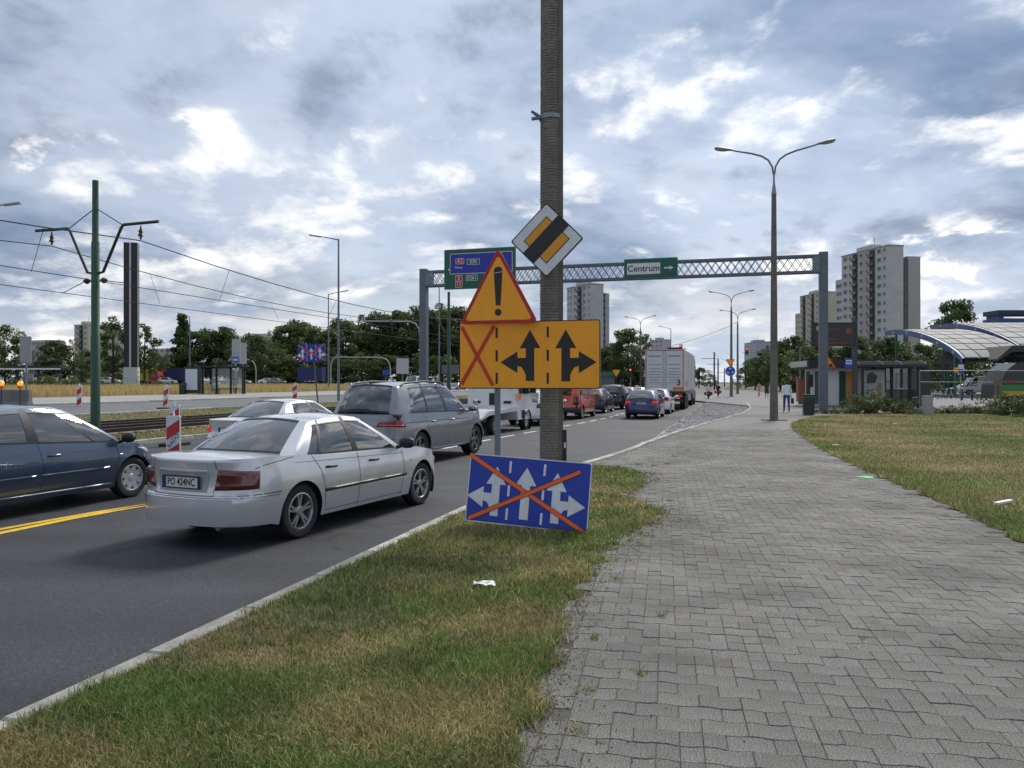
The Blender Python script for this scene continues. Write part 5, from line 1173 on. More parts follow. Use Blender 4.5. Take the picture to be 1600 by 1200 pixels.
# beacons and people on motorbikes are added further down
# ================================================================== people
def person(name, label, loc, rz, shirt, legs, skin_c=(.42, .26, .18), hair=(.03, .025, .02), h=1.75, pose='walk', bag=None, skirt=False, arms='down', group=None):
    k = h/1.75; st = {'walk': .16, 'stand': .02, 'sit': 0}[pose]
    V = {'pel': (0, 0, .95), 'waist': (0, 0, 1.1), 'chest': (.0, 0, 1.32), 'neck': (.0, 0, 1.47), 'nk2': (.01, 0, 1.53), 'head': (.015, 0, 1.62), 'top': (.01, 0, 1.70)}
    Rr = {'pel': (.15, .115), 'waist': (.145, .11), 'chest': (.175, .115), 'neck': (.07, .065), 'nk2': (.052, .052), 'head': (.088, .10), 'top': (.062, .07)}
    E = [('pel', 'waist'), ('waist', 'chest'), ('chest', 'neck'), ('neck', 'nk2'), ('nk2', 'head'), ('head', 'top')]
    for s_, n in ((1, 'l'), (-1, 'r')):
        f = st*s_
        if pose == 'sit':
            V[n+'hip'] = (.0, s_*.10, .93); V[n+'kn'] = (.42, s_*.12, .90); V[n+'an'] = (.42, s_*.12, .50); V[n+'toe'] = (.58, s_*.13, .45)
        else:
            V[n+'hip'] = (0, s_*.095, .90); V[n+'kn'] = (f*.75+.03, s_*.10, .50); V[n+'an'] = (f*1.1-(.05 if f < 0 else 0), s_*.10, .09 if f >= 0 else .12); V[n+'toe'] = (f*1.1+.15, s_*.115, .04)
        Rr[n+'hip'] = (.098, .098); Rr[n+'kn'] = (.062, .062); Rr[n+'an'] = (.045, .045); Rr[n+'toe'] = (.035, .035)
        V[n+'sh'] = (0, s_*.185, 1.41); V[n+'el'] = (-f*.55-.02, s_*.25, 1.14); V[n+'wr'] = (-f*.9+.06, s_*.255, .90); V[n+'hd'] = (-f*1.+.09, s_*.25, .80)
        if arms == 'fwd' or pose == 'sit': V[n+'el'] = (.12, s_*.24, 1.15); V[n+'wr'] = (.36, s_*.2, 1.12); V[n+'hd'] = (.45, s_*.18, 1.12)
        Rr[n+'sh'] = (.068, .068); Rr[n+'el'] = (.048, .048); Rr[n+'wr'] = (.034, .034); Rr[n+'hd'] = (.036, .026)
        E += [('pel', n+'hip'), (n+'hip', n+'kn'), (n+'kn', n+'an'), (n+'an', n+'toe'), ('chest', n+'sh'), (n+'sh', n+'el'), (n+'el', n+'wr'), (n+'wr', n+'hd')]
    keys = list(V); me = bpy.data.meshes.new('fig'); me.from_pydata([V[q] for q in keys], [(keys.index(a), keys.index(b)) for a, b in E], [])
    o = bpy.data.objects.new('fig', me); COL.objects.link(o); sk = o.modifiers.new('s', 'SKIN'); sb = o.modifiers.new('d', 'SUBSURF'); sb.levels = 2; sb.render_levels = 2
    for i, q in enumerate(keys): me.skin_vertices[0].data[i].radius = (Rr[q][1], Rr[q][0]); me.skin_vertices[0].data[i].use_root = (q == 'pel')
    dg = bpy.context.evaluated_depsgraph_get(); m2 = bpy.data.meshes.new_from_object(o.evaluated_get(dg)); bpy.data.objects.remove(o)
    for nm, c_ in (('shirt_'+name, shirt), ('legs_'+name, legs), ('skin', skin_c), ('hair_'+name, hair), ('shoes', (.03, .025, .02))): m2.materials.append(mat(nm+'%.2f%.2f' % (c_[0], c_[2]), c_, .85, var=.15, scale=14, bump=.3, bscale=18))
    for p in m2.polygons:
        c_ = p.center; z = c_.z
        if z > 1.50: i = 3 if (z > 1.655 or c_.x < -.01) and z > 1.54 else 2
        elif pose != 'sit' and z < .10: i = 4
        elif pose == 'sit' and z < .56: i = 4
        elif abs(c_.y) > .2 and z < 1.0 and z > .74: i = 2 if z < .86 else 0
        elif arms != 'down' and c_.x > .33 and z > 1.0: i = 2
        elif z > .955: i = 0
        elif skirt and z < .5: i = 2
        else: i = 1
        p.material_index = i
    m2.shade_smooth(); r = thing('person', label, 'person', loc, rz, group); r.scale = (k, k, k); obj('figure', m2, r)
    if skirt: b = MB(); b.lathe([(.15, 1.0), (.19, .85), (.26, .5), (.25, .5), (.14, .98)], 16); b.build('skirt', mat('legs_'+name+'%.2f%.2f' % (legs[0], legs[2]), legs, .85), r, 40)
    if bag: b = MB(); b.box((.03, -.31, .62), (.26, .12, .30)); b.tube([(.03, -.30, .78), (.05, -.27, .88), (.08, -.26, .80)], .01, 6); b.build('bag', mat('bag_'+name, bag, .7), r)
    # nose and ears give the head its face side
    b = MB(); b.tube([(.105, 0, 1.635), (.125, 0, 1.605), (.10, 0, 1.595)], [.012, .017, .012], 6); [b.tube([(.005, s_*.088, 1.645), (.0, s_*.10, 1.62), (.005, s_*.09, 1.595)], .014, 6) for s_ in (1, -1)]
    b.build('nose_and_ears', mat('skin%.2f%.2f' % (skin_c[0], skin_c[2]), skin_c, .7), r, 60)
    return r
RZ_AWAY = R(84)
person('man', 'man in pale shirt and blue jeans walking away with a dark bag', at(1229, 43.4, z=0), R(80), (.74, .77, .84), (.035, .06, .16), h=1.80, pose='walk', bag=(.02, .02, .02))
person('w1', 'woman in pink top far along the pavement', at(1186, 92, z=0), R(200), (.5, .28, .26), (.35, .22, .18), h=1.68, pose='walk')
person('w2', 'woman in dark dress beside the one in pink far along the pavement', at(1198, 84, z=0), R(80), (.03, .03, .035), (.03, .03, .035), h=1.7, pose='walk', skirt=True, bag=(.6, .6, .6))
SHZ = .63
person('b1', 'woman in dark top and pale skirt waiting at the far bus shelter', at(333, 70.5, z=SHZ), R(-60), (.08, .10, .2), (.45, .62, .6), h=1.68, pose='stand', skirt=True)
person('b2', 'woman in white top standing right of the pale-skirted woman', at(339, 71.5, z=SHZ), R(-100), (.65, .6, .6), (.35, .5, .5), h=1.66, pose='stand', skirt=True, bag=(.03, .03, .04))
person('b3', 'dark-clothed man standing at the right end of the far shelter', at(367, 72, z=SHZ), R(-70), (.03, .035, .04), (.03, .03, .035), h=1.78, pose='stand')
for i, (px_, sh, lg, lb) in enumerate(((560, (.4, .5, .65), (.1, .12, .2), 'pedestrian in pale blue at the far crossing left of the gantry'), (570, (.6, .45, .4), (.5, .4, .35), 'pedestrian in beige at the far crossing beside the pale blue one'), (638, (.04, .05, .12), (.03, .03, .05), 'dark-clothed pedestrian near the foot of the gantry left post'), (651, (.10, .02, .05), (.04, .04, .05), 'pedestrian in dark red right beside the gantry left post'), (692, (.5, .35, .25), (.3, .25, .2), 'pedestrian in tan left of the dark one near orange sign'), (701, (.02, .02, .022), (.02, .02, .022), 'pedestrian in black just left of the orange sign'))):
    d = 98+i*2; person('c%d' % i, lb, at(px_, d, z=.28 if px_ < 640 else -.02), R(40+60*i), sh, lg, h=1.72, pose='walk')
# motorbikes
def motorbike(label, rider, loc, rz, col, jacket):
    t = thing('motorbike', label, 'motorbike', loc, rz); wheel_pair
    for x in (-.7, .7):
        w_ = MB(); w_.lathe([(.22, -.05), (.31, -.05), (.32, 0), (.31, .05), (.22, .05)], 20, 'Y', (x, 0, .32), closed=True); w_.build('wheel', rubber, t, 40)
    b = MB(); b.prism([(-.75, .75), (-.2, .72), (.15, .85), (.45, .95), (.75, .9), (.6, .55), (.2, .35), (-.3, .35), (-.5, .6)], -.14, .14, lambda a, c, h: (a, h, c)); b.build('body', paint('bike_%s' % col[0], col), t)
    MB().tube([(.72, 0, .32), (.45, 0, 1.05)], .04, 8).build('fork', steel, t); MB().tube([(.42, -.35, 1.1), (.48, 0, 1.08), (.42, .35, 1.1)], .02, 8).build('handlebar', black, t)
    MB().box((-.82, 0, .72), (.06, .16, .08)).build('tail_light', red_lit, t)
    for s_ in (1, -1): MB().box((-.5, s_*.3, .66), (.45, .22, .34)).build('pannier', paint('bike_%s' % col[0], col), t)
    p = person('rider', rider, (loc[0], loc[1], loc[2]-.06), rz, jacket, (.03, .03, .035), hair=(.7, .7, .72), h=1.72, pose='sit')
motorbike('motorbike waiting just right of the lorry', 'motorcyclist in white jacket and helmet right of the lorry', at(1107, 79, z=-.14), head(.29), (.03, .03, .035), (.6, .6, .62))
motorbike('red motorbike ahead near the round blue sign', 'motorcyclist in dark jacket on the red motorbike', at(1122, 92, z=-.14), head(.29), (.4, .02, .02), (.03, .03, .035))

# ================================================================== trees and shrubs
leaf_m = leafmat('tree_leaf', .55, .4)
bark = mat('bark', (.075, .06, .045), .95, var=.25, scale=3, bump=.6, bscale=12)
def leaf_mesh(name, cl, nl, size, spread, pal, seed):
    """cl: (n,4) clump centre + radius"""
    r_ = np.random.default_rng(seed); n = len(cl)*nl
    d = r_.normal(0, 1, (len(cl), nl, 3)); d /= np.linalg.norm(d, axis=2, keepdims=True); d *= r_.uniform(.25, 1., (len(cl), nl, 1))**.5
    c = (cl[:, None, :3]+d*cl[:, None, 3:4]*np.array([1, 1, .75])).reshape(-1, 3)
    a = r_.normal(0, 1, (n, 3)); a /= np.linalg.norm(a, axis=1, keepdims=True); b = np.cross(a, r_.normal(0, 1, (n, 3))); b /= np.linalg.norm(b, axis=1, keepdims=True)
    s = size*r_.uniform(.6, 1.3, (n, 1)); P = np.stack([c-a*s, c+b*s*.55, c+a*s, c-b*s*.55], 1)
    me = bpy.data.meshes.new(name); me.vertices.add(n*4); me.vertices.foreach_set('co', P.reshape(-1)); me.loops.add(n*4); me.loops.foreach_set('vertex_index', np.arange(n*4))
    me.polygons.add(n); me.polygons.foreach_set('loop_start', np.arange(n)*4); me.update(calc_edges=True)
    tone = np.repeat(r_.uniform(.65, 1.35, len(cl)), nl)*r_.uniform(.75, 1.25, n); col = pal[r_.integers(0, len(pal), n)]*tone[:, None]
    cc = np.ones((n, 4, 4)); cc[:, :, :3] = col[:, None, :]; at_ = me.color_attributes.new('col', 'FLOAT_COLOR', 'POINT'); at_.data.foreach_set('color', cc.reshape(-1)); me.materials.append(leaf_m); return me
PALD = np.array([(.075, .115, .036), (.095, .135, .045), (.062, .098, .030), (.125, .155, .055)]); PALL = np.array([(.11, .16, .045), (.13, .175, .055), (.09, .14, .04)])
TREES = []
def tree_variant(kind, seed):
    r_ = np.random.default_rng(seed); cl = []; tr = MB(); H = 10.
    if kind == 'poplar': n, rx, z0, z1 = 80, 1.3, .8, 10.
    elif kind == 'bush': n, rx, z0, z1 = 70, 4.4, .2, 9.2
    elif kind == 'airy': n, rx, z0, z1 = 60, 2.7, 2.2, 10.
    else: n, rx, z0, z1 = 95, 3.7, 1.6, 10.
    lobes = [(r_.uniform(-.45, .45)*rx, r_.uniform(-.45, .45)*rx, r_.uniform(.35, .85)) for _ in range(6)]
    while len(cl) < n:
        t = r_.random(); a = r_.uniform(0, 6.28); z = z0+(z1-z0)*t
        prof_ = math.sin(math.pi*min(1, (t*.86+.12)))**.6 if kind != 'poplar' else (1-t)**.5*min(1, t*6+.3)
        if kind == 'bush': prof_ = (1-t**2.2)**.5
        rr = rx*prof_*math.sqrt(r_.uniform(.12, 1)); lx, ly, lz = lobes[r_.integers(0, 6)]; w_ = 1+.28*math.sin(3*a+seed)+.15*math.sin(5*a+2*seed)
        cl.append((rr*math.cos(a)*w_+lx*.25, rr*math.sin(a)*w_+ly*.25, z+r_.normal(0, .25), r_.uniform(.6, 1.15)*(1 if kind != 'airy' else .8)*(.6 if kind == 'poplar' else 1)))
    cl = np.array(cl); crown = leaf_mesh('crown', cl, 78, .20 if kind != 'airy' else .17, 1, PALD if kind != 'light' else PALL, seed)
    tr.tube([(0, 0, -.4), (.05, 0, 1.5), (.1, .05, 4.), (.05, 0, 7.5)], [.26, .2, .14, .05], 9)
    for k in range(9):
        c = cl[r_.integers(0, n)]; z = r_.uniform(1.4, 5.); tr.tube([(.06, 0, z), (c[0]*.5, c[1]*.5, lerp(z, c[2], .6)), (c[0], c[1], c[2])], [.10, .06, .02], 6)
    return tr.mesh('trunk', bark, 40), crown
VAR = {'round': [tree_variant('round', s) for s in (1, 2, 3)], 'bush': [tree_variant('bush', s) for s in (4, 5)], 'airy': [tree_variant('airy', s) for s in (6, 7)], 'poplar': [tree_variant('poplar', 8)], 'light': [tree_variant('light', 9)]}
cnt = [0]
def tree(label, px_, top, D, kind='round', wid=1., group='trees', base=None, name='tree'):
    p = at(px_, D, z=0); z = ground_z(p) if base is None else base; H = (1.7-(top-597)/1200*D-z)/10.; cnt[0] += 1; v = VAR[kind][cnt[0] % len(VAR[kind])]
    t = thing(name, label, 'tree', (p.x, p.y, z), cnt[0]*2.1, group); t.scale = (H*wid, H*wid, H); obj('trunk', v[0], t); obj('crown', v[1], t); return t
_ORD = ['first', 'second', 'third', 'fourth', 'fifth', 'sixth', 'seventh', 'eighth', 'ninth', 'tenth', 'eleventh', 'twelfth', 'thirteenth', 'fourteenth', 'fifteenth', 'sixteenth']
tree('pale green tree at the left picture edge', 8, 512, 120, 'light', .9, 'trees left of the tracks'); tree('tall slim poplar among the left trees', 285, 494, 190, 'poplar', 1.1, 'trees left of the tracks')
tree('loose-leaved tree rising left of the dark pylon', 176, 503, 160, 'airy', 1.1, 'trees left of the tracks'); tree('loose-leaved tree rising right of the dark pylon', 226, 512, 165, 'airy', 1., 'trees left of the tracks')
for i, (x, y, D, k) in enumerate(((45, 545, 170, 'bush'), (85, 535, 175, 'round'), (115, 530, 180, 'bush'), (145, 545, 170, 'bush'), (200, 545, 185, 'bush'), (250, 550, 175, 'bush'), (268, 545, 190, 'bush'), (305, 522, 190, 'round'), (330, 518, 195, 'round'), (352, 514, 195, 'round'), (375, 530, 180, 'bush'), (398, 525, 185, 'round'), (422, 532, 180, 'bush'))):
    tree('%s dark tree from the left in the row behind the dry field' % ORD[i], x, y, D, k, 1.15, 'dark trees behind the dry field')
for i, (x, y, D, k) in enumerate(((448, 512, 200, 'round'), (470, 505, 205, 'round'), (495, 508, 200, 'bush'), (515, 520, 195, 'round'), (537, 503, 205, 'round'), (556, 508, 200, 'bush'), (578, 498, 205, 'airy'), (598, 493, 205, 'round'), (622, 490, 205, 'round'), (645, 488, 210, 'airy'), (668, 486, 205, 'round'), (690, 484, 210, 'airy'), (712, 486, 205, 'round'), (735, 492, 205, 'round'), (765, 500, 205, 'round'), (800, 505, 210, 'bush'))):
    tree('%s tree from the left in the tall wood left of the orange signs' % ORD[i], x, y, D, k, 1.1, 'tall wood beyond the crossing')
for i, x in enumerate((440, 480, 525, 565, 605, 645, 690, 730, 780)): tree('%s low shrub from the left under the tall wood' % ORD[i], x, 552, 185, 'bush', 1.7, 'shrubs under the tall wood')
for i, (x, y, D, k) in enumerate(((938, 545, 120, 'round'), (958, 540, 125, 'round'), (980, 519, 118, 'round'), (1004, 528, 122, 'airy'), (968, 560, 116, 'bush'), (1000, 565, 118, 'bush'), (925, 555, 130, 'bush'))):
    tree('%s dark tree from the left beside the lorry' % ORD[i], x, y, D, k, 1., 'dark trees left of the lorry', -.1)
for i, (x, y, D, k) in enumerate(((1092, 572, 230, 'bush'), (1110, 580, 300, 'bush'), (1165, 572, 210, 'bush'), (1180, 560, 180, 'round'), (1198, 550, 165, 'round'), (1220, 538, 150, 'round'), (1240, 528, 140, 'round'), (1262, 530, 125, 'bush'), (1285, 540, 125, 'round'), (1308, 545, 130, 'bush'), (1335, 530, 125, 'round'), (1358, 538, 130, 'bush'), (1388, 530, 125, 'round'), (1412, 535, 130, 'bush'), (1440, 540, 135, 'round'), (1466, 535, 140, 'bush'))):
    tree('%s tree from the left in the dark row along the right side' % ORD[i], x, y, D, k, 1.15, 'dark trees behind the kiosk', -.1)
tree('large round tree towering behind the station canopy', 1494, 476, 150, 'round', .8, None, -.1)
for i, (x, y, D) in enumerate(((1505, 548, 160), (1545, 545, 165), (1585, 545, 160), (1625, 545, 160))): tree('%s dark tree from the left behind the station canopy' % ORD[i], x, y, D, 'bush', 1.5, 'trees behind the station canopy', -.1)
# weeds and small shrubs on the right lawn edge
WEED = []
for s_ in (31, 32, 33):
    r_ = np.random.default_rng(s_); cl = np.array([(r_.normal(0, .45), r_.normal(0, .3), abs(r_.normal(.2, .16))+.05, r_.uniform(.10, .2)) for _ in range(34)])
    WEED.append(leaf_mesh('foliage', cl, 60, .036, 1, np.array([(.07, .11, .035), (.10, .135, .045), (.06, .09, .03), (.16, .16, .07)]), s_))
wl = [(1283, 642, .75, 41.5), (1300, 640, .8, 42), (1318, 641, .75, 41), (1336, 641, .9, 41), (1356, 640, 1.5, 41.5), (1378, 639, 1.8, 42), (1396, 640, 1.4, 42), (1414, 642, 1., 41), (1432, 643, .9, 40.5), (1470, 643, 1.0, 41), (1492, 643, 1.1, 41.5), (1515, 642, 1.1, 42), (1538, 644, 1.1, 41), (1562, 646, 1.0, 40), (1583, 648, 1.6, 38.5), (1600, 650, 1.7, 37.5)]
for i, (px_, py_, sc, D) in enumerate(wl):
    t = thing('weed_bush', '%s weedy bush from the left along the back of the lawn' % ORD[i], 'bush', at(px_, D, z=0), i*1.3, 'weeds along the back of the lawn'); t.scale = (sc, sc, sc*(1.1 if sc > 1.4 else .65)); obj('foliage', WEED[i % 3], t)
for i, (px_, D, sc) in enumerate(((62, 100, 2.6), (78, 101, 2.4), (95, 99, 2.2), (128, 98, 1.9), (240, 97, 1.6))):
    p = at(px_, D, z=0); t = thing('field_shrub', '%s low green shrub from the left in the dry field' % ORD[i], 'bush', (p.x, p.y, ground_z(p)), i, 'shrubs in the dry field'); t.scale = (sc*1.5, sc*1.5, sc); obj('foliage', WEED[i % 3], t)
# ================================================================== apartment towers
pane_m = mat('window_pane', (.035, .045, .055), .12, spec=.8); frame_m = mat('window_frame', (.50, .51, .52), .6)
def win_mesh(w_, h_):
    b = MB(); b.box((0, -.02, 0), (w_+.16, .10, h_+.16), 0); b.box((-w_/4, -.055, 0), (w_/2-.06, .06, h_-.06), 1); b.box((w_/4, -.055, 0), (w_/2-.06, .06, h_-.06), 1); return b.mesh('window', [frame_m, pane_m])
WM = {}
def tower(name, label, C, ang, ln, dep, hgt, floors, cols, wall, bands=(), recess=None, wing=None, base=0., gable_text=None, group=None, slabs=True, roofbox=True):
    """C: near corner; local x runs along the windowed facade (away), y into the block; facade at y=0 faces -y"""
    t = thing(name, label, 'building', (C[0], C[1], base), ang, group); fh = hgt/floors
    MB().box((ln/2, dep/2, hgt/2), (ln, dep, hgt)).build('wall', wall, t)
    if roofbox:
        MB().box((ln*.55, dep*.5, hgt+1.1), (ln*.35, dep*.6, 2.2)).build('roof_house', wall, t); MB().box((ln/2, dep/2, hgt+.15), (ln+.3, dep+.3, .5)).build('parapet', mat('parapet', (.30, .30, .30), .9), t)
        MB().cyl((ln*.4, dep*.4, hgt), (ln*.4, dep*.4, hgt+5), .08, n=6).build('aerial', darkgrey, t)
    for x, w_, m in bands: MB().box((x, -.04, hgt/2), (w_, .14, hgt-.4)).build('facade_strip', m, t)
    for x, kind in cols:
        if kind == 'b':
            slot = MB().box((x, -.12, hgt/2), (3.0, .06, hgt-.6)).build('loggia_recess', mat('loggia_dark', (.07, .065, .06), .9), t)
            if 'b' not in WM:
                b = MB(); b.box((0, -.35, 0), (2.9, 1.0, .14)); b.box((0, -.85, .55), (2.9, .06, .95)); WM['b'] = b.mesh('balcony', mat('balcony_grey', (.20, .19, .185), .9, rand=.5))
            for f in range(floors): obj('balcony', WM['b'], t, (x, -.2, fh*f+.3))
        else:
            key = kind
            if key not in WM: WM[key] = win_mesh(*{'w': (1.9, 1.35), 's': (1.0, 1.2), 'l': (2.4, 1.5)}[kind])
            for f in range(floors): obj('window', WM[key], t, (x, -.06 if not any(abs(x-bx) < bw/2 for bx, bw, _ in bands) else -.13, fh*(f+.58)))
    if recess:      # gable end at x = 0 (faces -x): dark recess with small windows and a set-back second slab
        y0, w_, d2, h2 = recess
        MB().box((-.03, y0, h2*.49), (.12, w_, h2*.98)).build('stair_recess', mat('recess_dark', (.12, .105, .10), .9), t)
        if 'g' not in WM: b = MB(); b.box((-.06, 0, 0), (.1, .9, 1.1)); WM['g'] = b.mesh('window', pane_m)
        for f in range(floors-1): obj('window', WM['g'], t, (-.1, y0, fh*(f+.6)))
        MB().box((d2[0]/2+.4, y0+w_/2+d2[1]/2+.02, h2/2), (d2[0], d2[1], h2)).build('second_slab', mat('slab_grey', (.40, .395, .385), .9, var=.06, scale=.2), t)
    if wing: MB().box((ln+wing[0]/2, dep/2+1.5, wing[1]/2), (wing[0], dep, wing[1])).build('lower_wing', wall, t); [obj('window', WM['w'], t, (ln+wing[0]*q, 1.44, fh*(f+.58))) for q in (.3, .7) for f in range(int(wing[1]/fh))]
    if gable_text: o = obj('lettering', text_mesh(gable_text, 2.0, darkgrey, .01), t, (3.2, -.16, hgt-5)); o.rotation_euler = (R(90), 0, 0); o.scale = (-1, 1, 1); o.rotation_euler = (R(90), 0, 0)
    return t
wall_l = mat('panel_wall', (.50, .50, .49), .9, var=.08, scale=.15, var2=(.6, .06)); wall_y = mat('yellow_panel_wall', (.50, .47, .36), .9, var=.06, scale=.2); pink = mat('pinkish_panel', (.42, .36, .33), .9, var=.06, scale=.2)
wall_g = mat('pale_grey_wall', (.46, .465, .47), .9, var=.07, scale=.2)
def mirrored(C, left_end):      # angle so that local +x points from C to the left end while the facade (-y local) faces the viewer
    d = Vector(left_end)-Vector(C); return math.atan2(d.y, d.x), d.length
# local x to the far left end means facade normal (-y) = right-hand side; flip by building with negative y scale
def tower_at(name, label, pxC, DC, pxL, DL, gab, hgt, floors, cols, wall, **k):
    C = at(pxC, DC, z=0); Lf = at(pxL, DL, z=0); d = Lf-C; ln = math.hypot(d.x, d.y); ang = math.atan2(d.y, d.x)
    t = tower(name, label, C, ang, ln, gab, hgt, floors, [(x*ln, q) for x, q in cols], wall, bands=[(x*ln, w_, m) for x, w_, m in k.pop('bands', ())], **k)
    t.scale = (1, -1, 1); return t
tower_at('apartment_tower', 'tallest grey apartment tower with loggias right of the gantry post', 1387, 280, 1315, 306, 6.6, 51.5, 16, [(.06, 's'), (.17, 'w'), (.315, 'b'), (.43, 's'), (.55, 'w'), (.685, 'b'), (.80, 's'), (.91, 'w')], wall_l, bands=[(.49, 4.2, pink)], recess=(7.6, 1.9, (20, 5.6), 48.), wing=(6, 43))
tower_at('apartment_tower', 'apartment tower half hidden behind the gantry right post', 1284, 420, 1250, 445, 9, 51., 16, [(.2, 'w'), (.4, 'b'), (.6, 'w'), (.8, 'b'), (.93, 's')], wall_y, wing=(9, 42))
tower_at('apartment_tower', 'pale apartment tower right of the concrete pole', 925, 335, 886, 352, 6.2, 44.5, 15, [(.12, 's'), (.3, 'w'), (.48, 'b'), (.66, 'w'), (.83, 's'), (.95, 's')], wall_g, bands=[(.4, 3.2, pink)], recess=(6.6, .8, (14, 2.6), 41.))
tower_at('apartment_block', 'small distant grey apartment block behind the lorry', 1036, 640, 1016, 655, 8, 37, 11, [(.2, 'l'), (.5, 'l'), (.8, 'l')], wall_g)
tower_at('apartment_block', 'bluish distant apartment block above the right trees', 1182, 560, 1163, 590, 12, 31, 10, [(.2, 'l'), (.5, 'l'), (.8, 'l')], mat('bluish_wall', (.36, .41, .46), .8), recess=(8, 2, (10, 8), 29))
tower_at('apartment_block', 'yellowish distant apartment block behind the green pole', 138, 420, 116, 425, 9, 33, 11, [(.2, 'w'), (.5, 'b'), (.8, 'w')], wall_y, recess=(11, 2, (10, 10), 32))
for i, (a, b_, top, D, lb) in enumerate(((45, 75, 531, 380, 'low flat-roofed block showing above the trees at left'), (232, 275, 544, 380, 'low pale block showing between pylon and poplar'), (376, 438, 527, 400, 'long grey block with flat roof above trees left of blue sign'))):
    tower_at('apartment_block', lb, b_, D, a, D+6, 9, 1.7-(top-597)/1200*D, 6, [(.12, 'w'), (.3, 'l'), (.5, 'w'), (.7, 'l'), (.88, 'w')], wall_g, roofbox=(i == 2))
# ================================================================== right-hand street furniture
ksk_w = mat('kiosk_white', (.70, .71, .70), .6, var=.05, scale=2); ksk_g = mat('kiosk_green', (.02, .07, .045), .5); ksk_o = mat('kiosk_orange', (.55, .22, .05), .6, var=.1, scale=3)
D = 54.; kx0, kx1 = at(1281, D).x, at(1362, D).x; kw = kx1-kx0; t = thing('kiosk', 'low white and green kiosk with dark flat roof behind the gantry post', 'kiosk', (kx0, D, 0), R(-3))
MB().box((kw/2, 1.6, 1.35), (kw, 3.2, 2.66)).build('wall', ksk_w, t); MB().box((kw/2-.2, 1.4, 2.95), (kw+1.6, 4.2, .55)).build('roof', mat('kiosk_roof', (.03, .03, .033), .6), t)
MB().box((-1.02, 1.4, 2.98), (.06, 3.6, .42)).build('fascia_sign', mat('cream_sign', (.55, .54, .42), .6), t)
for x, w_, m, nm in ((.7, 1.15, ksk_w, 'panel'), (1.55, .42, ksk_g, 'panel'), (2.35, 1.05, ksk_o, 'door'), (3.2, .5, ksk_w, 'panel')): MB().box((x, -.03, 1.28), (w_, .05, 2.36)).build(nm, m, t)
for y_, m in ((.5, ksk_g), (1.5, ksk_w), (2.4, ksk_g)): MB().box((-.03, y_, 1.3), (.05, .75, 2.3)).build('panel', m, t)
MB().box((-.06, 1.5, 1.8), (.05, .6, .9)).build('window', pane_m, t); MB().box((-.5, 2.6, 1.1), (.5, .5, 1.7)).build('poster_stand', mat('poster_red', (.42, .16, .10), .7), t)
MB().box((kw+2.0, 1.6, 1.3), (4., 3., 2.6)).build('rear_annex', darkgrey, t)
# bus shelter (right)
shf = mat('shelter_frame', (.035, .038, .042), .5, .3)
def shelter(name, label, loc, rz, ln, dep, hgt, curved=True, ad=True, bench=True):
    t = thing(name, label, 'bus shelter', loc, rz)
    for x in (0, ln*.33, ln*.67, ln):
        MB().box((x, dep, hgt/2), (.18, .14, hgt)).build('post', shf, t)
    for x in (0, ln): MB().box((x, .15, hgt/2), (.14, .14, hgt)).build('post', shf, t)
    for i in range(3):
        g_ = MB(); x0, x1 = ln*(i/3)+.1, ln*((i+1)/3)-.1; g_.grid([[(x, dep, z) for z in (.3, hgt-.15)] for x in (x0, x1)]); g_.build('glass_pane', clear_glass, t)
    for x in (0, ln): g_ = MB(); g_.grid([[(x, y, z) for z in (.3, hgt-.15)] for y in (.3, dep-.1)]); g_.build('glass_pane', clear_glass, t)
    MB().box((ln/2, dep, hgt*.46), (ln, .05, .10)).build('rail', mat('pale_rail', (.5, .5, .5), .5), t)
    n = 8; rows = []
    for i in range(n+1): y = lerp(-.35, dep+.25, i/n); z = hgt+(.30*math.sin(math.pi*i/n) if curved else .05); rows.append([(x, y, z) for x in (-.35, ln*.33, ln*.67, ln+.35)])
    r_ = MB(); r_.grid(rows); r_.grid([[(a, b, c+.035) for a, b, c in q] for q in rows]); rf = r_.build('roof', mat('smoked_roof', (.04, .042, .045), .95, spec=.02), t, 60)
    for x in (-.35, ln*.33, ln*.67, ln+.35): MB().tube([(x, q[0][1], q[0][2]+.03) for q in rows], .04, 6).build('roof_rib', shf, rf)
    for y in (-.35, dep+.25): MB().box((ln/2, y, hgt), (ln+.8, .10, .16)).build('gutter', shf, t)
    if bench: MB().box((ln*.6, dep-.35, .48), (ln*.5, .35, .06)).build('bench', shf, t); [MB().box((ln*q, dep-.35, .24), (.06, .3, .46)).build('bench_leg', shf, t) for q in (.4, .8)]
    return t
D = 50.; x0 = at(1349, D).x; t = shelter('bus_shelter', 'dark glass bus shelter with curved roof on the right', (x0, D, 0), R(-6), 3.45, 1.5, 2.75)
a = thing('advert_panel', 'tall advert panel with dark pictures at the right bus shelter', 'advert', (x0+1.62, D+.1, 0), R(-6)); MB().box((-.75, .3, 1.35), (1.5, .16, 2.5)).build('frame', shf, a); MB().box((-.75, .21, 1.4), (1.3, .02, 2.2)).build('poster', mat('poster_grey', (.36, .37, .36), .5, var=.2, scale=2), a)
MB().prism(rpoly([(-1.25, 1.6), (-.7, 1.65), (-.55, 2.1), (-.9, 2.35), (-1.2, 2.2)], .1), -.185, -.19, lambda a_, c_, h: (a_, -h, c_)).build('dark_print', mat('dark_print', (.05, .055, .06), .5), a)
MB().prism(rpoly([(-.7, .5), (-.35, .9), (-.25, 1.5), (-.45, 1.75), (-.6, 1.4), (-.85, .9)], .08), -.185, -.19, lambda a_, c_, h: (a_, -h, c_)).build('warm_print', mat('warm_print', (.30, .17, .12), .5), a)
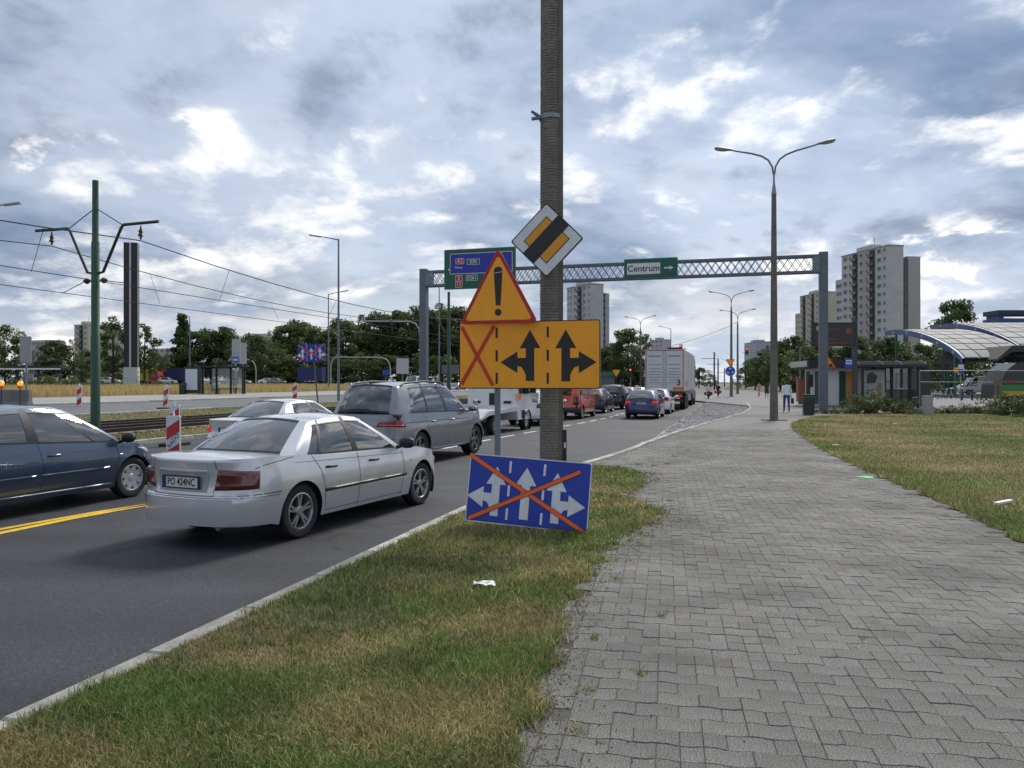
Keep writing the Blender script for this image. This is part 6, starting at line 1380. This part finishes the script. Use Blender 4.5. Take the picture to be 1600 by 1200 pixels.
# litter bins
def bin_(label, p, h, w_):
    t = thing('litter_bin', label, 'litter bin', p, R(-10), 'green litter bins'); b = MB(); b.prism(rrect(w_, w_*.8, .05), 0, h*.82, lambda a, c, k: (a*(.92+.08*k/h), c, k)); b.build('body', mat('bin_dark', (.018, .026, .022), .5), t)
    b = MB(); b.prism(rrect(w_*1.06, w_*.86, .05), h*.82, h*.93, lambda a, c, k: (a, c, k)); b.build('rim', mat('bin_green', (.012, .10, .04), .45), t); b = MB(); b.prism(rrect(w_*1.08, w_*.9, .05), h*.93, h, lambda a, c, k: (a, c, k)); b.build('lid', mat('bin_dark', (.018, .026, .022), .5), t)
bin_('dark green litter bin nearest, at the edge of the path', at(1263.5, 40.2, z=0), 1.05, .56); bin_('dark green litter bin farther behind the nearest one', at(1253, 60, z=0), 1.05, .52)
# timetable display on a post, stop sign, roadworks triangle
D = 49.; t = thing('display_board', 'dark electronic timetable board on a post above the kiosk', 'display', at(1335.5, D, z=0), R(-2)); MB().box((0, 0, 2.9), (.26, .26, 5.8)).build('post', mat('dark_post', (.06, .068, .075), .5), t)
MB().box((-1.35, 0, 4.75), (2.75, .3, 1.5)).build('cabinet', mat('board_case', (.02, .02, .022), .4), t); MB().box((-1.35, -.16, 4.72), (2.55, .02, 1.3)).build('screen', mat('board_screen', (.035, .030, .030), .3), t)
for z, w_ in ((5.05, .9), (4.45, .5), (4.2, 1.9)): MB().box((-1.6 if w_ < 1 else -1.4, -.175, z), (w_, .01, .05)).build('display_line', mat('display_amber', (.20, .05, .02), .5, emit=.12), t)
MB().prism(disc(14, .15, -2.35, 5.12), .17, .175, lambda a_, c_, h: (a_, -h, c_)).build('clock', mat('clock_face', (.4, .42, .45), .5), t); MB().box((-.45, -.175, 4.95), (.35, .01, .3)).build('red_number', mat('display_amber', (.20, .05, .02), .5, emit=.12), t)
t = thing('bus_stop_sign', 'blue bus stop sign with white panel beside the display post', 'sign', at(1326, 48.6, 567)); t.rotation_euler = (0, 0, R(-2)); flat(t, 'face', rrect(.46, .62, .03), 0, mat('sign_bright_blue', (.01, .08, .48), .45), .03); flat(t, 'white_panel', rrect(.36, .28, .02, cy=.05), .031, sg_w); flat(t, 'bus_symbol', rrect(.26, .07, .02, cy=.05), .034, sg_k)
MB().cyl((.26, .06, -2.9), (.26, .06, .4), .03, n=8).build('post', darkgrey, t)
t = thing('roadworks_triangle', 'orange roadworks triangle half hidden behind the gantry right post', 'sign', at(1292, 50, 566)); t.rotation_euler = (0, 0, R(-6)); flat(t, 'border', [(-.62, -.38), (.62, -.38), (0, .55)], -.02, sg_red, .02); flat(t, 'face', [(-.53, -.33), (.53, -.33), (0, .46)], .002, sg_y); flat(t, 'digger_symbol', [(.1, -.3), (.4, -.3), (.3, -.1), (.15, -.12)], .005, sg_k); MB().cyl((0, .06, -2.9), (0, .06, .3), .03, n=8).build('post', steel, t)
t = thing('concrete_block', 'upright pale concrete block by the lawn weeds', 'block', at(1449, 40, z=0), R(-5)); b = MB(); b.prism(rrect(.42, .4, .03, 2), 0, 1.0, lambda a, c, k: (a, c, k)); b.build('block', mat('pale_concrete', (.36, .355, .34), .9, var=.12, scale=5, bump=.3, bscale=30), t)
# site fence panels
fm = mat('fence_tube', (.20, .21, .21), .5, .5)
for i, (a, b_) in enumerate(((1437, 1556), (1562, 1680))):
    A, B = at(a, 43.5, z=0), at(b_, 42.5, z=0); d = B-A; t = thing('site_fence', 'wire site fence panel %s of the lawn weeds' % ('behind the left half' if i == 0 else 'at the right edge behind the last'), 'fence', A, math.atan2(d.y, d.x), 'site fence panels'); ln = d.length
    for x in (0, ln): MB().cyl((x, 0, 0), (x, 0, 2.35), .035, n=8).build('post', fm, t)
    for z in (.25, 1.7, 2.33): MB().cyl((0, 0, z), (ln, 0, z), .018 if z < 2 else .025, n=6).build('rail', fm, t)
    w_me = MB().cyl((0, 0, .25), (0, 0, 2.33), .0025, n=4).mesh('wire', fm)
    for k in range(1, int(ln/.14)): obj('wire', w_me, t, (k*.14, 0, 0))
MB_ = MB(); t = thing('wooden_stake', 'pair of wooden stakes in front of the site fence', 'stake', at(1559, 41.8, z=0)); [MB().box((x, 0, 1.1), (.09, .08, 2.2)).build('stake', mat('weathered_wood', (.20, .165, .12), .9, var=.2, scale=8), t) for x in (-.12, .16)]
MB().box((.55, 0, 1.72), (1.5, .04, .10)).build('cross_board', mat('weathered_wood', (.2, .165, .12), .9), t); MB().box((.75, -.03, 1.72), (.5, .03, .09)).build('red_tape', mat('red_marking', (.42, .03, .03), .5), t)
# ---- tram station canopy: curved blue beams with roof panels between
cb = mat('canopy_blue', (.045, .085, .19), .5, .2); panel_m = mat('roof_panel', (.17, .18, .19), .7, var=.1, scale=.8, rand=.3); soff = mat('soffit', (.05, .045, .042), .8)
def canopy(label, near, far, zl, zh, wid, nb, np_=9):
    t = thing('station_canopy', label, 'canopy', (near[0], near[1], 0)); d = Vector((far[0]-near[0], far[1]-near[1], 0)); ln = d.length; d /= ln; sx = Vector((1, -.1, 0)).normalized()
    def pt(s_, k, off=0.): q = math.sin(s_*math.pi/2)**.9; p = d*(ln*s_**1.15)+sx*k; return Vector((p.x, p.y, lerp(zl, zh, q)+off))
    for b_ in range(nb+1):
        k = wid*b_; b = MB(); N_ = 16; prof_ = []
        for i in range(N_+1): s_ = i/N_; prof_.append((pt(s_, k), pt(s_, k, -.75+.25*abs(s_-.5))))
        rows = []
        for o_ in (-.14, .14): rows.append([(p+sx*o_) for p, q in prof_]); rows.append([(q+sx*o_) for p, q in prof_])
        b.grid([rows[0], rows[1], rows[3], rows[2], rows[0]]); b.build('beam', cb, t, 40)
        q = pt(.12, k); MB().cyl((q.x, q.y, 0), (q.x, q.y, q.z-.6), .16, n=10).build('column', mat('teal_column', (.02, .13, .10), .5), t)
        q = pt(.85, k); MB().cyl((q.x, q.y, 0), (q.x, q.y, q.z-.6), .16, n=10).build('column', mat('teal_column', (.02, .13, .10), .5), t)
        for i in range(2, 16, 3): q = pt(i/16, k, -.32); MB().box(q-Vector((0, .0, 0))+sx*-.16, (.04, .35, .4)).build('beam_plate', mat('beam_plate', (.35, .37, .40), .5), t)
    for b_ in range(nb):
        for c_ in range(4):
            for i in range(np_):
                k0, k1 = wid*(b_+c_/4)+.08+.12*(c_ == 0), wid*(b_+(c_+1)/4)-.05; s0, s1 = i/np_+.004, (i+1)/np_-.008
                b = MB(); b.grid([[pt(s_, k, .06) for k in (k0, k1)] for s_ in (s0, (s0+s1)/2, s1)]); b.build('roof_panel', panel_m, t, 60)
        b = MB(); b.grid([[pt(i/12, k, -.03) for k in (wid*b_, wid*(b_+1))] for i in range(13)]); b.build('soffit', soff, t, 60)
    return t
N1, F1 = at(1506, 84), at(1384, 112); canopy('left arched station canopy with blue beams and pale roof panels', N1, F1, 4.3, 9.1, 7.0, 1)
N2, F2 = at(1606, 86), at(1455, 118); canopy('right taller arched station canopy with blue beams', N2, F2, 4.9, 10.4, 8., 2)
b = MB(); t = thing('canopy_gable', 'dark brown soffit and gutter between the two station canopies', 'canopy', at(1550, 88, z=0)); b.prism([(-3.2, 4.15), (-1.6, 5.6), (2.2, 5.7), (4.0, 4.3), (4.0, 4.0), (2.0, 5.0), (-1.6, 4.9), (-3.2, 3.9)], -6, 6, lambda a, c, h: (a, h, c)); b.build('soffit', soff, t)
MB().cyl((-1.3, -4, 0), (-1.3, -4, 5.1), .16, n=10).build('column', darkgrey, t); MB().cyl((2.3, -4, 0), (2.3, -4, 5.1), .16, n=10).build('column', darkgrey, t)
t = thing('upper_roof', 'blue ridge roof rising above the right station canopy', 'canopy', at(1592, 122, z=0)); MB().box((0, 0, 12.6), (9., 4, .7)).build('fascia', mat('navy_fascia', (.02, .028, .06), .5), t); MB().box((0, -.3, 11.3), (9.4, 4, .7)).build('beam', cb, t); MB().box((-3.8, 0, 11.), (.9, 3, 2.6)).build('end_post', cb, t); MB().box((0, 0, 5.5), (.4, .4, 11)).build('column', darkgrey, t); MB().box((4, 0, 5.5), (.4, .4, 11)).build('column', darkgrey, t)
# station things: white van, tram, bicycles, posts
VN = dict(VAN); VN.update(L=5.9, W=2.0, wb=3.6, fo=.95, hwroof=.86, roof=[(-2.9, 2.42), (0, 2.48), (1.25, 2.36)], top=[(-2.95, 1.25), (1.3, 1.22), (1.8, 1.15), (2.6, 1.0), (2.95, .8)], hood=(1.75, 2.95), deck=(-2.95, -2.89), xw0=2.25, xh=1.25, xrh=-2.85, xr0=-2.91, stops=[(1.95, 1.25), (1.8, 1.15), (.9, .75), (.75, .6), (-2.89, -2.85)], cells=['p', 'g', 'p', 'p'], rear_glass=1)
car('white_van', 'white panel van parked under the station canopy', *at(1531, 106).xy, 0, whitep, VN, (.8, 1.2), detail=0, z=-.006, rz=R(178), wrap=.05)
car('grey_saloon', 'grey saloon half hidden behind the bicycles at the station', *at(1503, 112).xy, 0, greyp, SAL, detail=0, z=-.006, rz=R(176))
t = thing('green_tram', 'green and yellow tram front just showing at the right edge', 'tram', at(1612, 60, z=0), R(0)); b = MB(); b.prism([(-2.6, .4), (2.6, .4), (2.6, 3.2), (-1.2, 3.2), (-2.0, 2.6), (-2.5, 1.5)], 0, 2.3, lambda a, c, h: (a, h, c)); b.build('body', mat('tram_dark', (.03, .035, .035), .3), t)
MB().box((0, -.02, 1.25), (5., .05, .45)).build('green_band', mat('tram_green', (.03, .22, .04), .4), t); MB().box((0, -.02, .8), (5.05, .05, .4)).build('yellow_band', mat('tram_yellow', (.55, .38, .03), .4), t); wheel_pair(t, (-1.5, 1.5), .3, .34, .15)
def bicycle(label, loc, rz):
    t = thing('bicycle', label, 'bicycle', loc, rz, 'bicycles parked at the station')
    for x in (-.52, .52): b = MB(); b.lathe([(.31, -.018), (.34, -.018), (.34, .018), (.31, .018)], 18, 'Y', (x, 0, .34), closed=True); b.build('wheel', rubber, t)
    b = MB(); [b.tube(q, .02, 6) for q in ([(-.52, 0, .34), (-.15, 0, .85), (.38, 0, .82), (.52, 0, .34)], [(-.15, 0, .9), (-.02, 0, .34), (.38, 0, .8)], [(-.52, 0, .34), (-.02, 0, .34)])]; b.build('frame', mat('bike_frame', (.45, .46, .48), .4), t); MB().box((-.17, 0, .95), (.25, .14, .06)).build('saddle', black, t); MB().tube([(.36, -.28, 1.0), (.4, 0, 1.0), (.36, .28, 1.0)], .016, 6).build('handlebar', black, t); return t
bk = bicycle('first bicycle from the left in the station rack', at(1452, 78, z=0), R(35))
for i in range(1, 6): dup(bk, at(1452+i*8.5, 78, z=0), R(35+i*5), '%s bicycle from the left in the station rack' % ORD[i])
for i, (px_, c_) in enumerate(((1503, .5), (1519, .1), (1541, .1))):
    t = thing('bollard', '%s dark bollard from the left in front of the white van' % ORD[i], 'bollard', at(px_, 72, z=0), 0, 'bollards before the van'); MB().cyl((0, 0, 0), (0, 0, 1.0), .09, .08, 10).build('shaft', darkgrey, t); MB().lathe([(.09, 1.0), (.06, 1.06), (0, 1.08)], 10).build('cap', darkgrey, t)
t = thing('station_sign_post', 'post with small white, blue and yellow signs before the canopy', 'sign', at(1501, 70, z=0)); MB().cyl((0, 0, 0), (0, 0, 3.3), .04, n=8).build('post', steel, t); [MB().box((x, -.05, z), (w_, .03, h_)).build('plate', m, t) for x, z, w_, h_, m in ((0, 3.1, .5, .4, sg_w), (0, 2.65, .5, .35, mat('sign_bright_blue', (.01, .08, .48), .45)), (-.45, 2.8, .4, .45, sg_y))]
# ================================================================== signals, boards and masts along the road
def signal(label, loc, rz=SRZ, h=3.4, lit='red', mast=True):
    t = thing('traffic_light', label, 'traffic light', loc, rz, 'traffic lights'); 
    if mast: MB().cyl((0, .12, -h), (0, .12, .4), .06, n=8).build('mast', steel_paint, t)
    MB().box((0, 0, 0), (.34, .2, 1.0)).build('housing', black, t)
    for i, (c_, z) in enumerate((((.85, .05, .03), .32), ((.05, .035, .01), 0), ((.01, .04, .02), -.32))):
        b = MB(); b.lathe([(0, -.03), (.11, -.03), (.12, 0)], 14, 'Y', (0, -.105, z)); b.build('lens', mat('signal_%d' % i, c_, .4, emit=2.0 if i == 0 else 0), t)
        b = MB(); b.tube([(.13*math.cos(a), -.18, z+.13*math.sin(a)) for a in np.linspace(0, math.pi, 9)], .012, 5); b.build('visor', black, t)
    return t
signal('red traffic light at the crossing left of the lorry', at(985, 92, 582), h=4.0); signal('red traffic light on the mast arm above the lorry', at(1064, 86, 545), mast=False); signal('traffic light on right mast arm before the bluish block', at(1167, 110, 549), mast=False)
t = thing('signal_mast_arm', 'horizontal mast arm over the road carrying a board above the lorry', 'mast', at(1012, 87, z=-.1), SRZ)
MB().cyl((0, 0, 0), (0, 0, 5.9), .10, .08, 10).build('mast', steel_paint, t); MB().tube([(0, 0, 5.5), (4.3, 0, 5.5)], .05, 8).build('arm', steel_paint, t); MB().box((2.9, -.1, 5.45), (1.3, .15, .5)).build('black_board', black, t)
t = thing('signal_mast_arm', 'thin mast arm reaching in from the right behind the near lamp', 'mast', at(1207, 110, z=0)); MB().cyl((0, 0, 0), (0, 0, 6.4), .10, .08, 10).build('mast', steel_paint, t); MB().tube([(0, 0, 5.95), (-4.2, 0, 5.95)], .05, 8).build('arm', steel_paint, t)
for i, (px_, top, D) in enumerate(((1116, 550, 175), (1122, 560, 200), (1132, 575, 260))):
    t = thing('catenary_mast', '%s dark catenary mast from the left beyond the lorry' % ORD[i], 'mast', at(px_, D, z=0), 0, 'catenary masts beyond the lorry'); MB().cyl((0, 0, 0), (0, 0, at(px_, D, top).z), .2, .16, 8).build('mast', darkgrey, t); MB().box((-1.2, 0, at(px_, D, top).z-1.5), (3.5, .1, .12)).build('crossarm', darkgrey, t)
def span(label, a, b, sag=.6, r=.02):
    pts = [a.lerp(b, k/10)-Vector((0, 0, sag*4*(k/10)*(1-k/10))) for k in range(11)]; tag(MB().tube(pts, r, 5).build('span_wire', wire_m), label, 'wire')
span('span wire rising from the lorry to the double lamp', at(1050, 120, 540), at(1153, 113, 503), .3, .03); span('thin span wire across the far tram masts', at(1116, 175, 552), at(1160, 150, 572), .5, .03)
# bent-arm signal gantries beyond the crossing on the left
for i, (pxa, pxb, top, bot, D, lb) in enumerate(((517, 610, 560, 612, 120, 'low pale arched signal mast across the far road'), (566, 656, 504, 612, 105, 'tall pale curved signal arm left of the gantry post'), (384, 400, 563, 605, 130, 'small curved signal arm behind the far shelter'))):
    A, B = at(pxa, D, z=0), at(pxb, D, z=.3); zt = at(0, D, top).z; t = thing('curved_signal_mast', lb, 'mast', (B.x, B.y, .2)); w_ = A.x-B.x
    pts = [(0, 0, 0), (0, 0, zt-2.0), (-.15, 0, zt-1.0), (-.6, 0, zt-.35), (-1.4, 0, zt-.05), (w_+(.8 if i == 0 else 0), 0, zt)]
    if i == 0: pts += [(w_+.3, 0, zt-.3), (w_, 0, zt-1.2), (w_, 0, 0)]
    MB().tube(pts, .09, 8).build('mast', mat('pale_mast', (.38, .40, .41), .5), t, 50)
    MB().box((w_*.5, 0, zt-.25), (.3, .2, .5)).build('signal_head', black, t)
for i, (px_, py_, w_, h_, D, m, lb) in enumerate(((629, 572, 1.6, 2.0, 100, mat('grey_board', (.42, .44, .45), .6), 'grey rectangular sign board left of the gantry post'), (603, 582, 1.2, .8, 130, mat('sign_bright_blue', (.01, .08, .48), .45), 'small blue sign among trees beyond the crossing'), (40, 546, .75, 1.7, 50, mat('sign_back', (.28, .29, .3), .5), 'grey back of a tall sign at the left edge'), (369, 549, .8, 2.3, 72, mat('grey_board', (.42, .44, .45), .6), 'grey tall sign at the right end of the far shelter'), (379, 552, .8, 2.2, 80, mat('grey_board', (.42, .44, .45), .6), 'second grey tall sign behind the far shelter'), (705, 577, 3.2, 1.5, 130, mat('dim_board', (.12, .13, .13), .7), 'dim grey board behind the orange sign edge'))):
    p = at(px_, D, py_); t = thing('sign_board', lb, 'sign', p); z0 = ground_z(p)-p.z
    flat(t, 'plate', rrect(w_, h_, .04), -.03, m, .05); MB().cyl((0, .08, z0), (0, .08, h_*.4), .06, n=8).build('post', steel_paint, t)
t = thing('bus_stop_flag', 'blue bus stop flag at the right end of the far shelter', 'sign', at(368, 71.5, 562)); flat(t, 'face', rrect(.55, .55, .03), 0, mat('sign_bright_blue', (.01, .08, .48), .45), .03); flat(t, 'white_panel', rrect(.4, .2, .02), .031, sg_w); MB().cyl((0, .06, -2.9), (0, .06, .3), .035, n=8).build('post', steel, t)
# far bus shelter, dark pylon, kiosk roof
p = at(312, 68, z=SHZ); t = shelter('far_bus_shelter', 'long dark bus shelter across the tram tracks', (p.x, p.y, SHZ), ROAD_RZ-R(62), 3.6, 1.4, 2.45, False)
a = thing('far_advert_panel', 'pale lit advert panel at the near end of the far shelter', 'advert', at(300, 66.5, z=SHZ), R(-3)); MB().box((0, 0, 1.25), (1.35, .2, 2.3)).build('frame', shf, a); MB().box((0, -.11, 1.3), (1.05, .02, 1.8)).build('poster', mat('pale_poster', (.55, .60, .68), .4), a)
bin_('dark litter bin beside the far pale advert panel', at(285.5, 66.3, z=SHZ), .98, .5)
D = 122.; p = at(205.5, D); z0 = ground_z(p); t = thing('pylon', 'tall black advertising pylon with white stripe and white base', 'pylon', (p.x, p.y, z0), R(14))
zt = at(0, D, 380).z-z0; zb = at(0, D, 574).z-z0; MB().box((0, 0, (zt+zb)/2), (2.0, 1.4, zt-zb)).build('tower', mat('pylon_black', (.018, .016, .017), .5), t); MB().box((-.05, -.71, (zt+zb)/2), (.26, .04, zt-zb)).build('white_stripe', mat('pylon_stripe', (.5, .5, .53), .5), t); MB().box((.985, -.3, (zt+zb)/2), (.06, .7, zt-zb-.2)).build('side_trim', sg_back, t)
MB().box((0, 0, zb/2), (2.1, 1.5, zb)).build('base', mat('pylon_base', (.52, .53, .52), .7, var=.08, scale=1), t); [MB().box((1.06, -.3, zb*q), (.04, .5, .2)).build('vent', black, t) for q in (.25, .5, .75)]
D = 118.; p = at(45, D); z0 = ground_z(p); t = thing('station_roof', 'long low roof with white edge at the far left', 'shelter', (p.x, p.y, z0)); MB().box((0, 0, 3.0), (11.5, 3., .35)).build('roof', mat('kiosk_roof', (.03, .03, .033), .6), t); MB().box((0, -1.55, 2.75), (11.5, .06, .22)).build('white_edge', white, t); [MB().box((x, 0, 1.4), (.35, .35, 2.8)).build('post', darkgrey, t) for x in (-5, -1.8, 1.5, 4.8)]; MB().box((-.6, .8, 1.5), (1.6, .1, 1.6)).build('panel', mat('pale_poster', (.55, .6, .68), .4), t)
# ================================================================== far vehicles on the left
def box_lorry(label, px_, D, ln, col, cabcol, rz):
    p = at(px_, D); z0 = ground_z(p); t = thing('parked_lorry', label, 'lorry', (p.x, p.y, z0), rz, 'lorries parked beyond the field'); b = MB(); b.box((0, 0, 2.4), (ln, 2.5, 2.7)); b.build('box', mat('box_%d%d' % (px_, ln), col, .5, var=.08, scale=.6), t)
    if cabcol: b = MB(); b.prism([(ln/2+.2, .6), (ln/2+2.2, .6), (ln/2+2.2, 1.8), (ln/2+1.9, 3.1), (ln/2+.2, 3.2)], -1.2, 1.2, lambda a, c, h: (a, h, c)); b.build('cab', mat('cab_%d' % px_, cabcol, .4), t); b = MB(); b.grid([[(x, y, z) for z in (1.7, 2.7)] for x, y in ((ln/2+.6, -1.215), (ln/2+1.8, -1.215))]); b.build('cab_window', pane_m, t)
    MB().box((0, 0, .85), (ln, 1., .3)).build('chassis', black, t); wheel_pair(t, (-ln*.3, -ln*.12, ln*.3), 1.05, .5, .3); return t
box_lorry('yellow box lorry parked right of the pylon', 222, 172, 4.4, (.55, .43, .02), (.42, .04, .03), R(-4)); box_lorry('red lorry parked next to the yellow box', 247, 176, 1.6, (.42, .05, .04), (.10, .12, .25), R(-4)); box_lorry('dark blue box lorry left of the far shelter', 281, 172, 5.2, (.02, .03, .12), None, R(-4)); box_lorry('dark blue container behind the far blue sign', 487, 150, 4.8, (.015, .028, .13), None, R(-3))
far = [(588, 118, whitep, HAT, 'white'), (606, 112, whitep, HAT, 'white'), (618, 116, silver2, SAL, 'pale'), (634, 120, silver2, HAT, 'pale'), (675, 118, silver2, SAL, 'pale silver'), (696, 124, silver2, HAT, 'pale silver'), (545, 125, blackp, HAT, 'black'), (570, 122, greyp, HAT, 'grey'), (712, 112, greyp, HAT, 'grey')]
for i, (px_, D, pn, bs, cn) in enumerate(far):
    p = at(px_, D); car('oncoming_car', '%s car, %s from the left in the far crossing traffic' % (cn, ORD[sorted(q[0] for q in far).index(px_)]), p.x, p.y, 0, pn, bs, detail=0, z=.15, rz=R(-110+6*(i % 4)), group='cars waiting beyond the crossing')
car('white_minibus', 'white minibus just left of the gantry left post', *at(649, 116).xy, 0, whitep, VN, (.8, 1.2), detail=0, z=.15, rz=R(-105), wrap=.05)
for i, (px_, pn, cn) in enumerate(((68, silver2, 'silver'), (90, whitep, 'white'), (158, silver2, 'silver'), (172, whitep, 'white'), (262, silver2, 'silver'), (360, whitep, 'white'), (378, silver2, 'silver'), (420, whitep, 'white'), (432, greyp, 'grey'))):
    p = at(px_, 168); car('parked_car', '%s car, %s from the left parked behind the dry field' % (cn, ORD[i]), p.x, p.y, 0, pn, SAL if i % 2 else HAT, detail=0, z=ground_z(p)+.25, rz=R(4*(i % 3)), group='cars parked behind the field')
t = thing('green_kiosk', 'small green-roofed kiosk at the crossing left of the lorry', 'kiosk', at(944, 98, z=-.1)); MB().box((0, 0, 1.3), (2.4, 2.4, 2.6)).build('wall', mat('kiosk_glass', (.10, .14, .13), .3), t); MB().box((0, 0, 2.85), (2.9, 2.9, .5)).build('roof', mat('kiosk_green_roof', (.03, .16, .10), .5), t)
t = thing('yellow_sign', 'small orange sign beside the red traffic light', 'sign', at(963, 95, 583)); flat(t, 'face', [(-.5, .4), (.5, .4), (0, -.5)][::-1], 0, sg_y, .03); MB().cyl((0, .06, -3), (0, .06, .3), .04, n=8).build('post', darkgrey, t)
